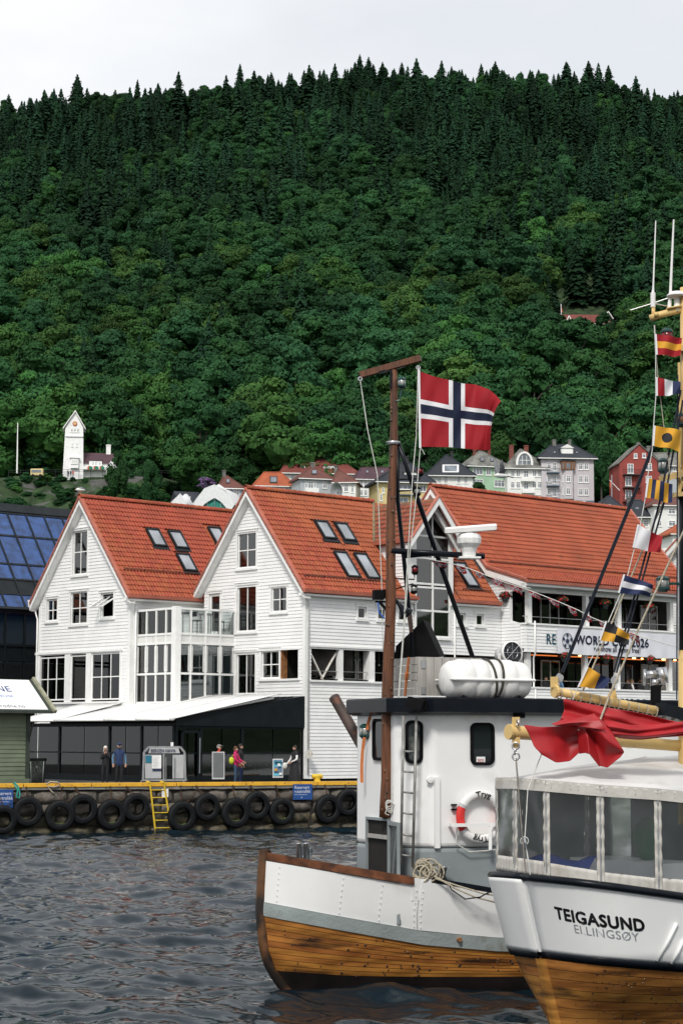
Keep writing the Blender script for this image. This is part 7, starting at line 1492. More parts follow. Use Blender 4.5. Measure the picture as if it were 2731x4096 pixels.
for i in range(len(bt_)-1):
    a, b, c, d = bt_[i], bt_[i+1], tp[i+1], tp[i]; sk = .20; n_ = (b-a).cross(V((0, 0, 1))).normalized(); wv = .05
    def gp_(u, v): return lerp(lerp(a, b, u), lerp(d, c, u), v)
    ln = (b-a).length; m0 = .05/ln; vs_ = sk/(c.z-b.z); vt = 1-.09/(c.z-b.z)
    rip = lambda u, v: n_*(.012*math.sin(u*7+v*5+i)+.006*math.sin(v*17+i))
    MB().surf([[gp_(lerp(m0, 1-m0, u/8), lerp(vs_, vt, v/8))+rip(u/8, v/8)*.35 for u in range(9)] for v in range(9)]).build('clear_window', 'vinyl', TN, True)
    for u0, u1, v0, v1 in ((0, m0, 0, 1), (1-m0, 1, 0, 1), (m0, 1-m0, 0, vs_), (m0, 1-m0, vt, 1)):
        hz = (u1-u0) > .5; nu_, nv_ = (24, 4) if hz else (3, 30)
        o = MB().surf([[gp_(lerp(u0, u1, u/nu_), lerp(v0, v1, v/nv_))+n_*(.008*math.sin((u if hz else v)*1.35)+.005*math.sin((u if hz else v)*3.1+i)) for u in range(nu_+1)] for v in range(nv_+1)]).build('canvas_border', 'canvas', TN, True); solid(o, .012)
    MB().tube([a-V((0, 0, .1)), d], .014, 6).build('tent_pole', 'steel', TN)
ridge = [W2(4.5, -.3, 3.55), W2(3.2, -.2, 3.70), W2(2.0, -.1, 3.72), W2(1.2, 0, 3.66)]
rows = []; cen = W2(2.3, -.1, 3.58); cen2 = W2(4.2, .0, 3.66)
loop = tp; k = len(loop)
for v in range(9):
    row = []
    for j, p in enumerate(loop):
        tgt = lerp(cen2, cen, min(1, max(0, (1-abs(j-4)/4.)*1.4))); q = lerp(p, tgt, v/8); q.z = p.z+(tgt.z-p.z)*(v/8)**.95-.012*math.sin(v*1.1+j*2); row.append(q)
    rows.append(row)
solid(MB().surf(rows).build('tent_roof', 'canvas_top', TN, True), .015)
o = MB(); [o.surf([[p+V((0, 0, .015)) for p in loop], [p+V((0, 0, -.13)) - (p-cen).normalized()*-.012 for p in loop]])]; solid(o.build('tent_valance', 'canvas', TN), .015)
# things dimly seen inside the tent
g_ = [[W2(.25+.35*u/8, -.75+1.2*u/8, 2.02+.26*math.sin(v/4*1.57)+.05*math.sin(u*1.3+v)) + F2*(.3*v/4) for u in range(9)] for v in range(5)]; solid(thing(MB().surf(g_), 'blue_tarp', 'tarp_blue', 'crumpled blue tarpaulin inside the stern of the canvas tent', 'tarpaulin', smooth=True), .01)
MB().prism([W2(3.3, -1.5, 1.2), W2(3.3, 1.4, 1.2), W2(3.3, 1.4, 3.15), W2(3.3, -1.5, 3.15)], F2*.06).build('cabin_bulkhead', 'cabin_grey', B2); MB().prism([W2(3.1, .9, 1.2), W2(3.1, 1.35, 1.2), W2(3.1, 1.35, 3.1), W2(3.1, .9, 3.1)], F2*.05).build('locker_door', 'boat_white', B2)
for z_ in (2.72, 2.32): MB().obox(W2(3.0, .95, z_), M2*.22, F2*.1, (0, 0, .012)).build('shelf', 'boat_white', B2)
MB().hexa([W2(1.6, -.9, 1.3), W2(1.6, .9, 1.3), W2(2.3, .9, 1.3), W2(2.3, -.9, 1.3), W2(1.6, -.9, 2.22), W2(1.6, .9, 2.22), W2(2.3, .9, 2.22), W2(2.3, -.9, 2.22)]).build('deck_box', 'boat_white', B2)
thing(MB().ball(W2(2.0, .2, 2.5), (.2, .18, .3)), 'green_bag', 'bag_green', 'green bag hanging inside the canvas tent', 'bag', smooth=True)
# ---- booms, gaff and sail
YB = 26.2
bo0, bo1 = at(2035, 2928, YB-.35), at(2810, 2992, YB+1.2); BM = MB().tube([bo0, lerp(bo0, bo1, .03), bo1], [.085, .088, .075], 16).build('boom', 'boom_cream', B2, True)
q = MB(); q.lathe([(.10, -.012), (.10, .03)], bo0, bo1-bo0, 16); q.obox(bo0+V((.09, 0, .13)), (.05, 0, 0), (0, .015, 0), (0, 0, .06)); q.obox(bo0+V((.09, 0, -.14)), (.05, 0, 0), (0, .015, 0), (0, 0, .07)); q.build('boom_fitting', 'boom_cream', BM)
q = MB(); [q.torus(at(x, y, YB-.4), V((1, .2*s, 0)) if k % 2 else V((.2, 1, 0)), .045, .012, 14, 6) for k, (x, y, s) in enumerate(((2062, 2985, 1), (2060, 3005, -1), (2063, 3027, 1), (2070, 2893, 1)))]; q.build('shackle', 'steel', BM, True)
MB().tube([at(2063, 3035, YB-.4), at(2070, 3120, YB-.5), at(2088, 3340, YB-.8), at(2102, 3495, YB-1.0)], .010, 6).build('wire_stay', 'stay_wire', BM)
q = MB(); q.tube([at(2165, 3018, YB-.3), at(2110, 3160, YB-.5), at(2105, 3250, YB-.6), at(2098, 3360, YB-.7), at(2112, 3440, YB-.8), at(2120, 3500, YB-.8)], .007, 5); q.torus(at(2097, 3365, YB-.75), (0, 1, .2), .05, .008, 14, 5); q.build('cord', 'rope_white', BM); MB().lathe([(.02, -.06), (.03, 0), (.02, .06)], at(2096, 3372, YB-.8), (0, 0, 1), 8).build('snap_hook', 'steel', BM)
ga0, ga1 = at(2222, 2766, YB-.1), at(2705, 2858, YB+.7); GF = MB().tube([ga0, ga1], .056, 14).build('gaff', 'boom_cream', B2, True); q = MB(); q.lathe([(.08, -.02), (.09, .0), (.08, .03)], ga0, V((-1, -.6, 0)), 14); q.obox(ga0+V((-.02, 0, .12)), (.05, .01, 0), (0, .02, 0), (0, 0, .07)); c = at(2450, 2788, YB+.3); q.prism([c+V((-.1, 0, -.05)), c+V((.06, 0, -.02)), c+V((.03, 0, .14)), c+V((.0, 0, .14))], (0, .03, 0)); q.build('gaff_fitting', 'boom_cream', GF)
lsh = MB()
for k in np.linspace(.03, .97, 13): c = lerp(ga0, ga1, k); lsh.torus(c+V((0, 0, -.02)), (ga1-ga0)+V((0, 0, .25)), .070, .010, 14, 5)
lsh.build('lacing', 'rope_beige', GF, True); MB().bar(at(2640, 2838, YB+.5), at(2725, 2862, YB+.8), .17, .17).build('gaff_jaw', 'gloss_black', GF)
def sail():
    e = empty('red_sail', at(2400, 2980, YB), 'crumpled red sail bundled between the cream gaff and boom', 'sail')
    S_ = lambda pts, n=24: [(interp(k/n, np.linspace(0, 1, len(pts)), [p[0] for p in pts]), interp(k/n, np.linspace(0, 1, len(pts)), [p[1] for p in pts])) for k in range(n+1)]
    def sheet(lines, deps, nm, n=48, m=36, folds=((9, 2, .05), (17, 5, .025))):
        L_ = [S_(l, n) for l in lines]; vs = np.linspace(0, 1, len(lines)); rows = []
        for j in range(m+1):
            v = j/m; row = []
            for i in range(n+1):
                x = float(np.interp(v, vs, [l[i][0] for l in L_])); y = float(np.interp(v, vs, [l[i][1] for l in L_])); u = i/n
                d = float(np.interp(v, vs, [np.interp(u, np.linspace(0, 1, len(dd)), dd) for dd in deps]))+sum(a*math.sin(u*f+v*g_*1.7+f) for f, g_, a in folds)
                row.append(at(x, y, YB-.42+.55*d))
            rows.append(row)
        o = MB().surf(rows).build(nm, 'sail_red', e, True); s = o.modifiers.new('s', 'SMOOTH'); s.iterations = 18; solid(o, .006); return o
    # flat part hanging from the gaff
    sheet([[(2243, 2790), (2400, 2822), (2560, 2850), (2720, 2890)], [(2248, 2840), (2400, 2865), (2560, 2895), (2735, 2915)], [(2232, 2880), (2380, 2905), (2560, 2930), (2760, 2925)], [(2203, 2900), (2330, 2925), (2500, 2960), (2780, 2930)]], [[0, .1, .3, .5], [-.05, .15, .25, .5], [-.15, .0, .2, .5], [-.10, .05, .3, .6]], 'upper_fold', folds=((11, 3, .05), (6, -8, .06), (23, 6, .02)))
    # long roll under it
    sheet([[(2400, 2868), (2520, 2900), (2640, 2895), (2780, 2880)], [(2420, 2900), (2540, 2925), (2650, 2920), (2780, 2915)], [(2440, 2930), (2560, 2945), (2650, 2945), (2790, 2930)], [(2470, 2955), (2560, 2962), (2660, 2950), (2800, 2940)]], [[-.1, 0, .2, .5], [-.25, -.15, .1, .4], [-.2, -.1, .15, .4], [0, .1, .3, .5]], 'rolled_fold', folds=((5, 9, .05), (13, 3, .02)))
    # hanging corner at the left
    sheet([[(2088, 2897), (2160, 2906), (2240, 2903), (2310, 2905)], [(2110, 2935), (2190, 2950), (2260, 2950), (2320, 2940)], [(2130, 2985), (2210, 3005), (2270, 2990), (2322, 2970)], [(2165, 3020), (2225, 3056), (2280, 3050), (2318, 3012)]], [[-.4, -.25, -.15, -.1], [-.42, -.2, .1, .1], [-.42, -.25, .1, .15], [-.40, -.38, -.2, .0]], 'hanging_fold', folds=((7, 2, .04), (3, 6, .03)))
    # pleat in the middle with its rolled lip
    sheet([[(2305, 2920), (2340, 2915), (2375, 2925)], [(2310, 2960), (2350, 2950), (2378, 2960)], [(2312, 3000), (2355, 3005), (2395, 3020)], [(2315, 3018), (2352, 3012), (2400, 3075)]], [[0, -.2, 0], [0, -.32, -.05], [0, -.36, -.1], [0, -.34, -.15]], 'pleat', folds=((4, 2, .02),))
    # right-hand flap
    sheet([[(2375, 2856), (2395, 2870), (2420, 2890)], [(2290, 2892), (2400, 2915), (2460, 2950)], [(2340, 2905), (2430, 2965), (2499, 3010)], [(2378, 2960), (2420, 3020), (2497, 3012)], [(2398, 3076), (2430, 3078), (2480, 3030)]], [[-.2, -.3, -.2], [-.35, -.45, -.3], [-.2, -.45, -.35], [-.05, -.2, -.34], [-.15, -.2, -.3]], 'right_flap', folds=((4, 5, .03),))
    sheet([[(2200, 2898), (2260, 2875), (2330, 2868), (2378, 2852)], [(2215, 2903), (2280, 2892), (2345, 2890), (2400, 2880)], [(2225, 2905), (2300, 2905), (2370, 2915), (2430, 2925)]], [[-.1, -.2, -.25, -.2], [-.25, -.35, -.42, -.4], [-.1, -.3, -.42, -.45]], 'front_roll', folds=((6, 4, .03),))
    sheet([[(2310, 2930), (2390, 2930), (2470, 2965)], [(2320, 2980), (2400, 2990), (2490, 3010)], [(2322, 3010), (2395, 3030), (2470, 3035)]], [[.15, .1, .0], [.2, .1, -.1], [.1, .05, -.1]], 'inner_fold', folds=((5, 4, .03),))
    q = MB(); q.add([at(x, y, YB-.22) for x, y in ((2291, 2820), (2317, 2818), (2314, 2843), (2285, 2842))], [(0, 1, 2, 3)]); q.build('maker_patch', 'canvas_top', e)
sail()
q = MB(); q.tube([at(2400, 2880, YB-.45), at(2430, 2800, YB-.35), at(2560, 2500, YB-.3), at(2731, 2130, YB-.3), at(2800, 1980, YB-.3)], .014, 6); q.tube([at(2330, 2765, YB), at(2400, 2600, YB+.1), at(2620, 2080, YB+.2), at(2680, 1950, YB+.2)], .012, 6); q.build('topping_lift', 'rope_beige', B2)
for pts, r_ in (([(2640, 1700), (2520, 2010), (2245, 2690)], .013), ([(2648, 1700), (2527, 2012), (2252, 2692)], .012), ([(2722, 1560), (2640, 2000), (2455, 2690)], .014), ([(2731, 1600), (2655, 2010), (2465, 2692)], .013), ([(2710, 1500), (2708, 2000), (2706, 2800)], .009)): MB().tube([at(x, y, YB+.1) for x, y in pts], r_, 6).build('running_rope', 'rope_navy', B2)
for px, py in ((2237, 2712), (2458, 2722)): c = at(px, py, YB+.05); q = MB(); q.lathe([(.05, -.02), (.055, 0), (.05, .02)], c, (.2, 1, 0), 14); q.torus(c+V((-.02, 0, -.10)), (1, .3, 0), .03, .009, 12, 5); q.tube([c+V((0, 0, .06)), c+V((-.02, 0, -.12))], .02, 6); q.build('pulley_block', 'steel', B2)
# mizzen mast at the photograph's edge
YZ = 27.2; mz = [at(2752, y, YZ) for y in (3300, 2600, 2000, 1500, 1150)]; MZ = MB().tube(mz[:2], .135, 16).build('mizzen_mast', 'boom_cream', B2, True); MB().tube([at(2751, 2602, YZ), at(2750, 1960, YZ)], .135, 16).build('mast_sleeve', 'gloss_black', MZ, True); MB().tube([at(2750, 1960, YZ), at(2745, 1150, YZ)], .09, 14).build('topmast', 'boom_cream', MZ, True)
MB().tube([at(2713, 2600, YZ-.1), at(2713, 2000, YZ-.1)], .018, 6).build('sail_track', 'steel', MZ)
q = MB(); q.tube([at(2600, 1272, YZ), at(2640, 1258, YZ), at(2745, 1232, YZ)], .05, 10); q.bar(at(2665, 1236, YZ), at(2722, 1226, YZ), .16, .02); q.bar(at(2612, 1268, YZ), at(2612, 1228, YZ), .045); q.bar(at(2615, 1258, YZ-.05), at(2632, 1256, YZ-.05), .06); q.build('spreader', 'boom_cream', MZ, True)
q = MB(); q.tube([at(2611, 1228, YZ), at(2611, 1170, YZ)], .035, 10); q.tube([at(2611, 1170, YZ), at(2612, 1145, YZ), at(2622, 882, YZ)], [.02, .012, .008], 8); q.build('whip_antenna', 'raft_white', MZ); q = MB(); q.tube([at(2676, 1230, YZ), at(2680, 1180, YZ), at(2694, 877, YZ)], [.03, .02, .011], 8); q.build('whip_antenna', 'raft_white', MZ)
q = MB(); q.tube([at(2520, 1240, YZ), at(2611, 1212, YZ), at(2690, 1185, YZ)], .007, 5); q.tube([at(2611, 1212, YZ), at(2700, 1230, YZ)], .007, 5); q.build('ground_plane_rods', 'steel', MZ)
q = MB(); c = at(2707, 1180, YZ); q.lathe([(.02, .06), (.09, .045), (.145, 0), (.14, -.02), (.05, -.03)], c, (0, 0, 1), 18); q.lathe([(.04, -.03), (.04, -.12), (.05, -.17), (.05, -.24)], c, (0, 0, 1), 12); q.build('satellite_mushroom', 'raft_white', MZ, True)
lantern(2667, 1345, .075, YZ-.2, 'lamp_red', MZ, 'red_light', 'lamp_green', 1.5); lantern(2723, 1678, .06, YZ-.1, 'varnished', MZ, 'mast_light', 'lamp_green', 1.5); lantern(2652, 1862, .07, YZ-.3, 'clear_lens', MZ, 'mast_light', 'lamp_green', 1.4); lantern(2650, 2335, .085, YZ-.2, 'clear_lens', MZ, 'mast_light', 'lamp_green', 1.2, arm=[(2665, 2335), (2720, 2335)])
q = MB(); q.bar(at(2662, 1408, YZ-.2), at(2760, 1385, YZ), .16, .07); q.bar(at(2647, 1915, YZ-.3), at(2760, 1885, YZ), .12, .08); q.tube([at(2666, 1385, YZ-.2), at(2666, 1405, YZ-.2)], .035, 8); q.bar(at(2695, 1980, YZ-.1), at(2760, 1975, YZ), .2, .06); q.tube([at(2710, 1985, YZ-.1), at(2725, 1930, YZ-.1), at(2700, 1900, YZ-.1)], .03, 8); q.tube([at(2715, 1450, YZ-.1), at(2722, 1700, YZ-.1), at(2712, 1960, YZ-.1)], .02, 6); q.build('lamp_bracket', 'boom_cream', MZ)
q = MB(); c = at(2622, 2800, YB+1.5); q.tube([at(2622, 2900, YB+1.5), at(2622, 2745, YB+1.5)], .075, 16); q.build('exhaust_stack', 'matt_black', B2, True); q = MB(); q.tube([at(2620, 2745, YB+1.5), at(2618, 2718, YB+1.5)], .065, 16); q.tube([at(2645, 2670, YB+1.5), at(2652, 2735, YB+1.5)], .075, 16); q.bar(at(2580, 2700, YB+1.5), at(2635, 2695, YB+1.5), .1, .1); q.bar(at(2578, 2678, YB+1.5), at(2578, 2742, YB+1.5), .03, .1); q.build('exhaust_head', 'steel', B2, True)
q = MB(); q.tube([at(2440, 2978, YB+1.4), at(2600, 2978, YB+1.6)], .03, 8); q.bar(at(2512, 2950, YB+1.4), at(2512, 2995, YB+1.4), .08); q.build('deck_rail', 'boat_white', B2)
# ---- signal flags on the halyard
hpts = [(2616, 1300), (2622, 1420), (2622, 1590), (2612, 1720), (2608, 1800), (2590, 1905), (2578, 2005), (2558, 2110), (2530, 2220), (2510, 2300), (2478, 2382), (2440, 2470), (2397, 2570), (2350, 2665), (2308, 2755), (2290, 2800)]
SH = thing(MB().tube([at(x, y, YB-.1) for x, y in hpts], .007, 5), 'signal_halyard', 'rope_white', 'thin white line carrying the column of signal flags', 'rope'); thing(MB().tube([at(2618, 1300, YB), at(2630, 1500, YB), at(2655, 1710, YB), at(2680, 1900, YB)], .006, 5), 'signal_halyard', 'rope_beige', 'slack beige return line behind the upper signal flags', 'rope')
FM = ['flag_red', 'flag_yellow', 'flag_white', 'flag_navy', 'flag_black']; r_, y_, w_, n_, k_ = range(5)
FL = [([(2622, 1335), (2728, 1350), (2722, 1425), (2627, 1418)], lambda u, v: y_ if .33 < v < .66 else r_, 'red and yellow striped signal flag, topmost behind the red lamp'),
      ([(2626, 1508), (2722, 1530), (2720, 1578), (2627, 1583)], lambda u, v: (r_, w_, n_)[min(2, int(u*3))], 'red, white and blue upright striped signal flag, second from the top'),
      ([(2618, 1702), (2722, 1720), (2716, 1802), (2612, 1783)], lambda u, v: k_ if (u-.5)**2+((v-.5)*.85)**2 < .045 else y_, 'yellow signal flag with a black disc'),
      ([(2592, 1912), (2690, 1935), (2688, 2012), (2582, 1990)], lambda u, v: y_ if int(u*6) % 2 == 0 else n_, 'yellow and blue upright striped signal flag'),
      ([(2552, 2098), (2650, 2150), (2640, 2215), (2532, 2190)], lambda u, v: w_ if u < .52 else r_, 'half white, half red signal flag'),
      ([(2496, 2298), (2612, 2340), (2598, 2385), (2474, 2372)], lambda u, v: w_ if .33 < v < .66 else n_, 'blue signal flag with a white middle stripe'),
      ([(2424, 2486), (2518, 2535), (2514, 2578), (2398, 2562)], lambda u, v: k_ if (u < .5) == (v < .5) else y_, 'black and yellow quartered signal flag in front of the banner'),
      ([(2350, 2668), (2440, 2718), (2425, 2758), (2312, 2748)], lambda u, v: y_ if u < .55 else n_, 'half yellow, half blue signal flag, lowest above the gaff')]
for i, (cs, fn, lab) in enumerate(FL):
    nx, ny, sb = 12, 9, 4
    fo = cloth('signal_flag', [(x, y, (0, .1, .1, 0)[j]) for j, (x, y) in enumerate(cs)], (lambda fn: lambda a, b: fn((a+.1)/12, (b+.1)/9))(fn), FM, lab, 'flag', None, .028, nx, ny, sb, YB-.12, 'signal flags on the halyard', ph=i*1.9)
    q = MB(); q.bar(at(*cs[0], YB-.125), at(*cs[3], YB-.125), .022, .008, up=(0, 1, 0)); q.build('hoist_band', 'flag_white', fo)
# ---- garland of little flags from the radar boom to the houses
ga = [(1690, 2236), (1790, 2250), (1870, 2272), (1940, 2300), (2020, 2330), (2090, 2352), (2165, 2380), (2240, 2410), (2310, 2440), (2370, 2472), (2440, 2500), (2560, 2545), (2680, 2582), (2731, 2592)]; Yg = lambda i: lerp(YM+.2, YB+2.5, i/13)
e = empty('flag_garland', at(1690, 2236, YM), 'line of small red, white and blue flags running from the radar boom to the right', 'bunting'); MB().tube([at(x, y, Yg(i)) for i, (x, y) in enumerate(ga)], .007, 5).build('line', 'rope_white', e)
for i in range(0, 11):
    a, b = ga[i], ga[i+1]; Y_ = Yg(i); s = .42; x0, y0 = lerp(a[0], b[0], .3), lerp(a[1], b[1], .3); x1, y1 = lerp(a[0], b[0], 1.0), lerp(a[1], b[1], 1.0)
    cloth('pennant', [(x0, y0, 0), (x1-6, y1-4, .05), (x1-2, y1+24+6*math.sin(i*2), .1), (lerp(x0, x1, .35), lerp(y0, y1, .35)+22, 0)], nor, ['flag_red', 'flag_white', 'flag_blue'], '', parent=e, wave=.05, sub=1, Y=Y_, ph=i)
# ================================================================ things on and along the quay
u = -6.
while u < 23:
    L_ = random.uniform(2.6, 4.2)
    if not 14.0 < u+L_/2 < 14.9:
        o = MB().hexa([Q(u, -.28, ZQ), Q(u+L_-.04, -.28, ZQ), Q(u+L_-.04, .06, ZQ-.02), Q(u, .06, ZQ-.02), Q(u, -.24, ZQ+.15), Q(u+L_-.04, -.24, ZQ+.15), Q(u+L_-.04, .03, ZQ+.15), Q(u, .03, ZQ+.15)]).build('edge_beam', 'yellow_paint', qw); bevel(o, .02)
    u += L_
tyres = [(12, 3280), (112, 3247), (240, 3263), (331, 3238), (446, 3259), (545, 3230), (728, 3266), (829, 3230), (943, 3252), (1027, 3223), (1128, 3247), (1312, 3237), (1392, 3211), (1470, 3240)]
tl = ['tyre fender cut by the left photograph edge', 'tyre fender below the left blue sign', 'low mossy tyre fender third from the left edge', 'high tyre fender fourth from the left edge', 'mossy tyre fender fifth from the left edge', 'tyre fender just left of the yellow ladder', 'mossy tyre fender just right of the yellow ladder', 'high tyre fender second right of the yellow ladder', 'mossy tyre fender third right of the yellow ladder', 'high tyre fender fourth right of the yellow ladder', 'mossy tyre fender just left of the blue notice board on the right', 'tyre fender just right of the blue notice board', 'high tyre fender nearest the white boat', 'tyre fender half hidden by the white boat']
TP = [(.33, -.09), (.34, -.13), (.40, -.145), (.52, -.15), (.585, -.12), (.60, -.06), (.60, .06), (.585, .12), (.52, .15), (.40, .145), (.34, .13), (.33, .09)]
for i, (px, py) in enumerate(tyres):
    u, z = qpx(px, py, .25); tilt = random.uniform(-.12, .12); ax = (QN+V((0, 0, -.08))+QD*tilt).normalized(); c = Q(u, .22, z); e = empty('tyre_fender', c-V((0, 0, .6)), 'black rubber '+tl[i], 'tyre', 'tyre fenders on the quay')
    s_ = random.uniform(.93, 1.06); MB().lathe([(r*s_, h*.95) for r, h in TP], c, ax, 30, cap=False).build('tyre', 'rubber', e, True); gr = MB()
    for k in (-.05, .05): gr.torus(c+ax*k, ax, .60*s_, .008, 30, 5)
    gr.torus(c+ax*.14, ax, .46*s_, .006, 26, 5); gr.build('tread', 'matt_black', e)
    if 'mossy' in tl[i]:
        m = MB(); m.torus(c+V((0, 0, .015)), ax, .37*s_, .05, 14, 7, a0=R(148), a1=R(212), rz=.11); m.build('moss_patch', 'moss', e, True)
    ch = MB(); p0 = c+V((0, 0, .56*s_)); p1 = Q(u+random.uniform(-.5, .2), .06, ZQ-.02); n = 9
    for k in range(n): q_ = lerp(p0, p1, k/(n-1))+V((0, 0, -.08*math.sin(math.pi*k/(n-1)))); ch.torus(q_, QD if k % 2 else QN, .035, .012, 8, 4)
    ch.build('chain', 'chain_steel', e)
    if i % 2 == 0:
        ch = MB(); p2 = Q(u+.75, .05, ZQ-.05)
        for k in range(1, 11): q_ = lerp(p0, p2, k/10)+V((0, 0, -.22*math.sin(math.pi*k/10))); ch.torus(q_, QD if k % 2 else QN, .032, .011, 8, 4)
        ch.build('chain', 'chain_steel', e)
# ladder
lu, lz = qpx(600, 3135, .1); lu2, lz2 = qpx(640, 3330, .1); LD = empty('quay_ladder', Q(lu, .1, .2), 'bright yellow steel ladder fixed to the quay wall among the tyres', 'ladder'); wd = 0.62
for s in (0, 1): MB().bar(Q(lu+s*wd-.02, .16, ZQ+.1), Q(lu2-.22+s*wd, .12, .1 if s == 0 else .55), .07, .05).build('stile', 'yellow_clean', LD)
for k in range(6): z_ = lerp(1.72, .15, k/5); u_ = lerp(lu, lu2-.22, (ZQ+.1-z_)/1.9); MB().tube([Q(u_, .14, z_), Q(u_+wd, .14, z_)], .022, 8).build('rung', 'yellow_clean', LD)
for s in (0, 1): MB().bar(Q(lu+s*wd-.02, .16, ZQ+.14), Q(lu+s*wd-.02, -.3, ZQ+.2), .07, .05).build('hand_hook', 'yellow_clean', LD)
MB().obox(Q(qpx(660, 3173, .1)[0], .1, qpx(660, 3173, .1)[1]), QD*.14, QN*.03, (0, 0, .17)).build('plate', 'paper_white', LD)
# blue notice boards
for px0, px1, yt, yb, lab in ((1172, 1248, 3138, 3200, 'blue notice board with white lettering on the quay wall near the bollard'), (-28, 52, 3160, 3232, 'blue notice board cut by the left photograph edge')):
    a = qpx(px0, (yt+yb)/2, .12); b = qpx(px1, (yt+yb)/2, .12); z0, z1 = qpx(px0, yb, .12)[1], qpx(px0, yt, .12)[1]; W_ = b[0]-a[0]; H_ = z1-z0; e = empty('notice_board', Q(a[0], .1, z0), lab, 'sign', 'blue notice boards')
    MB().hexa([Q(a[0], .13, z0), Q(b[0], .13, z0), Q(b[0], .10, z0), Q(a[0], .10, z0), Q(a[0], .13, z1), Q(b[0], .13, z1), Q(b[0], .10, z1), Q(a[0], .10, z1)]).build('panel', 'sign_blue', e)
    for s, sz, zz in (('Reservert', .19, .70), ('rutetrafikk', .19, .44), ('Annen fortøyning forbudt', .062, .30)): lettering(s, sz, 'paper_white', e, (lambda zz: lambda x, y: Q(a[0]+.06+x, .136, z0+H_*zz+y))(zz), sx=.86)
    MB().ball(Q((a[0]+b[0])/2-.05, .132, z0+.09), (.02, .01, .03), 6, 4).build('emblem', 'paper_white', e)
    MB().bar(Q(a[0]+.2, .1, z1), Q(a[0]+.2, .05, ZQ), .02).build('hanger', 'chain_steel', e); MB().bar(Q(b[0]-.2, .1, z1), Q(b[0]-.2, .05, ZQ), .02).build('hanger', 'chain_steel', e)
# bollard
bu, bz_ = qpx(1268, 3120, -.3); c = Q(bu, -.3, ZQ); e = empty('bollard', c, 'yellow iron mooring bollard on the quay edge beside the white wall', 'bollard'); MB().lathe([(.22, 0), (.16, .06), (.13, .28), (.15, .36), (.15, .40), (.05, .43)], c, (0, 0, 1), 18).build('post', 'yellow_clean', e, True); MB().lathe([(.08, -.24), (.1, -.2), (.1, .2), (.08, .24)], c+V((0, 0, .36)), QD, 12).build('head', 'yellow_clean', e, True); MB().obox(c+V((0, 0, .02)), QD*.32, QN*.22, (0, 0, .03)).build('base_plate', 'yellow_clean', e)
def qrope(pts, r, m, lab): thing(MB().tube([Q(qpx(x, y, o)[0], o, qpx(x, y, o)[1]) for x, y, o in pts], r, 6), 'quay_rope', m, lab, 'rope', 'ropes on the quay edge', True)
qrope([(52, 3138, .02), (58, 3132, .05), (72, 3145, .1), (80, 3180, .14), (76, 3195, .15), (66, 3190, .15), (70, 3160, .13), (58, 3140, .1)], .03, 'rope_teal', 'turquoise rope looped over the quay edge near the left sign')
qrope([(185, 3140, .03), (200, 3128, .02), (230, 3130, .05), (242, 3142, .06), (215, 3150, .1), (190, 3146, .08), (205, 3165, .12), (220, 3180, .13)], .03, 'rope_beige', 'pale beige rope lying over the yellow quay beam')
# harbour gate with sign
def gate():
    Yg_ = 87.2; p = lambda x, y, d=0.: at(x, y, Yg_+d); e = empty('harbour_gate', p(655, 3128), 'grey metal harbour gate with blue lettered sign and glued notices', 'gate'); zb = ZQ
    x0, x1 = 572, 742
    m = MB(); m.bar(p(x0, 3125), p(x0+4, 3010), .09); m.bar(p(x1, 3125), p(x1-4, 3010), .09); m.bar(p(x0+4, 3010), p(594, 2990), .09); m.bar(p(x1-4, 3010), p(722, 2990), .09); m.bar(p(594, 2990), p(722, 2990), .09); m.bar(p(x0, 3122), p(x1, 3122), .08); m.bar(p(655, 3015), p(655, 3122), .07); m.build('frame', 'grey_metal', e)
    for a, b in ((580, 645), (690, 735)): MB().hexa([p(a, 3115), p(b, 3115), p(b, 3115, .05), p(a, 3115, .05), p(a, 3020), p(b, 3020), p(b, 3020, .05), p(a, 3020, .05)]).build('panel', 'gate_grey', e)
    MB().hexa([p(594, 3014, -.06), p(720, 3014, -.06), p(720, 3014), p(594, 3014), p(600, 2993, -.06), p(714, 2993, -.06), p(714, 2993), p(600, 2993)]).build('sign_board', 'gate_grey', e)
    b0, b1 = p(603, 3011, -.07), p(714, 3011, -.07); lettering('BERGEN HAVN', .205, 'blue_print', e, lambda x, y: lerp(b0, b1, x/1.62)+V((0, 0, y)), bold=.006)
    for (a, t, b, bt2, mm) in ((582, 3023, 606, 3052, 'teal_print'), (608, 3023, 645, 3075, 'paper_white'), (610, 3076, 644, 3085, 'navy_print')): MB().hexa([p(a, bt2, -.03), p(b, bt2, -.03), p(b, bt2, -.01), p(a, bt2, -.01), p(a, t, -.03), p(b, t, -.03), p(b, t, -.01), p(a, t, -.01)]).build('notice', mm, e)
    pr = MB()
    for k in range(7): pr.bar(p(612, 3032+k*6, -.035), p(612+25-(k*7 % 9), 3032+k*6, -.035), .02, .004)
    pr.build('notice_print', 'gate_grey', e)
    for s in (x0, x1, 655): MB().bar(p(s-10, 3128, -.15), p(s+6, 3120, .1), .05).build('foot', 'grey_metal', e)
    for x in (664, 698): MB().tube([p(x, 3030, -.08), p(x, 3118, -.08)], .02, 6).build('bar', 'steel', e)
    MB().box(tuple(p(688, 2990, .2)-V((.06, .02, .0))), tuple(p(688, 2970, .2)+V((.06, .02, 0)))).build('post_top', 'paper_white', e)
gate()
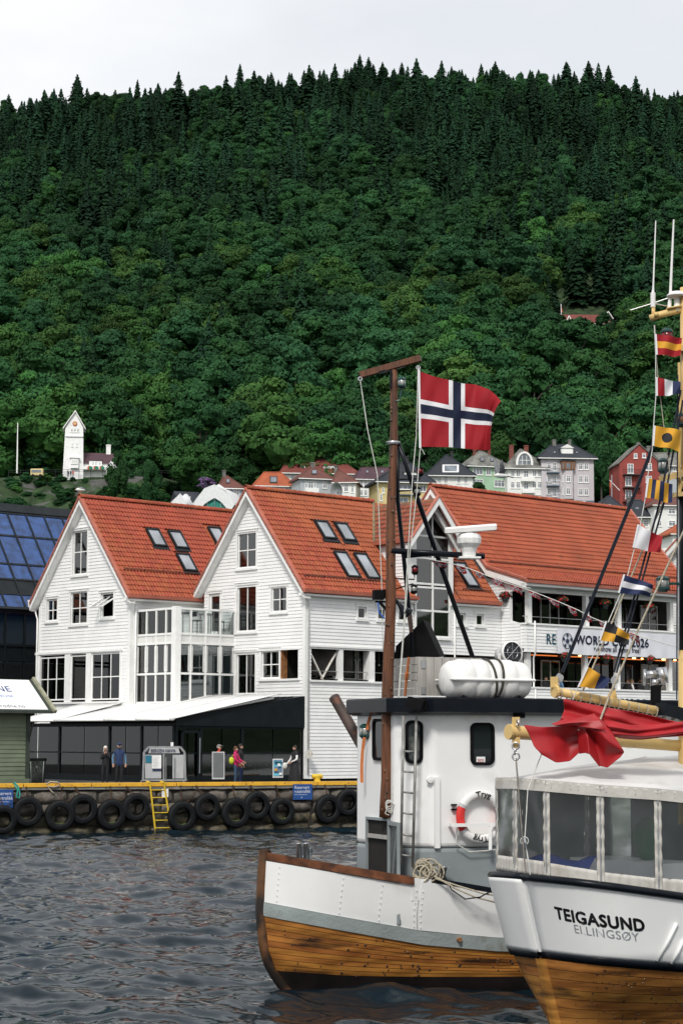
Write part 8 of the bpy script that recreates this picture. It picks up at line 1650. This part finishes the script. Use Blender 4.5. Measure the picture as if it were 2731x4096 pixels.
def aboard(name, x0, x1, yt, yb, Y, face, lab, extra=None):
    p = lambda x, y, d=0.: at(x, y, Y+d); e = empty(name, p((x0+x1)/2, yb), lab, 'sign board'); h = V((0, .18, 0))
    MB().hexa([p(x0, yb), p(x1, yb), p(x1, yb, .04), p(x0, yb, .04), p(x0, yt, .2), p(x1, yt, .2), p(x1, yt, .24), p(x0, yt, .24)]).build('frame', 'gate_grey', e); f = 4
    MB().hexa([p(x0+f, yb-f-4, -.005), p(x1-f, yb-f-4, -.005), p(x1-f, yb-f-4, .02), p(x0+f, yb-f-4, .02), p(x0+f, yt+f, .19), p(x1-f, yt+f, .19), p(x1-f, yt+f, .21), p(x0+f, yt+f, .21)]).build('face', face, e)
    for x in (x0+3, x1-3): MB().bar(p(x, yt+4, .24), p(x, yb, .6), .04).build('leg', 'grey_metal', e)
    if extra: extra(e, p)
aboard('chalk_board', 848, 898, 3008, 3118, 86.5, 'slate_face', 'blank grey pavement board beside the person in the red jacket')
def poster(e, p):
    for (t, b, m) in ((3042, 3046, 'poster_dark'), (3068, 3090, 'poster_dark')): MB().hexa([p(1096, b, -.02), p(1127, b, -.02), p(1127, b, -.01), p(1096, b, -.01), p(1096, t, .1), p(1127, t, .1), p(1127, t, .11), p(1096, t, .11)]).build('poster_print', m, e)
    a = p(1097, 3052, .08); lettering('FJORD CRUISE', .075, 'navy_print', e, lambda x, y: a+V((x, -.03, y)), sx=.8)
    for x, y, m in ((1099, 3080, 'flag_yellow'), (1118, 3096, 'paper_white'), (1112, 3060, 'paper_white')): MB().obox(p(x+4, y, -.03), (.06, 0, 0), (0, .01, 0), (0, 0, .05)).build('poster_print', m, e)
aboard('poster_stand', 1090, 1132, 3036, 3112, 87.5, 'poster_sea', 'pavement stand with blue fjord cruise poster near the woman in the black dress', poster)
c = at(152, 3080, 88.0); e = empty('litter_bin', V((c.x, c.y, ZQ)), 'tall black litter bin beside the green kiosk', 'bin'); q = MB().hexa([V((c.x, c.y, ZQ))+V((x, y, z)) for z, s in ((0, .26), (1.0, .30)) for x, y in ((-s, -s), (s, -s), (s, s), (-s, s))]); bevel(q.build('body', 'anthracite', e), .03); MB().obox(V((c.x, c.y, ZQ+1.05)), (.32, 0, 0), (0, .32, 0), (0, 0, .06)).build('lid', 'matt_black', e)
MB().obox(P(-.2, .42, 3.15)+GV*.2, GV*.16, SV*.06, (0, 0, .2)).build('meter_box', 'worn_white', H2)
# hanging flower baskets
def basket(c, lab):
    e = empty('flower_basket', c-V((0, 0, .25)), lab, 'flower basket', 'hanging flower baskets'); MB().lathe([(.10, -.22), (.17, -.05), (.18, 0)], c, (0, 0, 1), 12).build('pot', 'pot_grey', e, True); r = np.random.default_rng(int(abs(c.x*100)) % 999)
    for nm, m, n, s in (('leaves', 'leaf_green', 160, .05), ('flowers', 'petal_red', 130, .045)):
        d = r.normal(size=(n, 3)); d[:, 2] = np.abs(d[:, 2])*.8; d /= np.linalg.norm(d, axis=1)[:, None]; C = np.array(c)+d*np.array([.36, .36, .30])*(.55+.45*r.random((n, 1)))+np.array([0, 0, .05]); nn = d+r.normal(size=(n, 3))*.5; nn /= np.linalg.norm(nn, axis=1)[:, None]
        o = bpy.data.objects.new(nm, raw_mesh(nm, *leaf_quads(r, C, nn, s, s*1.6), m)); COL.objects.link(o); adopt(o, e)
    MB().tube([c, c+V((0, 0, .55))], .008, 4).build('hanger', 'iron', e)
for i, (x, y) in enumerate(((2020, 2392), (2248, 2408), (2420, 2420), (2594, 2435), (2255, 2632), (2423, 2640), (2597, 2645))):
    c = P(VB+.05, tz(x, y, VB+.05)[0], tz(x, y, VB+.05)[1]) if x > 2100 else P(*(lambda a: (a[0], T3+.2, a[1]))(vz(x, y, T3+.2)))
    basket(c, ('red flower basket on the white gable corner beside the bunting', 'red flower basket, first on the upper balcony from the left', 'red flower basket, second on the upper balcony from the left', 'red flower basket, third on the upper balcony from the left', 'red flower basket, first on the lower balcony under the banner', 'red flower basket, second on the lower balcony under the banner', 'red flower basket, third on the lower balcony under the banner')[i])
# bulbs on the terrace
for o_ in op:
    for k in range(6): u_ = lerp(o_[0]+.3, o_[1]-.2, k/5); z_ = ozt-.3-.25*math.sin(math.pi*k/5)-.1*(k % 3); p = spos(VS2)(u_, z_, -.6); q.ball(p, .06, 8, 6); q.tube([p, V((p.x, p.y, ozt))], .008, 4)
thing(q, 'bulb_string', 'bulb', 'glass bulbs hanging in the open windows beside the wooden mast', 'lights', smooth=True)
# gulls
def gull(c, fly, lab, s=1.):
    e = empty('seagull', c, lab, 'bird'); c = V(c); k = lambda x, y, z: c+V((x*s, y*s, z*s))
    rows = [(-.22, .0, .015), (-.18, .01, .05), (-.08, .02, .085), (.05, .01, .09), (.16, .0, .06), (.28, -.03, .02)]; MB().tube([k(x, 0, z) for x, z, r in rows], [r*s for x, z, r in rows], 10).build('body', 'gull_white', e, True)
    if fly:
        for sg, pts in ((1, [(-.06, .0, .04), (-.10, .12, .22), (-.16, .2, .45), (-.14, .25, .62)]), (-1, [(0, -.02, .04), (.05, -.15, .16), (.0, -.3, .34), (.02, -.38, .5)])):
            ch = (.20, .19, .13, .02); g_ = [[k(x-w_*.5, y, z) for (x, y, z), w_ in zip(pts, ch)], [k(x+w_*.5, y+.01, z-.01) for (x, y, z), w_ in zip(pts, ch)]]; solid(MB().surf(g_).build('wing', ['gull_grey', 'matt_black'], e, True), .012*s)
        MB().prism([k(.22, -.05, -.02), k(.42, -.08, -.06), k(.42, .08, -.06), k(.22, .05, -.02)], (0, 0, .01)).build('tail', 'matt_black', e)
    else:
        MB().tube([k(-.10, 0, .05), k(.05, 0, .07), k(.30, 0, .02)], [.05*s, .09*s, .02*s], 10).build('wing', 'gull_grey', e, True); [MB().tube([k(.02, y, -.08), k(.02, y, -.22)], .008, 5).build('leg', 'flag_yellow', e) for y in (-.03, .03)]
    MB().tube([k(-.22, 0, 0), k(-.29, 0, -.01)], [.014*s, .004*s], 6).build('beak', 'flag_yellow', e)
gull(at(2003, 1903, 60.), True, 'flying gull with one raised wing in front of the mint house', .9)
gull(P(-8.64-HW, -3.98, ZR+.40), False, 'dark perched gull on the left gable peak', 1.0)
# ================================================================ people
for nm, c in (('cl_black', (.014, .014, .017)), ('cl_navy', (.018, .035, .10)), ('cl_denim', (.035, .07, .13)), ('cl_blue', (.10, .20, .33)), ('cl_pink', (.50, .02, .12)), ('cl_red', (.50, .06, .035)), ('cl_white', (.68, .68, .66)), ('cl_lime', (.50, .58, .03)), ('cl_brown', (.20, .09, .045)), ('cl_grey', (.20, .19, .17)), ('hair_white', (.62, .60, .56)), ('hair_dark', (.03, .02, .015)), ('hair_brown', (.10, .05, .025)), ('hair_fair', (.30, .20, .09)), ('shoe', (.02, .02, .02))): mat(nm, c, .8, .15, 8)
STAND = dict(pel=(0, 0, .93), wai=(0, .01, 1.08), che=(0, 0, 1.27), nek=(0, .01, 1.45), jaw=(0, -.025, 1.555), sku=(0, .0, 1.635), top=(0, .0, 1.70), shL=(.165, .01, 1.395), elL=(.22, .03, 1.12), wrL=(.21, -.05, .89), shR=(-.165, .01, 1.395), elR=(-.22, .03, 1.12), wrR=(-.21, -.05, .89), hiL=(.09, 0, .88), knL=(.10, -.02, .48), anL=(.10, .02, .08), toL=(.11, -.14, .035), hiR=(-.09, 0, .88), knR=(-.10, -.02, .48), anR=(-.10, .02, .08), toR=(-.11, -.14, .035))
SIT = dict(STAND); SIT.update(knL=(.11, -.42, .90), anL=(.11, -.42, .48), toL=(.11, -.56, .44), knR=(-.11, -.42, .90), anR=(-.11, -.42, .48), toR=(-.11, -.56, .44), elL=(.23, -.06, 1.12), wrL=(.12, -.30, 1.13), elR=(-.23, -.06, 1.12), wrR=(-.12, -.30, 1.13))
RAD = dict(pel=(.15, .115), wai=(.135, .10), che=(.165, .115), nek=(.055, .055), jaw=(.062, .072), sku=(.082, .095), top=(.055, .065), shL=(.07, .07), elL=(.05, .05), wrL=(.033, .033), hiL=(.085, .09), knL=(.06, .062), anL=(.042, .045), toL=(.04, .03))
BON = [('pel', 'wai', 'T'), ('wai', 'che', 'T'), ('che', 'nek', 'T'), ('nek', 'jaw', 'S'), ('jaw', 'sku', 'S'), ('sku', 'top', 'S')]
for s in 'LR': BON += [('che', 'sh'+s, 'T'), ('sh'+s, 'el'+s, 'A'), ('el'+s, 'wr'+s, 'A'), ('pel', 'hi'+s, 'B'), ('hi'+s, 'kn'+s, 'B'), ('kn'+s, 'an'+s, 'B'), ('an'+s, 'to'+s, 'F')]
def person(foot, ang, H, label, cols, pose=None, base=STAND, hair='hair_brown', long_=0, cap=None, stout=1., group=None, skirt=None):
    J = {k: V(v) for k, v in dict(base, **(pose or {})).items()}; names = list(J); vs = [J[n] for n in names]; rad = [RAD.get(n, RAD.get(n[:-1]+'L')) for n in names]; ed = [(names.index(a), names.index(b)) for a, b, _ in BON]; reg = [(J[a], J[b], r) for a, b, r in BON]
    for s, sg in (('L', 1), ('R', -1)):
        w_ = J['wr'+s]; d = (w_-J['el'+s]).normalized(); sd = d.cross(V((0, 1, .2))).normalized(); pi = len(vs); pm = w_+d*.075; vs.append(pm); rad.append((.030, .022)); ed.append((names.index('wr'+s), pi)); reg.append((w_+d*.02, pm, 'H'))
        for k, (off, ln) in enumerate(((-.026, .060), (-.009, .072), (.009, .068), (.026, .052), (.040, .040))):
            b = pm+sd*off+d*(.03 if k < 4 else -.02); t = b+d*ln*.9+V((0, -.02, -.01))+(sd*.02 if k == 4 else V()); n0 = len(vs); vs += [b, t]; rad += [(.009, .009), (.007, .007)]; ed += [(pi, n0), (n0, n0+1)]; reg.append((b, t, 'H'))
    sc_ = H/1.74; me = bpy.data.meshes.new('body'); me.from_pydata([tuple(v) for v in vs], ed, []); o = bpy.data.objects.new('body', me); COL.objects.link(o); o.modifiers.new('skin', 'SKIN'); ss = o.modifiers.new('sub', 'SUBSURF'); ss.levels = 1; ss.render_levels = 1
    for i, r in enumerate(rad):
        f = stout if names[i:i+1] and names[i] in ('pel', 'wai', 'che') else 1.; me.skin_vertices[0].data[i].radius = (r[0]*f, r[1]*f)
    me.skin_vertices[0].data[0].use_root = True
    dg = bpy.context.evaluated_depsgraph_get(); m2 = bpy.data.meshes.new_from_object(o.evaluated_get(dg)); bpy.data.objects.remove(o)
    keys = ['skin', cols['T'], cols['A'], cols['B'], 'shoe']; [m2.materials.append(MT[k]) for k in keys]; ix = dict(S=0, H=0, T=1, A=2, B=3, F=4); mi = []
    for p in m2.polygons:
        c = p.center; best = (9, 'T')
        for a, b, r in reg:
            d = b-a; t = max(0, min(1, (c-a).dot(d)/d.length_squared)); q = (c-(a+d*t)).length-(.08 if r == 'T' else 0); best = min(best, (q, r))
        mi.append(ix[best[1]] if not (best[1] == 'S' and c.z < J['nek'].z+.02) else 1)
    m2.polygons.foreach_set('material_index', mi); m2.polygons.foreach_set('use_smooth', [True]*len(mi)); m2.name = 'body'
    ca, sa = math.cos(ang), math.sin(ang); f = V(foot); tr = lambda p: V((f.x+(p[0]*ca-p[1]*sa)*sc_, f.y+(p[0]*sa+p[1]*ca)*sc_, f.z+p[2]*sc_))
    for v in m2.vertices: v.co = tr(v.co)
    e = empty('person', f, label, 'person', group); b = bpy.data.objects.new('body', m2); COL.objects.link(b); adopt(b, e); hd = J['sku']
    hm = MB(); hm.ball(hd+V((0, .022, .022)), (.088, .095, .095), 12, 8)
    if long_: hm.ball(hd+V((0, .06, -.08)), (.095, .055, .11+.06*long_), 10, 7)
    hm.v = [tuple(tr(p)) for p in hm.v]; hm.build('hair', hair, e, True)
    for nm, p, r_, m in (('nose', (0, -.098, -.035), (.014, .018, .022), 'skin'), ('ear', (.085, 0, -.03), (.012, .022, .032), 'skin'), ('ear', (-.085, 0, -.03), (.012, .022, .032), 'skin'), ('eye', (.032, -.088, -.005), (.012, .008, .009), 'hair_dark'), ('eye', (-.032, -.088, -.005), (.012, .008, .009), 'hair_dark'), ('mouth', (0, -.088, -.085), (.024, .008, .007), 'cl_brown')):
        q = MB().ball(hd+V(p), r_, 6, 4); q.v = [tuple(tr(p_)) for p_ in q.v]; q.build(nm, m, e, True)
    if cap: q = MB(); q.ball(hd+V((0, .01, .055)), (.10, .108, .07), 12, 7); q.obox(hd+V((0, -.13, .045)), (.065, 0, 0), (0, .06, -.01), (0, 0, .008)); q.v = [tuple(tr(p)) for p in q.v]; q.build('cap', cap, e, True)
    if skirt: q = MB(); q.lathe([(.15, 1.08), (.19, .9), (.26, .55), (.36, .08), (.35, .06)], (0, 0, 0), (0, 0, 1), 18); q.v = [tuple(tr((x*1.0, y*.8+.0, z))) for x, y, z in q.v]; q.build('skirt', skirt, e, True)
    return e, tr
def on_quay(px, Y): p = at(px, 3100, Y); return V((p.x, p.y, ZQ))
person(on_quay(420, 86.0), R(8), 1.66, 'white-haired woman in black with both hands raised to her face', dict(T='cl_black', A='cl_black', B='cl_black'), dict(elL=(.20, -.12, 1.15), wrL=(.06, -.20, 1.40), elR=(-.20, -.12, 1.15), wrR=(-.06, -.20, 1.38)), hair='hair_white', long_=.6)
person(on_quay(476, 85.8), R(12), 1.78, 'man in blue jacket, dark trousers and dark cap beside the white-haired woman', dict(T='cl_navy', A='cl_blue', B='cl_black'), dict(elL=(.27, .05, 1.12), elR=(-.27, .05, 1.12), wrL=(.26, -.03, .9), wrR=(-.26, -.03, .9)), cap='cl_navy', hair='hair_white', stout=1.1)
person(on_quay(876, 87.4), R(60), 1.72, 'person in red jacket and pale cap behind the grey pavement board', dict(T='cl_red', A='cl_red', B='cl_black'), cap='cl_grey', hair='hair_white')
e, tr = person(on_quay(943, 86.2), R(75), 1.66, 'dark-haired woman in pink jacket and jeans facing right', dict(T='cl_pink', A='cl_pink', B='cl_denim'), dict(elL=(.22, -.10, 1.13), wrL=(.12, -.30, 1.05), elR=(-.22, -.06, 1.12), wrR=(-.14, -.27, 1.0)), hair='hair_brown', long_=.2, stout=1.1)
q = MB(); q.ball(tr((-.27, .12, 1.10)), (.11, .07, .16)); q.tube([tr((-.2, .12, 1.3)), tr((.0, .05, 1.42)), tr((.14, .1, 1.3))], .015, 5); thing(q, 'shoulder_bag', 'cl_lime', 'lime yellow shoulder bag carried by the woman in pink', 'bag', smooth=True)
q = MB(); q.ball(tr((-.1, -.25, .90)), (.09, .06, .10)); q.tube([tr((-.1, -.2, 1.0)), tr((-.16, -.1, 1.3)), tr((.1, 0, 1.42))], .012, 5); thing(q, 'handbag', 'cl_brown', 'brown handbag held in front by the woman in pink', 'bag', smooth=True)
person(on_quay(962, 87.2), R(80), 1.76, 'dark-clothed person close behind the woman in pink', dict(T='cl_black', A='cl_black', B='cl_navy'), hair='hair_dark')
e, tr = person(on_quay(1178, 87.3), R(-55), 1.70, 'woman in long black dress with white sleeves leaning by the veranda corner', dict(T='cl_black', A='cl_white', B='cl_black'), dict(nek=(0, .0, 1.45), elL=(.25, -.05, 1.12), wrL=(.10, -.22, 1.02), elR=(-.25, -.05, 1.12), wrR=(-.20, -.28, .92)), hair='hair_dark', skirt='cl_black')
thing(MB().ball(tr((-.2, -.38, .84)), (.10, .06, .14)), 'paper_packet', 'cl_white', 'white packet held by the woman in the black dress', 'packet', smooth=True)
def seated(p, ang, lab, top_, hair, long_=0, grp=None): return person(p, ang, 1.72, lab, dict(T=top_, A=top_, B='cl_black'), base=SIT, hair=hair, long_=long_, group=grp)
zz = lbot-.98
for x, ang, lab, c, h_, lg in ((2185, 0, 'man in black with dark glasses seated at the lower balcony rail', 'cl_black', 'hair_dark', 0), (2246, 60, 'person in blue leaning at the lower balcony beside the black-clad man', 'cl_blue', 'hair_fair', 0), (2530, 50, 'fair-haired woman in black and white seated at the lower balcony', 'cl_white', 'hair_fair', .5), (2512, -60, 'brown-haired person left of the fair-haired woman on the balcony', 'cl_black', 'hair_brown', .6), (2562, 150, 'man in black seen from behind right of the fair-haired woman', 'cl_black', 'hair_brown', 0), (2655, 200, 'person in brown bending over at the right end of the lower balcony', 'cl_grey', 'hair_brown', 0)):
    t_ = tz(x, 2720, VB-.7)[0]; seated(P(VB-.75, t_, zz-.05), R(ang)+R(40), lab, c, h_, lg, 'balcony guests')
for v, t, ang, lab, c, h_ in ((-7.6, -6.3, 20, 'diner in light blue behind the veranda glass left of the harbour gate', 'cl_blue', 'hair_fair'), (-1.1, -4.0, 40, 'diner in dark clothes behind the veranda glass beside the pink jacket', 'cl_navy', 'hair_brown'), (-1.2, -2.6, 60, 'diner in grey behind the veranda glass left of the fjord poster', 'cl_grey', 'hair_dark'), (-1.0, -.9, -60, 'diner behind the veranda glass above the fjord poster', 'cl_black', 'hair_brown')): seated(P(v, t, ZQ-.0), R(ang), lab, c, h_, 0, 'veranda diners')
for x, c, lab in ((273, 'cl_navy', 'tiny dark figure at the terrace rail in front of the tower, left one'), (283, 'cl_black', 'tiny dark figure at the terrace rail in front of the tower, middle one'), (292, 'cl_red', 'tiny figure in red at the terrace rail in front of the tower')):
    p = at(x, 1908, 502.5); person((p.x, p.y, p.z), R(20), 1.75, lab, dict(T=c, A=c, B='cl_navy'), hair='hair_brown')
